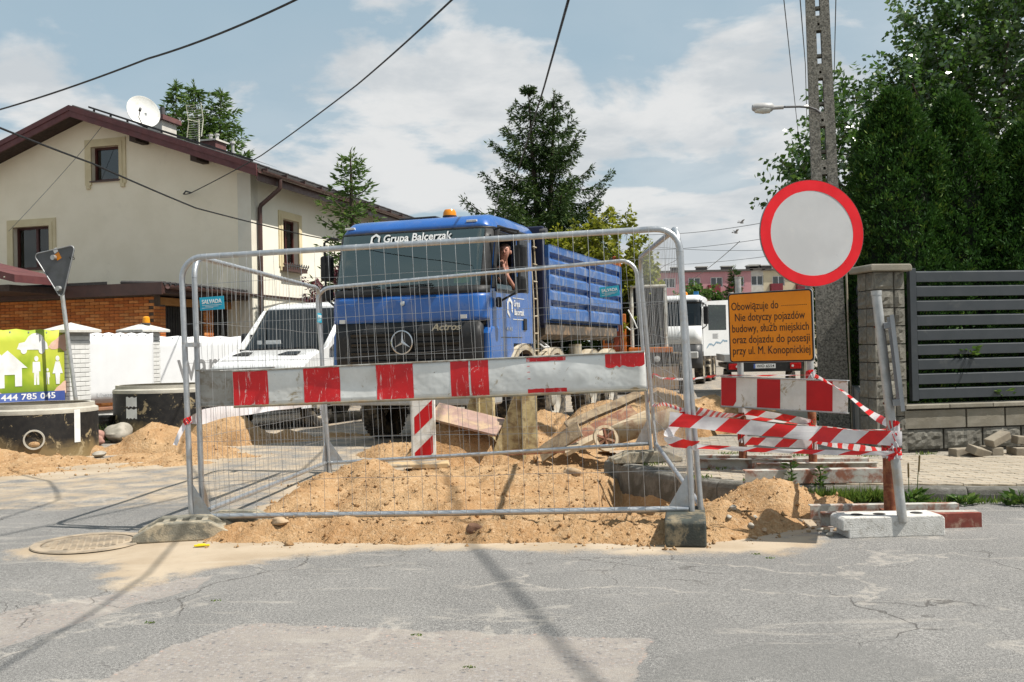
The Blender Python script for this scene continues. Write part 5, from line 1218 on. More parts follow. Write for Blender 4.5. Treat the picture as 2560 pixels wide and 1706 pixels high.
# wipers
for x0, x1 in ((-.55, .1), (.25, .85)):
    MB().tube([(x0+.05, .0, 2.05), (x0+.2, -.01, 2.12), (x0-.35, .02, 2.16)], .009, 5).build('wiper', blk2, tk_); MB().tube([(x0-.55, .045, 2.15), (x0+.15, .035, 2.17)], .008, 5).build('wiper_blade', blk2, tk_)
    MB().bx(x0-.1, x0+.25, -.012, .03, 2.045, 2.10).build('wiper_cover', blk2, tk_, bevel=.01)
for x in (-.98, .86): MB().bx(x-.075, x+.075, .335, .37, 3.0, 3.03).build('marker_light', lampw, tk_, bevel=.005)
MB().lathe([(.10, 0), (.10, .03), (0, .03)], 16, (.33, .85, 3.145)).build('beacon_base', blk, tk_); MB().lathe([(.095, 0), (.09, .05), (.07, .085), (0, .09)], 18, (.33, .85, 3.176)).build('beacon_lens', lampo, tk_, True)
MB().tube([(.85, 1.2, 3.14), (.9, 1.35, 3.55)], .006, 5).build('antenna', steel_d, tk_)
MB().bx(-.5, .1, .9, 1.5, 3.15, 3.2).build('roof_hatch', blk, tk_, bevel=.02)
# mirrors
for s in (-1, 1):
    X_ = s*(HW+.02); out_ = s*(HW+(.24 if s < 0 else .37))
    MB().tube([(X_, .35, 2.88), (X_+s*.1, .33, 2.9), (out_, .34, 2.84), (out_, .35, 2.5), (out_, .36, 2.05), (X_+s*.08, .38, 1.93), (X_, .40, 1.93)], .017, 8).build('mirror_arm', blk, tk_, True)
    MB().bx(min(out_-.09, out_+.09), max(out_-.09, out_+.09), .35, .47, 2.30, 2.66).build('mirror_housing', blk, tk_, bevel=.035)
    MB().bx(min(out_-.08, out_+.08), max(out_-.08, out_+.08), .35, .46, 2.02, 2.24).build('mirror_housing', blk, tk_, bevel=.035)
    MB().bx(min(X_, X_+s*.07), max(X_, X_+s*.07), .36, .46, 1.84, 1.98).build('mirror_foot', blk, tk_, bevel=.025)
# frame, tanks, arches, wheels
for x in (-.42, .42): MB().bx(x-.05, x+.05, .6, 7.3, .78, 1.05).build('chassis_rail', chassis, tk_)
MB().bx(-.9, .9, 2.1, 2.3, .7, 2.6).build('cab_rear_gear', chassis, tk_)
for y in (1.42, 3.05, 5.35, 6.7):
    for s in (-1, 1): wheel(tk_, s*1.03, y, .52, .30, s)
    MB().cyl((-.95, y, .52), (.95, y, .52), .07, 10).build('axle', chassis, tk_)
def arch(y, r, x0, x1, a0=20, a1=160, z=.58, mat=beige):
    m = MB(); n_ = 12; V = []
    for i in range(n_+1):
        a = R(a0+(a1-a0)*i/n_); yy, zz_ = y+r*math.cos(a), z+r*math.sin(a); V += [(x0, yy, zz_), (x1, yy, zz_)]
    m.add(V, [(2*i, 2*i+1, 2*i+3, 2*i+2) for i in range(n_)]); o = solid(m.build('mudguard', mat, tk_, True), .02)
    for xx in (x0, x1):
        m = MB(); V = []
        for i in range(n_+1):
            a = R(a0+(a1-a0)*i/n_); V += [(xx, y+r*math.cos(a), z+r*math.sin(a)), (xx, y+(r-.09)*math.cos(a), z+(r-.09)*math.sin(a))]
        m.add(V, [(2*i, 2*i+1, 2*i+3, 2*i+2) for i in range(n_)]); solid(m.build('mudguard_lip', mat, tk_), .012)
for s in (-1, 1):
    for y, r in ((1.50, .76), (3.05, .70), (5.35, .66), (6.7, .66)): arch(y, r, min(s*.8, s*1.2), max(s*.8, s*1.2), 15, 165, .60)
    MB().bx(min(s*.7, s*1.18), max(s*.7, s*1.18), 3.95, 4.5, .55, 1.1).build('fuel_tank', silver, tk_, bevel=.06)
    MB().cyl((s*1.05, 4.62, .7), (s*1.05, 4.62, 1.35), .11, 14).build('air_tank', beige, tk_, True)
# ladder between cab and body
for y in (2.08, 2.26): MB().tube([(1.14, y, 1.15), (1.14, y, 2.0), (1.10, y, 2.95)], .016, 6).build('ladder_rail', beige, tk_)
for k in range(7): MB().tube([(1.14, 2.08, 1.25+k*.26), (1.14, 2.26, 1.25+k*.26)], .014, 6).build('ladder_rung', beige, tk_)
# tipping body
Y0, Y1 = 2.42, 7.25; zb = [1.70]; pr = [(1.16, 1.70), (1.25, 1.74), (1.25, 1.90), (1.21, 1.945)]
z = 1.945
for k in range(4): pr += [(1.21, z+.035), (1.275, z+.085), (1.275, z+.20), (1.22, z+.245)]; z += .245 if k < 3 else .21
pr = pr[:-1]+[(1.275, 2.86), (1.20, 2.86)]
for s in (-1, 1):
    m = MB().prism([(s*x, zz_) for x, zz_ in pr]+[(s*1.16, 2.86)], Y0+.05, Y1, 'y'); m.build('body_side', blueb, tk_)
    for y in (Y0, (Y0+Y1)/2-.02, Y1-.05): MB().bx(min(s*1.2, s*1.285), max(s*1.2, s*1.285), y, y+.05, 1.72, 2.86).build('body_rib', blueb, tk_)
    for k in range(4):
        for j in range(7): MB().cyl((s*1.205, Y0+.4+j*.65, 1.96+k*.245), (s*1.225, Y0+.4+j*.65, 1.96+k*.245), .018, 6).build('rivet', blueb, tk_) if s > 0 else None
    MB().prism([(s*1.05, 1.42), (s*1.19, 1.5), (s*1.19, 1.66), (s*1.0, 1.68)], Y0+.05, Y1-.1, 'y').build('body_sill', pm('sill_steel', (.10, .085, .07), (.07, .06, .05), 6, .7, dirt=(.3, .2, .12), damt=.35, dsc=5), tk_)
m = MB().bx(-1.2, 1.2, Y0, Y0+.06, 1.6, 2.95); m.build('body_front', navy, tk_); MB().bx(-1.1, 1.1, Y0-.35, Y0, 2.95, 3.03).build('cab_guard', navy, tk_); MB().bx(.7, 1.22, Y0-.06, Y0+.04, 1.65, 3.15).build('front_post', navy, tk_, bevel=.02)
MB().cyl((1.17, Y0-.02, 3.06), (1.27, Y0-.02, 3.06), .06, 12).build('hinge', steel_d, tk_)
MB().bx(-1.2, 1.2, Y1-.06, Y1, 1.6, 2.8).build('tailgate', blueb, tk_); MB().bx(-1.15, 1.15, Y0+.06, Y1-.06, 1.60, 1.69).build('body_floor', chassis, tk_)
MB().tube([(1.0, Y0+.1, 1.42), (1.15, Y0+.1, 1.3), (1.15, Y0+.35, 1.3), (1.0, Y0+.35, 1.42)], .016, 6).build('grab_handle', whitep, tk_)
for k, y in enumerate((Y1+.25, Y1+.4)):
    MB().tube([(1.15, y, 2.6), (1.18, y+.02, 1.7), (1.15, y, .9)], .02, 6).build('tail_chain', rust, tk_)

# ============================================================ driver
skin = pm('skin', (.50, .26, .19), (.44, .21, .155), 8, .55); hair = pm('hair', (.16, .09, .06), (.10, .055, .04), 60, .8, bump=.4, bsc=200); shirt = pm('shirt_black', (.012, .012, .013), (.02, .02, .021), 10, .85)
pr_ = thing('person', 'driver in a black shirt leaning at the open cab window, hand at chin', 'person', (-1.435+.046+.03, 13.32+.13, 0), R(-19.5))
def skinned(name, mat, verts, edges, radii, parent, root=0, sub=2):
    me = bpy.data.meshes.new(name); me.from_pydata(verts, edges, []); o = bpy.data.objects.new(name, me); col.objects.link(o); me.materials.append(mat)
    sk = o.modifiers.new('skin', 'SKIN'); sk.use_smooth_shade = True
    for i, r_ in enumerate(radii): me.skin_vertices[0].data[i].radius = (r_, r_) if not isinstance(r_, tuple) else r_
    me.skin_vertices[0].data[root].use_root = True
    s = o.modifiers.new('sub', 'SUBSURF'); s.levels = sub; s.render_levels = sub; o.parent = parent; return o
HD = Vector((1.0, 1.0, 2.63))
bv = [(.80, 1.22, 1.72), (.86, 1.2, 1.95), (.91, 1.17, 2.2), (.94, 1.13, 2.38), (.97, 1.07, 2.47), (.99, .985, 2.56), HD+Vector((0, -.005, .0)), HD+Vector((0, 0, .07)), HD+Vector((0, .005, .11)),
      (1.0, 1.26, 2.34), (1.07, 1.24, 2.24), (1.10, 1.10, 2.14), (1.08, .9, 2.28), (1.03, .87, 2.42), (1.02, .885, 2.49),
      (.74, .95, 2.34), (.62, .82, 2.15), (.56, .62, 2.17), (.555, .58, 2.2)]
be = [(0, 1), (1, 2), (2, 3), (3, 4), (4, 5), (5, 6), (6, 7), (7, 8), (3, 9), (9, 10), (10, 11), (11, 12), (12, 13), (13, 14), (3, 15), (15, 16), (16, 17), (17, 18)]
br = [.17, .17, .17, .14, .055, .055, (.085, .1), (.085, .1), (.05, .06), .06, .045, .04, .033, .027, .027, .065, .05, .038, .032]
skinned('body', skin, bv, be, br, pr_)
skinned('shirt', shirt, [bv[0], bv[1], bv[2], bv[3], (.95, 1.10, 2.43), bv[9], (1.08, 1.19, 2.2), bv[15], (.65, .85, 2.2)], [(0, 1), (1, 2), (2, 3), (3, 4), (3, 5), (5, 6), (3, 7), (7, 8)], [.19, .19, .185, .155, .08, .08, .068, .08, .068], pr_)
def ellip(name, mat, c, r_, par, n=14, cut=None):
    m = MB().lathe([(math.sin(math.pi*i/n), -math.cos(math.pi*i/n)) for i in range(n+1)], 18); m.v = [(c[0]+x*r_[0], c[1]+y*r_[1], c[2]+z*r_[2]) for x, y, z in m.v if True]
    return m.build(name, mat, par, True)
fd = Vector((.35, -.94, 0)); sdv = Vector((.94, .35, 0))
ellip('hair', hair, HD+Vector((-.005, .035, .075)), (.082, .09, .075), pr_)
ellip('nose', skin, HD+fd*.105+Vector((0, 0, .015)), (.014, .02, .022), pr_)
for s in (-1, 1):
    ellip('eye', blk2, HD+fd*.092+sdv*s*.032+Vector((0, 0, .042)), (.012, .008, .006), pr_); ellip('eyebrow', hair, HD+fd*.097+sdv*s*.033+Vector((0, 0, .06)), (.02, .008, .006), pr_); ellip('ear', skin, HD+sdv*s*.088+Vector((0, .01, .02)), (.012, .02, .03), pr_)
ellip('mouth', pm('lips', (.34, .12, .10), None, 5, .5), HD+fd*.098+Vector((0, 0, -.028)), (.02, .008, .006), pr_)
for k in range(4):
    b = Vector((1.035-.014*k, .868+.004*k, 2.475)); skinned('finger', skin, [b, b+Vector((-.004, -.012, .03)), b+Vector((-.012, .0, .052-.004*abs(k-1))), b+Vector((-.016, .014, .06-.005*abs(k-1)))], [(0, 1), (1, 2), (2, 3)], [.0095, .009, .008, .0065], pr_, sub=1)
b = Vector((1.045, .885, 2.46)); skinned('thumb', skin, [b, b+Vector((.006, .0, .03)), b+Vector((.002, .018, .05))], [(0, 1), (1, 2)], [.011, .0095, .008], pr_, sub=1)

# ============================================================ white van
van = thing('van', 'white panel van parked left of the blue truck', 'van', (-4.58, 17.0, 0), R(-22))
VW, VR = .97, .24
o = loft([(.06, .32, 0), (.0, .42, 0), (.0, .62, 0), (.05, .74, 0)], VW, VR).build('bumper', pm('van_bumper', (.07, .07, .072), None, 5, .6), van, True); solid(o, .03)
o = loft([(.06, .76, 0), (.05, .92, 0), (.12, 1.04, 0)], VW-.02, VR).build('nose', whitev, van, True); solid(o, .02)
MB().bx(-.45, .45, .02, .08, .78, .98).build('grille', blk, van, bevel=.02)
for s in (-1, 1): MB().prism([(min(s*.52, s*.9), .76), (max(s*.52, s*.9), .76), (s*.9 if s > 0 else s*.55, 1.04), (s*.6 if s > 0 else s*.9, 1.04)], .05, .3, 'y').build('headlight', lampw, van, bevel=.02)
o = loft([(.12, 1.045, 0), (.28, 1.14, .3), (.55, 1.24, .6), (1.02, 1.37, .8)], VW-.03, VR, .18).build('bonnet', whitev, van, True); solid(o, .02)
vw = [(1.03, 1.375, 0), (1.25, 1.60, 0), (1.5, 1.87, 0), (1.74, 2.12, 0)]
o = loft(vw, VW-.05, VR+.05, 0, -.84, .84).build('windscreen', vscreen, van, True)
for a, b in ((-.92, -.84), (.84, .92)):
    o = loft(vw, VW-.05, VR+.05, 0, a, b).build('pillar', whitev, van, True); solid(o, .05)
o = loft([(1.75, 2.125, .6), (1.85, 2.19, 1), (2.1, 2.25, 1), (2.6, 2.28, 1), (5.3, 2.27, 1)], VW-.05, VR, .2).build('roof', whitev, van, True); solid(o, .03)
for s in (-1, 1):
    Mw = Matrix(((0, -s, 0, s*VW), (1, 0, 0, 0), (0, 0, 1, 0), (0, 0, 0, 1)))
    m = MB(); wall_holes(m, .25, 5.3, .35, lerp_top([(.25, 1.0), (.6, 1.22), (1.1, 1.40), (1.35, 1.62), (1.9, 2.12), (5.3, 2.14)]), [(1.42, 2.2, 1.38, 1.66), (.55, 1.3, .35, .72)], 0, .04, cuts=(.6, 1.1, 1.35, 1.9), M=Mw); dd_ = m.build('side_panel', whitev, van)
    MB().bx(1.42, 2.2, .01, .016, 1.38, 1.66, Mw).build('door_glass', vscreen, van)
    MB().prism([(1.35, 1.5), (2.2, 1.68), (2.2, 2.02), (1.86, 2.02)], -.006, .0, 'y', Mw).build('door_window', blk2, van)
    MB().box((s*(VW+.14), 1.55, 1.52), (.20, .14, .34)).build('mirror', blk, van, bevel=.05); MB().prism([(1.15, 1.36), (1.7, 1.36), (1.6, 1.5), (1.35, 1.48)], -.1, .0, 'y', Mw).build('mirror_foot', blk, van)
    wheel(van, s*.82, .92, .34, .22, s); wheel(van, s*.82, 4.3, .34, .22, s)
MB().bx(-.85, .85, 1.0, 1.6, 1.25, 1.38).build('dashboard', blk, van); MB().bx(-.9, .9, 2.6, 2.65, .5, 2.2).build('bulkhead', room, van)
MB().bx(-.9, .9, .6, 2.6, .45, .5).build('floor', blk, van)
for x in (-.45, .45): MB().bx(x-.25, x+.25, 1.95, 2.1, .9, 1.85).build('seat', seatm, van, bevel=.04)
for x0, x1 in ((-.72, -.36), (.25, .66)):
    m = MB(); m.add([(x0, .62, 1.268), (x1, .60, 1.264), (x1-.05, .80, 1.32), (x0+.08, .80, 1.32)], [(0, 1, 2, 3)]); solid(m.build('bonnet_vent', blk2, van), .012, 1)
MB().tube([(-.6, .98, 1.37), (.1, 1.02, 1.41)], .01, 5).build('wiper', blk2, van); MB().tube([(0, .98, 1.37), (.7, 1.04, 1.42)], .01, 5).build('wiper', blk2, van)
for x, w_ in ((-.55, .05), (-.36, .16)): MB().bx(x, x+w_*2, 1.12, 1.13, 1.40, 1.54).build('paper', whitep, van)
MB().prism([(2.55, 2.28), (2.75, 2.28), (2.78, 2.36), (2.72, 2.36)], -.01, .01, 'x').build('antenna_fin', steel_d, van)
pl0 = MB().bx(-.26, .26, -.018, -.008, .44, .55).build('number_plate', whitep, van); text('WO 551GL', .085, black_print, van, (.02, -.02, .495), width=.42, bold=.001); MB().bx(-.26, -.22, -.0195, -.0185, .44, .55).build('plate_strip', blue_s, van)
# ============================================================ vehicles and buildings down the street
orange_p = pm('machine_orange', (.62, .17, .02), (.52, .13, .02), 5, .5, dirt=(.3, .17, .08), damt=.3, dsc=5)
ivory = pm('machine_ivory', (.60, .58, .52), (.52, .5, .44), 5, .5, dirt=(.3, .24, .17), damt=.35, dsc=6)
refl = glassmat('machine_glass', (.35, .42, .35), .6, boost=-.05)
ex = thing('wheeled_excavator', 'orange wheeled excavator with an ivory cab behind the blue truck', 'excavator', (3.75, 27.2, 0), R(-8))
for x in (-.46, .46):
    for y in (0, 1.5): MB().tube([(x, y, 1.28), (x*1.0, y, 2.2), (x*.97, y+(.06 if y == 0 else -.06), 2.92)], .05, 8).build('cab_post', ivory, ex, True)
MB().bx(-.5, .5, -.03, 1.55, 2.9, 2.98).build('cab_roof', ivory, ex, bevel=.04); MB().bx(-.42, .42, .02, .03, 1.32, 2.88).build('front_glass', refl, ex); MB().bx(-.45, -.44, .05, 1.45, 1.32, 2.88).build('side_glass', refl, ex); MB().bx(.44, .45, .05, 1.45, 1.32, 2.88).build('side_glass', refl, ex)
MB().bx(-.25, .25, .7, 1.3, 1.3, 2.3).build('seat', seatm, ex, bevel=.05); MB().bx(-.45, .45, 1.4, 1.5, 1.3, 2.88).build('rear_panel', room, ex)
MB().bx(-.56, .62, -.1, 1.7, 1.12, 1.27).build('platform', orange_p, ex, bevel=.02); MB().bx(-1.1, .9, .5, 2.6, .8, 1.12).build('turntable', chassis, ex, bevel=.05)
MB().bx(-1.3, -.55, .6, 2.8, 1.13, 2.0).build('engine_cover', orange_p, ex, bevel=.06)
for x in (-.95, .95):
    for y in (.1, 2.4): wheel(ex, x, y, .48, .34, 1 if x > 0 else -1, beige)
MB().bx(-.85, .85, -.3, 2.7, .5, .8).build('undercarriage', chassis, ex)
MB().prism([(-.72, .15), (-.62, .2), (-.66, .72), (-.74, .75)], -.9, .75, 'x').build('dozer_blade', pm('blade_steel', (.4, .3, .22), (.3, .2, .14), 7, .7, dirt=(.45, .3, .16), damt=.4, dsc=5), ex)
for x in (-.3, .1): MB().lathe([(0, -.06), (.08, -.05), (.085, 0), (0, .02)], 14, axis='y', c=(x+.1, -.34, .95)).build('work_light', lampw, ex)
MB().lathe([(.07, 0), (.07, .06), (.05, .09), (0, .1)], 12, (-.1, .6, 2.985)).build('beacon', lampo, ex)
MB().prism([(-.1, 1.2), (.12, 1.2), (.16, 2.6), (.05, 3.8), (-.12, 3.7), (-.06, 2.4)], -.95, -.78, 'x').build('boom', pm('boom_red', (.30, .055, .02), (.24, .045, .02), 5, .6), ex, bevel=.02)
MB().bx(-1.0, -.72, -.2, .3, 3.35, 3.62).build('boom_joint', orange_p, ex, bevel=.04); MB().bx(-.72, -.62, -.1, .15, 1.15, 2.2).build('boom_ram', orange_p, ex, bevel=.02)
for k in range(5): MB().tube([(-.98-.05*k, -.15, 1.4), (-1.02-.05*k, -.2, 2.4+.1*k), (-1.05-.03*k, -.1, 3.6), (-.95, .1, 3.75)], .022, 6).build('hose', blk, ex)
MB().tube([(-.55, -.15, 2.3), (-.4, -.25, 2.0), (-.32, -.25, 1.8), (-.5, -.2, 1.75), (-.62, -.15, 1.85)], .02, 6).build('white_hose', whitep, ex)
# white lorry with an open door
wt = thing('white_lorry', 'white lorry with its driver door swung open', 'truck', (5.05, 33.0, 0), R(-17))
tw = whitev
o = loft([(.0, 1.35, 0), (.0, 1.6, 0), (.04, 1.95, 0)], 1.2, .22).build('front_panel', tw, wt, True); solid(o, .03)
o = loft([(.05, 1.96, 0), (.10, 2.1, 0), (.28, 2.75, 0)], 1.2, .22).build('windscreen', vscreen, wt, True); o = loft([(.25, 2.70, 0), (.28, 2.80, 0)], 1.21, .22).build('sun_visor', blk2, wt, True); solid(o, .02)
o = loft([(.29, 2.8, .3), (.4, 2.93, 1), (.7, 3.0, 1), (2.1, 3.0, 1)], 1.2, .22, .15).build('roof', tw, wt, True); solid(o, .03)
o = loft([(.02, .55, 0), (-.04, .75, 0), (-.02, 1.0, 0), (.0, 1.33, 0)], 1.22, .25).build('bumper_grille', pm('lorry_grey', (.05, .052, .055), None, 4, .45), wt, True); solid(o, .03)
for s in (-1, 1): MB().bx(min(s*.72, s*1.1), max(s*.72, s*1.1), -.06, .08, .88, 1.1).build('headlight', lampw, wt, bevel=.03)
m = MB(); Mw = Matrix(((0, -1, 0, 1.2), (1, 0, 0, 0), (0, 0, 1, 0), (0, 0, 0, 1))); wall_holes(m, .25, 2.1, 1.1, lerp_top([(.25, 2.0), (.55, 2.85), (2.1, 2.9)]), [(.6, 1.5, 1.15, 2.75)], 0, .05, cuts=(.55,), M=Mw); m.build('cab_side', tw, wt)
MB().bx(-1.2, -1.15, .25, 2.1, 1.1, 2.85).build('cab_side', tw, wt); MB().bx(-1.15, 1.15, 2.05, 2.1, 1.1, 2.95).build('cab_back', tw, wt); MB().bx(-1.1, 1.1, .3, 2.0, 1.1, 1.2).build('cab_floor', blk, wt)
MB().bx(-.9, .9, 1.3, 1.6, 1.2, 2.4).build('seats', seatm, wt, bevel=.05)
do_ = MB(); wall_holes(do_, 0, 1.0, -.2, lerp_top([(0, 1.4), (.15, 1.62), (1.0, 1.66)]), [(.2, .9, .65, 1.5)], 0, .06, cuts=(.15,)); dw = do_.build('open_door', tw, wt); dw.location = (1.22, .55, 1.15); dw.rotation_euler = (0, 0, R(38))
MB().bx(.2, .9, .02, .03, .65, 1.5).build('door_glass', sidegl, dw); swoosh = MB()
for k in range(9): x = .12+k*.09; z = .08+.12*abs(math.sin(k*1.1))+.02*k; swoosh.add([(x, -.004, z), (x+.09, -.004, .08+.12*abs(math.sin((k+1)*1.1))+.02*(k+1)), (x+.09, -.004, .03+.09*abs(math.sin((k+1)*1.1))+.02*(k+1)), (x, -.004, z-.045)], [(0, 1, 2, 3)])
swoosh.build('door_graphic', pm('graphic_blue', (.25, .36, .45), None, 4, .5), dw)
for k in range(5): MB().bx(.36, .36+.22-.03*(k % 2), -.006, -.003, .52-.035*k, .532-.035*k).build('small_print', grey_p, dw)
MB().bx(1.25, 1.42, .35, .5, 2.0, 2.6).build('mirror', blk, wt, bevel=.04); MB().tube([(1.2, .4, 2.7), (1.34, .4, 2.65), (1.34, .42, 1.95), (1.2, .45, 1.85)], .02, 6).build('mirror_arm', blk, wt)
for y in (1.35, 3.6, 5.0): wheel(wt, 1.0, y, .5, .3, 1, beige); wheel(wt, -1.0, y, .5, .3, -1, beige)
for x in (-.4, .4): MB().bx(x-.06, x+.06, .6, 8, .75, 1.0).build('chassis_rail', chassis, wt)
for z in (.55, .75, .95): MB().bx(1.05, 1.2, 2.3, 3.0, z, z+.06).build('side_step', beige, wt)
MB().lathe([(.0, 0), (.7, .1), (.8, .8), (.8, 3.6), (.5, 4.4), (0, 4.5)], 20, axis='y', c=(0, 2.9, 1.85)).build('tank', pm('tank_yellow', (.62, .36, .02), (.55, .3, .02), 4, .5), wt, True)
MB().bx(.4, .85, 2.25, 2.5, 1.3, 2.9).build('blue_locker', pm('locker_blue', (.03, .20, .45), None, 4, .5), wt); text('WI 2347', .09, black_print, wt, (.15, -.065, .68), width=.4); MB().bx(-.1, .4, -.06, -.05, .62, .74).build('number_plate', whitep, wt)
MB().lathe([(.09, 0), (.09, .08), (.05, .12), (0, .13)], 12, (.6, .9, 3.0)).build('beacon', lampo, wt); MB().bx(.9, 1.05, .8, .95, 3.0, 3.12).build('blue_beacon', MATS['locker_blue'], wt)
# low trailer seen under the orange notice
tr_ = thing('trailer', 'low black trailer with red tail lamps parked down the street', 'trailer', (6.15, 24.3, 0), R(-9))
MB().bx(-.9, .9, 0, .1, .62, .86).build('tail_beam', blk, tr_, bevel=.01); MB().bx(-.9, .9, .1, 4.5, .70, .80).build('bed', chassis, tr_); MB().bx(-.95, .95, .1, 4.5, .87, 1.05).build('side_boards', silver, tr_)
for s in (-1, 1):
    MB().bx(min(s*.6, s*.86), max(s*.6, s*.86), -.03, .0, .68, .82).build('tail_lamp', lampr, tr_, bevel=.008); MB().lathe([(0, -.04), (.03, -.038), (.03, 0)], 12, axis='y', c=(s*.66, -.0, .75)).build('fog_lamp', lampw, tr_); wheel(tr_, s*.8, 1.7, .33, .2, s)
MB().bx(-.26, .26, -.02, -.012, .70, .81).build('number_plate', whitep, tr_); text('WO 6554', .09, black_print, tr_, (.02, -.023, .755), width=.42, bold=.001); MB().bx(-.26, -.22, -.0215, -.0205, .70, .81).build('plate_strip', blue_s, tr_)
MB().bx(.96, 1.02, .2, 1.0, .3, 1.1).build('upright_post', pm('concrete_pale', (.4, .38, .33), None, 4, .9), tr_)
# apartment blocks
pinkm = pm('pink_render', (.50, .26, .28), (.46, .235, .255), 2, .9); creamm = pm('cream_render', (.58, .51, .36), (.54, .47, .33), 2, .9); palem = pm('pale_render', (.54, .52, .48), None, 2, .9)
redb = pm('balcony_red', (.18, .018, .03), (.15, .016, .026), 4, .6); wframe = pm('pvc_white', (.72, .73, .74), None, 3, .5); dglass = glassmat('block_glass', (.5, .55, .6), .8); roofm = pm('block_roof', (.10, .09, .085), None, 3, .8)
def block(label, x0, x1, mat, cols, bal, y=130, rows=4, H=11.0):
    t = thing('apartment_block', label, 'apartment block', (x0, y, 0), R(0)); W = x1-x0; rec = MB(); holes = []
    for c in cols:
        for r in range(rows): z = H-2.0-r*2.62; holes.append((c-.8, c+.8, z, z+1.3))
    wall_holes(rec, 0, W, 0, lambda x: H, holes, 0, .3); rec.build('wall', mat, t); MB().bx(0, W, .31, 11, 0, H).build('body', palem, t); MB().bx(-.2, W+.2, -.3, 11.2, H, H+.25).build('roof', roofm, t)
    for (a, b, c, d) in holes:
        f = MB(); 
        for p in ((a, a+.1, c, d), (b-.1, b, c, d), (a+.1, b-.1, c, c+.1), (a+.1, b-.1, d-.1, d), ((a+b)/2-.06, (a+b)/2+.06, c+.1, d-.1)): f.bx(p[0], p[1], .12, .2, p[2], p[3])
        fo = f.build('window', wframe, t); MB().bx(a+.1, b-.1, .16, .17, c+.1, d-.1).build('pane', dglass, fo); MB().bx(a+.1, b-.1, .24, .26, c+.2, d-.1).build('curtain', curtain, fo)
    for c, r in bal:
        z = H-2.0-r*2.62; bo = MB().bx(c-1.0, c+.5, -.9, -.8, z-.75, z+.25).build('balcony', redb, t); MB().bx(c-1.0, c-.93, -.8, 0, z-.75, z+.25).build('balcony_side', redb, bo); MB().bx(c+.43, c+.5, -.8, 0, z-.75, z+.25).build('balcony_side', redb, bo); MB().bx(c-1.05, c+.55, -.95, 0, z-.9, z-.75).build('balcony_slab', palem, bo)
    for k in range(int(W/3.4)+1):
        MB().bx(.8+k*3.4, 2.2+k*3.4, 4, 5, H+.25, H+.95).build('chimney', roofm, t); MB().bx(.7+k*3.4, 2.3+k*3.4, 3.9, 5.1, H+.95, H+1.08).build('chimney_cap', palem, t)
    return t
block('long pink apartment block at the end of the street', 17.5, 31.4, pinkm, (3.2, 6.5, 9.4, 12.2), ((6.2, 0), (9.2, 0), (11.9, 0), (6.2, 1), (9.2, 1), (11.9, 1)))
block('narrow off white stairwell block between the pink and cream blocks', 31.4, 33.0, palem, (.8,), (), H=11.1)
block('cream apartment block right of the pink one', 33.0, 47.0, creamm, (2.0, 5.4, 8.8, 12.0), ((1.8, 0), (5.2, 0), (1.8, 1), (5.2, 1)), H=11.0)
# ============================================================ vegetation
def leafmat(name, c1, c2, c3, trans=.35, rough=.45, spec=.4):
    q = NT(name); v = q.attr('tone'); c = q.mix(q.ramp(v, 0, .55), c1, c2); c = q.mix(q.ramp(v, .6, 1), c, c3)
    q.fin(c, rough, spec=spec); tl = q.n('ShaderNodeBsdfTranslucent'); q.set(tl.inputs[0], q.mix(.5, c, tuple(min(1, x*1.6) for x in c2)))
    mx = q.n('ShaderNodeMixShader', {0: trans}); q.t.links.new(q.b.outputs[0], mx.inputs[1]); q.t.links.new(tl.outputs[0], mx.inputs[2]); q.t.links.new(mx.outputs[0], q.o.inputs[0]); MATS[name] = q.m; return q.m
bark = pm('bark', (.085, .062, .045), (.05, .038, .03), 14, .95, bump=.8, bsc=40)
def unit(a): return a/np.maximum(np.linalg.norm(a, axis=-1, keepdims=True), 1e-9)
def sprays(P, D, L, W, tone, fold=.25, droop=None):
    """one folded blade per row: base P, direction D, length L, width W -> V, F, tone"""
    n = len(P); D = unit(D); rnd = rng.standard_normal((n, 3)); S = unit(np.cross(D, rnd)); N = np.cross(S, D)
    L = L[:, None]; W = W[:, None]
    a = P; b = P+D*L*.45+S*W*.5+N*W*fold; c = P+D*L; d = P+D*L*.45-S*W*.5+N*W*fold
    V = np.stack([a, b, c, d], 1).reshape(-1, 3); F = np.arange(4*n).reshape(n, 4); return V, F, np.repeat(tone, 4)
def limbs(par, pts_list, name='limb'):
    for i, (pts, r0, r1) in enumerate(pts_list):
        n = len(pts); MB().tube(pts, [r0+(r1-r0)*k/(n-1) for k in range(n)], 8).build(name if i else 'trunk', bark, par, True)
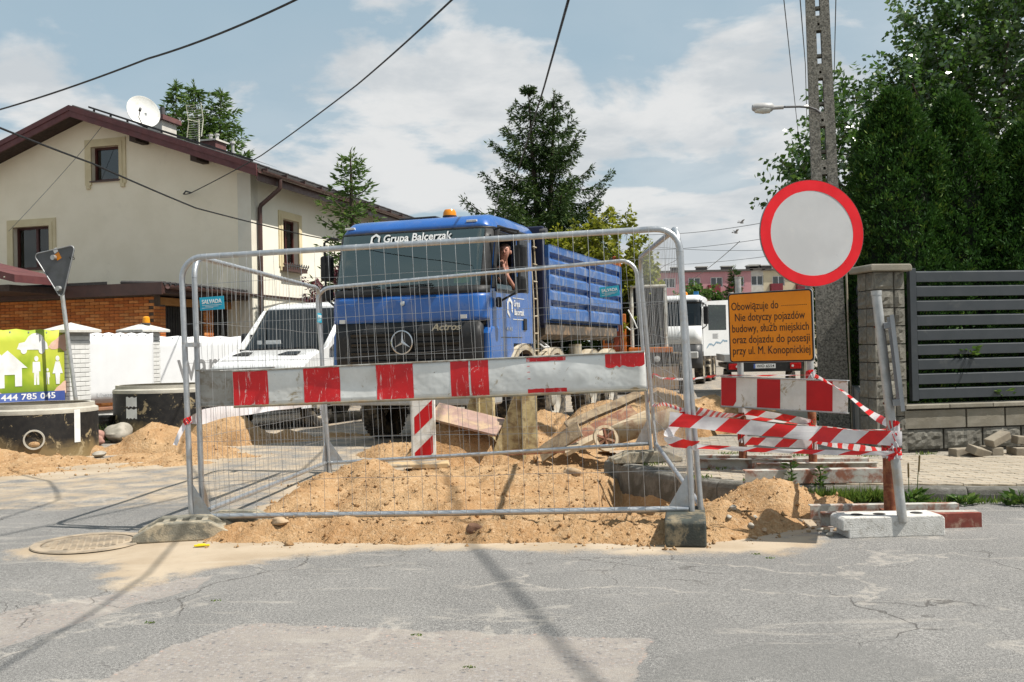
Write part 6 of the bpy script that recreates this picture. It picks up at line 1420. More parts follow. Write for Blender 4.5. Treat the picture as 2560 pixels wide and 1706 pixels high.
def broadleaf(name, label, base, ells, nclu, per, ls, mat, seed=1, twig=.35, cat='tree', trunk_r=.14, limb=True, group=None, shape=.6):
    t = thing(name, label, cat, base, 0, group); rg = np.random.default_rng(seed); B = np.array(base)
    vols = np.array([e[3]*e[4]*e[5] for e in ells])**.67; pk = rg.choice(len(ells), nclu, p=vols/vols.sum()); C = []; O = []
    E = np.array(ells); u = unit(rg.standard_normal((nclu, 3))); r_ = rg.random(nclu)**.33; r_ = .35+.70*r_
    C = E[pk, :3]+u*E[pk, 3:6]*r_[:, None]; O = unit(u*E[pk, 3:6]+np.array([0, 0, .25])*E[pk, 5:6])
    C = C+rg.standard_normal((nclu, 3))*.08
    if limb:
        ll = []; top = E[0, :3]; bz = np.array([0, 0, 0.]); tp = top-B
        ll.append(([(0, 0, 0), tuple(tp*.3+[.05, 0, 0]), tuple(tp*.6), tuple(tp*.95)], trunk_r, trunk_r*.3))
        for k in range(min(14, nclu)):
            e = C[rg.integers(nclu)]-B; s = tp*rg.uniform(.3, .75); ll.append(([tuple(s), tuple(s*.5+e*.5+[0, 0, .15]), tuple(e)], trunk_r*.4, .012))
        limbs(t, ll)
    # each cluster is a leafy shoot: leaves alternate along it and hang a little
    cc = C-B; tw = twig*(.6+.8*rg.random(nclu)); bend = unit(O+np.array([0, 0, .55])+rg.standard_normal((nclu, 3))*.35); side = unit(np.cross(bend, rg.standard_normal((nclu, 3))))
    tt = np.tile(np.linspace(0.05, 1, per), nclu)[:, None]; rp = lambda a: np.repeat(a, per, 0)
    st = rp(cc)+rp(unit(O*.6+bend*.4))*tt*rp(tw)[:, None]+rp(bend)*(tt**2)*rp(tw)[:, None]*.25
    sgn = np.tile(np.where(np.arange(per) % 2, 1., -1.), nclu)[:, None]
    P = st+rg.standard_normal(st.shape)*ls*.22; n = len(P)
    D = unit(rp(side)*sgn*.8+rp(bend)*.45+rg.standard_normal(P.shape)*.38+np.array([0, 0, -.42]))
    cl = rp(rg.random(nclu)); tone = np.clip(.30*cl+.42*rg.random(n)+.30*tt[:, 0], 0, 1)
    V, F, T = sprays(P, D, ls*(.75+.5*rg.random(n))*(1.1-.35*tt[:, 0]), ls*shape*(.75+.5*rg.random(n)), tone, .18)
    npmesh('crown', V, F, mat, t, attrs={'tone': T})
    if limb:
        tb = MB(); k_ = min(nclu, 500); e0 = cc-O*tw[:, None]*.6; e1 = cc+unit(O*.6+bend*.4)*tw[:, None]*.95
        for i in range(k_): tb.tube([tuple(e0[i]), tuple(cc[i]), tuple(e1[i])], [.009, .006, .003], 3, cap=False)
        tag(tb.build('twigs', bark, t), kind='stuff')
    return t
def spruce(name, label, base, H, rad, mat, seed=1, z0=1.0, dz=.34, nb=8, leaders=((0, 0),), droop=.25, dens=1., blade=.16, sparse=0, tip_up=.18, power=.9, asym=0, cat='tree', group=None):
    t = thing(name, label, cat, base, 0, group); rg = np.random.default_rng(seed); PP = []; DD = []; LL = []; TT = []; bm_ = MB()
    for li, (lx, lz) in enumerate(leaders):
        h = H+lz; MB().tube([(0, 0, 0), (lx*.2, 0, h*.4), (lx*.8, 0, h*.8), (lx, 0, h)], [.16*H/9, .12*H/9, .05, .012], 8).build('trunk', bark, t, True)
        z = z0; frac = 1 if len(leaders) == 1 else .85
        while z < h-.08:
            f = (h-z)/(h-z0); lmax = rad*f**power*frac*(1 if len(leaders) == 1 or z > h*.5 else .95); k = max(3, int(nb*(.55+.45*f)))
            a0 = rg.random()*6.28
            for b in range(k):
                a = a0+6.283*b/k+rg.normal(0, .18); ln = lmax*rg.uniform(.62, 1.12)*(1-sparse*rg.random())
                if asym: ln *= 1+asym*math.cos(a)
                if ln < .06: continue
                d = np.array([math.cos(a), math.sin(a), 0]); o = np.array([lx*min(1, z/h), 0, z+rg.normal(0, .06)])
                m = max(3, int(ln/.13)); s = np.linspace(0.08, 1, m)
                up_ = -droop*np.sin(s*2.2)*ln*.5+tip_up*ln*s**2.5+.15*(1-f)*ln*s
                pts = o+d*(s*ln)[:, None]+np.stack([0*s, 0*s, up_], -1)
                if ln > .35: bm_.tube([tuple(o)]+[tuple(p) for p in pts[::max(1, m//3)]], .012+.012*f, 4)
                side = np.array([-d[1], d[0], 0])
                tg = np.gradient(pts, axis=0) if m > 1 else np.array([d])
                # side twigs
                for i in range(m):
                    nt2 = max(2, int(5*dens)); tl = ln*(.34 if ln < 1.2 else .24)*(1.05-s[i]*.75)+.07
                    for sg in (-1, 1):
                        for q_ in range(nt2):
                            w = rg.random(); base_ = pts[i]+rg.normal(0, .03, 3); dr = unit((unit(tg[i])*.7+side*sg*.75+np.array([0, 0, -droop*1.6*rg.random()-.05])+rg.normal(0, .14, 3)))
                            p_ = base_+dr*tl*w; PP.append(p_); DD.append(dr+rg.normal(0, .25, 3)); LL.append(blade*rg.uniform(.7, 1.3)); TT.append(np.clip(.25+.45*w*rg.random()+.35*s[i]*rg.random()+rg.normal(0, .08), 0, 1))
                    for q_ in range(max(1, int(2*dens))):
                        PP.append(pts[i]+rg.normal(0, .03, 3)); DD.append(unit(tg[i])+np.array([0, 0, .25])+rg.normal(0, .35, 3)); LL.append(blade*rg.uniform(.7, 1.2)); TT.append(np.clip(.35+.5*s[i]*rg.random(), 0, 1))
            z += dz*(.75+.5*rg.random())*(.55+.45*f)
        for q_ in range(18): PP.append(np.array([lx, 0, h-.35*rg.random()])); DD.append(np.array([rg.normal(0, .6), rg.normal(0, .6), .8])); LL.append(blade*.8); TT.append(.8)
    bo = bm_.build('branches', bark, t, True); tag(bo, kind='stuff')
    P = np.array(PP); n = len(P); V, F, T = sprays(P, np.array(DD), np.array(LL), np.array(LL)*.27*(.8+.4*rg.random(n)), np.array(TT), .15)
    npmesh('crown', V, F, mat, t, attrs={'tone': T}); return t
spr = leafmat('spruce_needles', (.014, .036, .010), (.034, .068, .013), (.10, .135, .025), .16, .6, .25)
spr2 = leafmat('young_spruce_needles', (.035, .075, .016), (.075, .135, .026), (.17, .235, .045), .25, .6, .25)
lf1 = leafmat('cherry_leaves', (.022, .060, .010), (.055, .118, .018), (.15, .215, .045), .30, .26, .9)
lf2 = leafmat('lime_leaves', (.10, .13, .012), (.20, .22, .02), (.34, .32, .04), .45, .5)
lf3 = leafmat('mid_leaves', (.03, .07, .012), (.06, .12, .02), (.13, .19, .035), .35, .5)
lf4 = leafmat('purple_leaves', (.05, .012, .018), (.10, .025, .035), (.16, .05, .05), .3, .5)
thj = leafmat('thuja_sprays', (.013, .044, .009), (.036, .090, .014), (.14, .20, .030), .18, .6, .2)
grs = leafmat('grass_blades', (.05, .10, .015), (.11, .18, .03), (.24, .28, .06), .35, .6, .3)
spruce('spruce_tree', 'tall twin topped spruce with cones standing behind the blue truck', (1.05, 31, 0), 9.35, 4.5, spr, 3, 1.4, .66, 8, ((-.38, .15), (.42, .0)), droop=.6, dens=3.6, blade=.135, power=.74, sparse=.18, tip_up=.26)
spruce('spruce_tree', 'young sparse spruce in front of the house side wall', (-3.9, 24.6, 0), 6.3, 1.75, spr2, 5, .8, .42, 8, droop=.14, dens=1.2, blade=.16, sparse=.35, tip_up=.24, power=.66)
spruce('spruce_tree', 'left of two spruces rising behind the house roof', (-14.0, 42, 0), 12.9, 2.6, spr2, 6, 5.2, .45, 8, droop=.3, dens=.8, blade=.26)
spruce('spruce_tree', 'right of two spruces rising behind the house roof', (-12.3, 41, 0), 12.3, 3.4, spr2, 8, 5.0, .45, 8, ((-.6, .3), (.5, 0)), droop=.35, dens=.8, blade=.26, power=.8)
broadleaf('broadleaf_tree', 'large glossy leaved cherry tree behind the thuja hedge', (6.6, 15.9, 0), [(8.5, 15.9, 5.3, 2.0, 1.9, 2.5), (5.85, 15.5, 4.15, 1.15, 1.3, 1.15), (4.85, 15.1, 3.45, .5, .7, .75), (7.0, 15.5, 4.9, .8, 1, 1.25), (9.6, 16.2, 6.3, 1.6, 1.5, 2.0), (6.95, 15.6, 5.9, .42, .5, .75)], 2300, 20, .125, lf1, 4, .40, trunk_r=.16, shape=.5)
broadleaf('broadleaf_tree', 'yellow green tree behind the tipping body', (2.6, 28.4, 0), [(3.0, 28.3, 3.55, 1.05, 1.0, 1.35), (1.7, 28.6, 3.3, 1.1, 1.0, 1.15), (3.3, 28.2, 2.4, .75, .9, 1.1)], 420, 26, .16, lf2, 9, .30, trunk_r=.12)
broadleaf('broadleaf_tree', 'green tree behind the yellow one and the truck body', (1.2, 29.9, 0), [(1.2, 29.8, 2.9, 1.6, .8, 1.2), (2.3, 29.6, 2.6, 1.4, .8, 1.3)], 320, 24, .16, lf3, 10, .32, trunk_r=.1)
broadleaf('shrub', 'dark purple leaved shrub beside the white van roof', (-4.2, 23.4, 0), [(-4.2, 23.4, 2.3, .55, .5, .85), (-3.9, 23.3, 1.5, .6, .5, .9)], 170, 20, .10, lf4, 12, .22, 'shrub', .05)
broadleaf('broadleaf_tree', 'round green tree in front of the pink block', (13.0, 70, 0), [(13.0, 70, 3.6, 2.0, 1.6, 1.6), (11.3, 70, 3.0, 1.4, 1.4, 1.2)], 240, 22, .34, lf3, 14, .5, trunk_r=.15)
spruce('spruce_tree', 'small far spruce in front of the pink block', (13.7, 61, 0), 6.1, 1.25, spr, 15, .8, .5, 7, droop=.2, dens=.7, blade=.3)
broadleaf('broadleaf_tree', 'pale green bush beyond the excavator', (8.2, 60, 0), [(8.2, 60, 2.6, 2.2, 1.5, 1.7)], 200, 20, .32, lf2, 16, .45, trunk_r=.1)
# thuja hedge: separate columns
def thuja(label, base, H, r, seed, n=70000):
    t = thing('thuja', label, 'thuja', base, 0, 'thujas behind the grey gate'); rg = np.random.default_rng(seed)
    MB().tube([(0, 0, 0), (.02, 0, H*.5), (0, 0, H*.9)], [.06, .045, .015], 8).build('trunk', bark, t, True)
    prof = lambda u: np.where(u < .25, .82+.18*(u/.25), np.clip(1-(np.maximum(u-.25, 0)/.75)**1.9, 0, 1)**.72)
    c = MB().lathe([(r*.80*float(prof(np.array(i/12)))*(1 if i else .9), H*.94*i/12) for i in range(13)], 18); c.v = [(x*(1+.06*math.sin(5*z+3*y)), y*(1+.06*math.cos(4*z+2*x)), z) for x, y, z in c.v]
    c.build('shade_core', pm('thuja_core_dark', (.010, .020, .008), (.018, .022, .01), 18, .95, bump=1, bsc=30), t, True)  # solid dark core added inside the foliage to block light
    m_ = n//14; u = rg.random(m_)**.9; a = rg.random(m_)*6.283; lump = 1+.16*np.sin(a*3+u*11+seed)+.12*np.sin(a*7-u*23)+.10*rg.standard_normal(m_)
    rr_ = r*prof(u)*lump*(.80+.22*rg.random(m_))+.03; C = np.stack([rr_*np.cos(a), rr_*np.sin(a), u*H], -1); A = unit(np.stack([np.cos(a)*.55, np.sin(a)*.55, .85+0*a], -1)+rg.standard_normal((m_, 3))*.22); S = unit(np.cross(A, rg.standard_normal((m_, 3))))
    rp = lambda v: np.repeat(v, 14, 0); k = np.tile(np.linspace(-1, 1, 14), m_)[:, None]; nn = m_*14
    P = rp(C)+rp(S)*k*.05+rp(A)*rg.random((nn, 1))*.09+rg.standard_normal((nn, 3))*.015; D = rp(A)+rp(S)*k*.8+rg.standard_normal((nn, 3))*.38
    tone = np.clip(.05+.60*rp(rg.random(m_)**2.2)+.36*rg.random(nn), 0, 1); V, F, T = sprays(P, D, .035+.05*rg.random(nn), .016+.014*rg.random(nn), tone, .1); npmesh('foliage', V, F, thj, t, attrs={'tone': T}); return t
thuja('left thuja column behind the block pillar', (5.15, 13.2, 0), 4.55, .80, 1); thuja('tallest thuja column behind the grey gate', (5.95, 13.3, 0), 4.5, .78, 2); thuja('lower bright thuja column right of the tall ones', (6.75, 13.0, 0), 4.0, .72, 3); thuja('thuja column at the right edge of the picture', (7.6, 13.1, 0), 4.1, .8, 4)
thuja('short thuja tucked behind the side fence', (4.78, 13.7, 0), 3.2, .55, 5, 14000)
# grass and weeds
def tufts(name, label, spots, mat, h=.12, kind='stuff'):
    P = []; D = []; L = []
    for x, y, z, r, n, hh in spots:
        a = rng.random(n)*6.283; q_ = r*np.sqrt(rng.random(n)); P.append(np.stack([x+q_*np.cos(a), y+q_*.6*np.sin(a), np.full(n, z)], -1)); D.append(np.stack([rng.normal(0, .45, n), rng.normal(0, .45, n), .7+.3*rng.random(n)], -1)); L.append(hh*(.5+.7*rng.random(n)))
    P = np.concatenate(P); D = np.concatenate(D); L = np.concatenate(L); V, F, T = sprays(P, D, L, np.full(len(P), .010), rng.random(len(P)), .1)
    o = npmesh(name, V, F, mat, attrs={'tone': T}); return tag(o, label, None, None, kind)
gsp = []
for i in range(26): x = 2.15+i*.032+random.uniform(-.03, .03); gsp.append((x, 7.93-.17*(x-2.67)+random.uniform(-.1, .02), .0, .07, 60, .13))
for i in range(30): x = 2.9+i*.07; gsp.append((x, 7.86-.165*(x-2.67)+random.uniform(-.06, .0), .0, .05, 22, .08))
for x, y in ((2.55, 10.25), (2.75, 10.2), (2.95, 10.3), (2.3, 10.6), (3.3, 10.3), (1.9, 9.3), (2.6, 9.7), (1.35, 9.75), (3.6, 10.15), (4.2, 10.2), (1.62, 8.75), (2.05, 8.5)): gsp.append((x, y, .1, .12, 50, .05))
for x, y in ((-5.9, 15.3), (-6.1, 15.5), (-6.3, 15.3)): gsp.append((x-.2, y, .0, .2, 160, .28))
for x, y in ((-1.55, 5.15), (-1.75, 4.75), (-.45, 4.45), (1.45, 6.02), (1.5, 5.9), (-.2, 3.98), (2.5, 4.35)): gsp.append((x, y, .0, .03, 22, .008))
tufts('grass', 'short green grass growing along the kerb and in cracks', gsp, grs)
def weed(label, x, y, z, n, L, W, spread, up_=.7, seed=0, stem=None):
    rg = np.random.default_rng(seed); t = thing('weed', label, 'weed', (x, y, z), 0, 'weeds along the kerb'); a = rg.random(n)*6.283; r_ = spread*np.sqrt(rg.random(n))
    P = np.stack([r_*np.cos(a)*.6, r_*np.sin(a)*.4, rg.random(n)*spread*.5], -1); D = np.stack([np.cos(a), np.sin(a)*.7, up_*(.3+rg.random(n))], -1)
    if stem:
        P = np.stack([rg.normal(0, .012, n), rg.normal(0, .012, n), rg.random(n)*stem], -1); MB().tube([(0, 0, 0), (.01, 0, stem*.6), (.0, .01, stem)], .005, 5).build('stem', MATS['grass_blades'], t)
    V, F, T = sprays(P, D, L*(.6+.7*rg.random(n)), W*(.6+.7*rg.random(n)), rg.random(n), .2); npmesh('leaves', V, F, lf3, t, attrs={'tone': T}); return t
weed('broad leaved weed clump at the kerb right of the leaning post', 3.05, 7.72, 0, 110, .085, .04, .20, .6, 1); weed('second weed clump further right along the kerb', 3.45, 7.66, 0, 70, .07, .032, .12, .6, 2); weed('weed clump at the right edge of the picture', 3.85, 7.6, 0, 90, .075, .036, .15, .6, 3)
weed('tall leafy weed in front of the pale channel', 2.25, 8.13, .1, 46, .06, .02, .05, .5, 4, .2); weed('smaller upright weed beside the tall one', 2.47, 8.08, .1, 40, .06, .02, .05, .5, 5, .17)
for i, (x, h_) in enumerate(((2.98, .34), (3.06, .3), (3.12, .36))):
    w_ = thing('weed', ('left', 'middle', 'right')[i]+' of three bare seed stalks rising from the kerb weeds', 'weed', (x, 7.75, 0), 0, 'seed stalks at the kerb'); MB().tube([(0, 0, 0), (.012*(i-1), 0, h_*.6), (.03*(i-1), 0, h_)], .0035, 5).build('stem', MATS['grass_blades'], w_); MB().tube([(.02*(i-1), 0, h_*.7), (.03*(i-1), 0, h_+.02)], .007, 6).build('seed_head', pm('seed_brown', (.16, .12, .05), None, 9, .9), w_)
weed('leafy shoots poking through the slatted gate', 4.9, 10.72, 1.1, 60, .08, .035, .2, .2, 7); weed('low shoots at the gate foot', 5.3, 10.75, .66, 40, .08, .03, .15, .2, 8)
# ============================================================ loose things
ring_c = pm('ring_concrete', (.46, .44, .38), (.38, .36, .31), 6, .92, bump=.4, bsc=80)
q = NT('tar_coat'); n1 = q.noise(2.6, 8, .68, .4); sz_ = q.sepc()
c = q.mix(q.ramp(q.noise(14, 5), .3, .7), (.008, .008, .009), (.018, .017, .016)); lowm = q.ramp(q.math('ADD', sz_[2], q.math('MULTIPLY', n1, .5)), .56, .36); c = q.mix(q.math('MULTIPLY', lowm, .75), c, (.26, .19, .09)); c = q.mix(q.ramp(q.noise(4.5, 9, .78, .6, off=(3, 1, 2)), .565, .61), c, (.30, .24, .14))
MATS['tar_coat'] = q.fin(c, .55, q.bump(q.noise(30, 4), .2, .006), spec=.4)
def ring(label, x, y, r, h, z=0, label_at=None, holes=(), rz=0):
    t = thing('concrete_ring', label, 'concrete ring', (x, y, z), rz, 'concrete manhole rings'); w = .1
    MB().lathe([(r-w, 0), (r, 0), (r, h), (r-w, h)], 64, close=True).build('wall', MATS['tar_coat'], t, True)
    MB().lathe([(r-w-.004, 0.03), (r-w-.004, h-.01)], 64).build('inner_face', ring_c, t, True)
    MB().lathe([(r-w+.002, h+.002), (r+.004, h+.002), (r+.004, h-.02), (r+.0, h+.03), (r-.04, h+.05), (r-.04, h+.10), (r-w+.002, h+.10)], 64).build('rim', ring_c, t, True)
    return t
r1 = ring('black tarred concrete ring with a pipe hole at the left edge', -6.28, 13.15, .74, .60)
# pipe stub on the near ring
pv = pm('pipe_grey', (.5, .48, .42), None, 5, .7)
pa = thing('pipe_stub', 'short pale pipe stub set in the side of the near ring', 'pipe', (-6.28+.74*math.cos(R(-68)), 13.15+.74*math.sin(R(-68)), .27), R(-68)); MB().lathe([(.105, -.1), (.125, -.1), (.125, .03), (.105, .03)], 28, axis='x', close=True).build('collar', pv, pa, True); MB().lathe([(0, 0), (.106, 0)], 28, axis='x', c=(-.06, 0, 0)).build('bore', hole, pa); ellip('sand_plug', MATS['sand'], (-.03, 0, -.06), (.05, .08, .045), pa)
r2 = ring('black tarred concrete ring with a torn paper label', -5.52, 15.95, .83, .74)
for k, z in enumerate((.60, .42)):
    m = MB(); V = []; n_ = 8
    for i in range(n_+1): a = R(-118+14*i/n_); V += [(.836*math.cos(a), .836*math.sin(a), z-.075+.012*math.sin(i*2.3)), (.836*math.cos(a), .836*math.sin(a), z+.07+.01*math.sin(i*1.7+k))]
    m.add(V, [(2*i, 2*i+2, 2*i+3, 2*i+1) for i in range(n_)]); m.build('paper_label', whitep, r2)
m = MB(); V = []
for i in range(5): a = R(-30+7*i/4); V += [(.746*math.cos(a), .746*math.sin(a), .2), (.746*math.cos(a), .746*math.sin(a), .62)]
m.add(V, [(2*i, 2*i+2, 2*i+3, 2*i+1) for i in range(4)]); m.build('paint_patch', whitep, r1)
bk = thing('bucket', 'black plastic bucket beside the far ring', 'bucket', (-6.35, 15.45, 0)); MB().lathe([(0, .01), (.125, .01), (.16, .36), (.172, .36), (.172, .385), (.155, .385), (.12, .03), (0, .03)], 28).build('pail', blk2, bk, True); MB().lathe([(.166, .31), (.174, .31), (.174, .33), (.166, .33)], 28, close=True).build('rim_band', blk2, bk, True)
MB().tube([(.17*math.cos(a), .17*math.sin(a)-.02*math.sin(a), .33-.2*abs(math.sin(a))) for a in [R(-180+15*i) for i in range(13)]], .004, 5).build('handle', steel_d, bk)
def stone(label, x, y, z, r, c, seed, sq=(1, .8, .6), cat='stone', group='stones lying in the sand'):
    rd = np.random.default_rng(seed); bm = bmesh.new(); bmesh.ops.create_icosphere(bm, subdivisions=3, radius=1)
    ph = rd.random(6)*6
    for v in bm.verts: k = 1+.13*math.sin(3*v.co.x+ph[0])+.12*math.sin(4*v.co.y+ph[1])+.1*math.sin(5*v.co.z+2*v.co.x+ph[2]); v.co = Vector((v.co.x*k*sq[0]*r, v.co.y*k*sq[1]*r, v.co.z*k*sq[2]*r))
    me = bpy.data.meshes.new('stone'); bm.to_mesh(me); bm.free(); o = link('stone', me, c, None, True, fix=False); o.location = (x, y, z); o.rotation_euler = (0, 0, float(rd.random()*6)); return tag(o, label, cat, group)
sg = pm('stone_grey', (.36, .33, .28), (.26, .24, .2), 9, .9, bump=.3, bsc=60); sp_ = pm('stone_pink', (.36, .20, .16), (.28, .15, .12), 9, .9, bump=.3, bsc=60); st2 = pm('stone_tan', (.42, .31, .2), (.33, .23, .14), 9, .9, bump=.3, bsc=60)
stone('large grey boulder leaning at the bucket', -5.95, 15.0, .14, .22, sg, 1, (1.2, .8, .75)); stone('pink rounded stone left of the grey boulder', -6.22, 14.9, .10, .15, sp_, 2); stone('smaller pink stone in front of the boulder', -6.1, 14.55, .07, .13, sp_, 3); stone('flat reddish stone between the pink ones', -6.3, 14.45, .03, .11, sp_, 11, (1, .8, .5)); stone('pale flat stone on the sand track before the rings', -5.3, 12.75, .05, .10, sg, 4, (1.2, .8, .4))
stone('tan cobble on the front sand ridge near the left foot', -1.63, 6.9, sz_at(-1.63, 6.9)+.03, .055, st2, 5); stone('reddish cobble at the tip of the left foot', -1.9, 7.02, .05, .05, sp_, 6); stone('dark lump of earth in the middle of the front ridge', -.27, 6.66, sz_at(-.27, 6.66)+.0, .06, pm('earth_lump', (.22, .12, .07), (.15, .08, .05), 9, .95, bump=.5), 7)
stone('brown stone by the beacon base', -1.75, 10.5, sz_at(-1.75, 10.5)+.02, .08, st2, 8); stone('tan stone lying right of the dug slope', .55, 9.5, sz_at(.55, 9.5)+.02, .09, st2, 9, (1.3, .8, .5))
for i in range(14):
    x, y = 1.45+random.uniform(-.1, .8), 6.5+random.uniform(-.05, .3); stone(['grey pebble', 'brown pebble'][i % 2]+' in the shaded sand left of the white block', x, y, max(sz_at(x, y), 0)+.008, random.uniform(.012, .03), [sg, st2][i % 2], 30+i, cat='pebble', group='pebbles in the shaded sand')
# loose pavers heaped by the wall
lpv = pm('loose_paver', (.27, .235, .18), (.21, .18, .14), 9, .92, bump=.4, bsc=120, var=.1); heap_ = [((4.50, 10.02, .145), (0, 0, .3), 'lowest left'), ((4.62, 9.92, .16), (.3, .25, .5), 'tilted front left'), ((4.82, 10.06, .15), (0, 0, 1.6), 'upright middle'), ((4.86, 10.02, .27), (.1, -.35, .35), 'leaning top'), ((5.06, 10.03, .145), (0, 0, 1.5), 'small right'), ((5.16, 10.06, .245), (.05, .12, .1), 'flat right top'), ((5.36, 10.02, .15), (0, 0, .1), 'lowest right'), ((5.48, 10.06, .25), (.06, -.1, -.15), 'far right top'), ((5.24, 10.12, .145), (0, 0, .2), 'back right')]
for i, (l, r_, w_) in enumerate(heap_):
    me = MB().bx(-.12, .12, -.06, .06, -.04, .04); o = me.build('loose_paver', lpv, None, bevel=.008); o.location = l; o.rotation_euler = r_; tag(o, w_+' loose paving block in the heap by the wall', 'paving block', 'loose paving blocks by the plinth wall')
# manhole cover, yellow scrap, litter
mh = thing('manhole_cover', 'round cast iron manhole cover in the dusty asphalt', 'manhole cover', (-2.93, 6.83, .004), R(20)); iron = pm('cast_iron', (.23, .195, .15), (.18, .15, .115), 12, .9, dirt=(.36, .29, .21), damt=.6, dsc=5)
MB().lathe([(0, .004), (.29, .004), (.295, 0)], 48).build('lid', iron, mh, True); MB().lathe([(.30, .0), (.30, .008), (.36, .008), (.365, 0)], 48).build('frame_ring', iron, mh, True); gr = MB()
for i in range(-6, 7):
    for j in range(-6, 7):
        if math.hypot(i, j)*.042 < .26: gr.bx(i*.042-.013, i*.042+.013, j*.042-.013, j*.042+.013, .004, .009)
tag(gr.build('studs', iron, mh), kind='stuff')
ys_ = thing('plastic_scrap', 'bright yellow plastic scrap in front of the left foot', 'scrap', (-2.08, 6.60, .008), R(8)); MB().bx(-.05, .05, -.012, .012, 0, .012).build('strip', pm('yellow_plastic', (.72, .55, .01), None, 5, .4), ys_, bevel=.004); MB().bx(-.03, .02, .008, .02, .004, .016).build('tab', MATS['yellow_plastic'], ys_, bevel=.003)
# shoring frames, planks and scrap behind the rear fence
shore = pm('shoring_paint', (.52, .44, .25), (.44, .36, .19), 6, .75, bump=.3, bsc=50, dirt=(.24, .17, .09), damt=.42, dsc=8)
def shoring(label, x, y, z, rz, h, w):
    t = thing('shoring_frame', label, 'shoring frame', (x, y, z), rz, 'pale yellow shoring frames'); MB().bx(-.03, .16, 0, .05, -.3, h).build('face_plate', shore, t, bevel=.004); MB().bx(.10, .16, .05, .22, -.3, h).build('flange', shore, t, bevel=.004)
    MB().prism([(-.16-w, -.3), (-.033, -.3), (-.033, h), (-.07, h)], .01, .05).build('brace_plate', shore, t); MB().bx(-.03, .01, -.09, -.002, -.3, h).build('stiffener', shore, t, bevel=.003); MB().cyl((.13, .1, h*.4), (.18, .1, h*.4), .03, 10).build('bolt', rust, t); return t
shoring('left pale yellow shoring frame behind the rear fence', -.42, 12.35, .0, R(-8), .80, .34); shoring('right pale yellow shoring frame crusted with soil', .12, 11.7, .0, R(6), .84, .36)
tpl = thing('steel_plate', 'tilted pinkish steel plate leaning on the sand by the beacon', 'steel plate', (-.55, 11.75, .46), 0); pk = pm('pink_plate', (.36, .24, .20), (.28, .18, .15), 6, .7, dirt=(.45, .33, .2), damt=.4, dsc=5); o = MB().bx(-.42, .42, -.2, .2, -.015, .015).build('plate', pk, tpl, bevel=.004); o.rotation_euler = (R(24), R(14), R(-12)); o = MB().bx(-.42, .42, .14, .2, -.06, -.016).build('rib', pk, tpl); o.rotation_euler = (R(24), R(14), R(-12))
wood = pm('old_wood', (.34, .26, .17), (.25, .19, .12), (18), .9, bump=.5, bsc=60, dirt=(.16, .11, .07), damt=.4, dsc=6); wood2 = pm('red_wood', (.24, .10, .06), (.18, .08, .05), 12, .85, dirt=(.4, .28, .17), damt=.4, dsc=6); wood3 = pm('pale_wood', (.50, .41, .29), (.40, .32, .22), 12, .9, dirt=(.3, .21, .12), damt=.35, dsc=6)
def plank(label, a, b, w, t_, mat, roll=0, name='plank'):
    a = Vector(a); b = Vector(b); ax = (b-a).normalized(); ay = Vector((0, 0, 1)).cross(ax).normalized(); L = (b-a).length; m = MB(); n_ = 6; V = []
    for i in range(n_+1):
        x = L*i/n_; wv = .006*math.sin(i*2.1+L*9)
        V += [(x, -w/2+wv, -t_/2), (x, w/2+wv, -t_/2), (x, w/2+wv, t_/2), (x, -w/2+wv, t_/2)]
    F = [(i*4+k, i*4+(k+1) % 4, (i+1)*4+(k+1) % 4, (i+1)*4+k) for i in range(n_) for k in range(4)]+[(3, 2, 1, 0), tuple(n_*4+k for k in range(4))]
    o = m.add(V, F).build(name, mat, None, bevel=.004); frame(o, a, ax, ay, ax.cross(ay)); o.matrix_world = o.matrix_world @ Matrix.Rotation(roll, 4, 'X'); return tag(o, label, 'plank', 'planks thrown down beside the kerb end')
plank('highest brown plank slanting up to the right behind the rear fence', (.62, 11.7, .36), (1.52, 11.95, .70), .14, .045, wood, .5); plank('red stained plank under the highest one', (.55, 11.5, .14), (1.42, 11.7, .52), .20, .05, wood2, .6); plank('pale splintered plank in the middle of the scrap', (.55, 11.2, .10), (1.55, 11.5, .50), .12, .05, wood3, .3); plank('dark flat plank lying low in the sand', (-.1, 11.0, .13), (.55, 11.1, .14), .16, .03, wood2, .1); plank('brown board end under the pale plank', (.30, 11.45, .05), (.75, 11.3, .36), .22, .03, wood, .9)
hp = thing('rubber_trough', 'black lined half pipe lying on its side by the scrap', 'trough', (1.42, 11.45, .40), R(14)); m = MB(); V = []; n_ = 14
for i in range(n_+1):
    a = R(150+200*i/n_)
    for x in (-.45, .45): V.append((x, .16*math.cos(a), .15*math.sin(a)))
m.add(V, [(2*i, 2*i+1, 2*i+3, 2*i+2) for i in range(n_)]); o = solid(m.build('liner', blk2, hp, True), .012); o.rotation_euler = (0, R(-14), 0); m = MB(); V = [(x*1.02, y*1.1, z*1.1-.005) for x, y, z in V]; m.add(V, [(2*i, 2*i+1, 2*i+3, 2*i+2) for i in range(n_)]); o = solid(m.build('shell', pm('trough_shell', (.38, .31, .21), (.3, .24, .16), 6, .85, dirt=(.2, .12, .07), damt=.4, dsc=6), hp, True), .012); o.rotation_euler = (0, R(-14), 0)
sw = thing('spool_end', 'round wooden spool end with rust brown spokes leaning in the scrap', 'spool end', (1.02, 11.1, .26), R(15)); o = MB().lathe([(.115, -.02), (.15, -.02), (.15, .02), (.115, .02)], 28, axis='y', close=True).build('rim', wood3, sw, True); o.rotation_euler = (R(-20), R(20), 0)
for k in range(3): o = MB().bx(-.12, .12, -.012, .012, -.013, .013).build('spoke', wood2, sw); o.rotation_euler = (R(-20), R(20+60*k), 0)
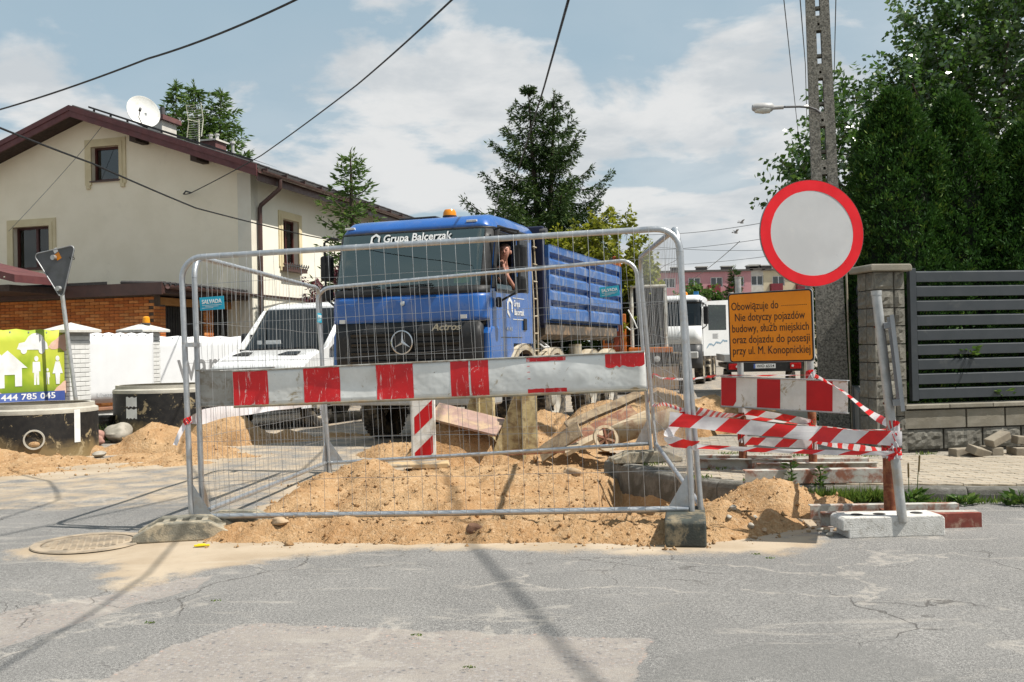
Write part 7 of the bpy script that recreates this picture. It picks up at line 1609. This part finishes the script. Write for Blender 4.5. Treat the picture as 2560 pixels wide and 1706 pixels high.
# back of a give-way sign on a leaning post
yg = thing('road_sign', 'grey back of a triangular road sign on a leaning post', 'road sign', (-6.78, 15.6, 0))
B0 = Vector((0, 0, 0)); B1 = Vector((-.31, -.05, 2.97)); MB().tube([B0, B0.lerp(B1, .5), B1], .032, 14).build('post', postm, yg, True)
dkg = pm('sign_back_dark', (.11, .115, .125), (.09, .095, .10), 5, .55, metal=.2)
tri = []
for cx_, cz_, a0 in ((-.24, .22, 90), (0, -.30, 210), (.24, .22, -30)):
    for i in range(7): a = R(a0+120*i/6); tri.append((cx_+.045*math.cos(a), cz_+.045*math.sin(a)))
Mt = Matrix.Translation(B1+Vector((.03, -.045, -.30))) @ Euler((0, R(-9), R(-12))).to_matrix().to_4x4() @ Matrix.Scale(1.2, 4)
MB().prism(tri[::-1], .0, .015, 'y', Mt).build('plate', dkg, yg); e = MB(); e.tube([Mt @ Vector((x*1.0, -.004, z*1.0)) for x, z in tri], .009, 6, closed=True); e.build('edge', sheet_back, yg, True)
for z in (.16, -.25): MB().cyl(Mt @ Vector((-.01, .02, z)), Mt @ Vector((-.01, -.05, z)), .04, 12).build('clamp', postm, yg)
MB().bx(.06, .13, -.003, -.001, .10, .19, Mt @ Matrix.Rotation(R(-20), 4, 'Y')).build('orange_sticker', lampo, yg); MB().bx(.07, .13, -.003, -.001, .20, .26, Mt @ Matrix.Rotation(R(-20), 4, 'Y')).build('white_sticker', whitep, yg)
text('V5', .09, black_print, yg, tuple(Mt @ Vector((.24, -.005, .10))), rot=(R(90), R(-9), R(-12)), bold=.001)

# ============================================================ overhead cables and birds
cab = pm('cable_black', (.012, .012, .013), None, 5, .6); thin = pm('cable_grey', (.10, .11, .12), None, 5, .6)
def cable(label, pts, r=.014, sag=0, mat=None, twin=0):
    P = [Vector(p) for p in pts]; n_ = 12; cv = []
    for k in range(len(P)-1):
        for i in range(n_+(1 if k == len(P)-2 else 0)): f = i/n_; p = P[k].lerp(P[k+1], f); cv.append(p+Vector((0, 0, -sag*4*f*(1-f))))
    m = MB().tube(cv, r, 6)
    o = m.build('overhead_cable', mat or cab, None, True); t = tag(o, label, 'cable', 'overhead cables')
    return t
cable('thick cable crossing the upper left sky', [(-8.59, 16, 5.21), (-4.33, 12, 4.88), (-1.96, 9.5, 4.68), (-.9, 8, 5.2), (.9, 4, 8.2)], .013, .04)
cable('cable sagging across the house front to the truck', [(-7.1, 10, 4.5), (-6.98, 13, 4.46), (-6.71, 16, 4.42), (-6.3, 20, 4.26), (-5.27, 25, 4.3), (-4.68, 28, 4.42)], .016, .01)
c3_ = cable('cable running from the house gable up over the street', [(-8.31, 25.38, 5.43), (-8.05, 25.2, 5.43), (-4.97, 20, 5.29), (-2.11, 14, 5.05), (-.53, 10, 4.81), (.15, 8, 4.62), (.85, 4.9, 4.85), (.97, 3.1, 5.0), (1.3, -3, 5.5)], .012, .015)
MB().tube([(-8.31, 25.38, 5.43), (-8.22, 25.3, 5.49), (-8.05, 25.2, 5.43)], .02, 6).build('anchor_clamp', steel_d, c3_)
cable('steep cable over the truck in front of the tall spruce', [(-.15, 34, 5.97), (.64, 17, 5.76), (.64, 10, 4.78), (.6, 7, 6.3), (.5, 2, 9.2)], .015, .0)
cable('thin wire left of the pole, leaning outwards', [(5.85, 20, 5.48), (3.09, 11, 5.11), (2.2, 8, 5.0)], .006, 0, thin); cable('thin wire running close along the left pole edge', [(6.63, 22, 6.0), (4.82, 16, 5.76), (3.42, 11.5, 5.28), (2.6, 8.5, 5.1)], .007, 0, thin); cable('thin wire right of the pole', [(5.27, 16, 5.4), (3.67, 11, 5.1), (2.7, 8, 5.0)], .006, 0, thin)
cable('thick bundle leaving the pole top towards the viewer', [(3.88, 12.3, 8.8), (5.05, 4.8, 8.6), (5.3, 3.4, 8.5), (5.75, 1.0, 8.4), (6.6, -4, 8.5)], .022, .0)
for lb, pts in (('highest of the far wires beside the round sign', [(6.75, 50, 6.94), (10.14, 40, 6.18)]), ('second far wire from the top beside the round sign', [(8.08, 60, 7.15), (11.58, 45, 6.1)]), ('middle far wire beside the round sign', [(8.09, 60, 7.42), (12.86, 50, 6.04)]), ('lowest level far wire above the pink block', [(9.4, 70, 7.06), (12.85, 50, 5.72)]), ('slanting far wire above the pink block', [(10.53, 60, 5.13), (6.93, 30, 4.41)])): cable(lb, pts, .012, .12, thin)
cable('fine wire slanting down the house gable', [(-10.55, 25.9, 7.36), (-11.4, 25.8, 6.3), (-12.9, 25.6, 4.6)], .006, .02, thin)
bird_m = pm('bird_grey', (.16, .16, .17), (.3, .3, .3), 9, .8)
for i, (x, z, w_) in enumerate(((10.5, 6.83, 'upper'), (10.23, 6.38, 'lower'))):
    t = thing('bird', w_+' of two small birds flying left of the round sign', 'bird', (x, 45, z), R(30), 'birds in the sky'); ellip('body', bird_m, (0, 0, 0), (.13, .05, .045), t)
    for s in (-1, 1): m = MB(); m.add([(.06, 0, .02), (-.06, 0, .02), (-.08, s*.12, .1+.03*i), (.0, s*.2, .14), (.05, s*.12, .11)], [(0, 1, 2, 3, 4)]); solid(m.build('wing', bird_m, t), .008)
    MB().prism([(-.12, -.01), (-.22, -.03), (-.22, .03), (-.12, .01)], -.03, .03, 'y').build('tail', bird_m, t)
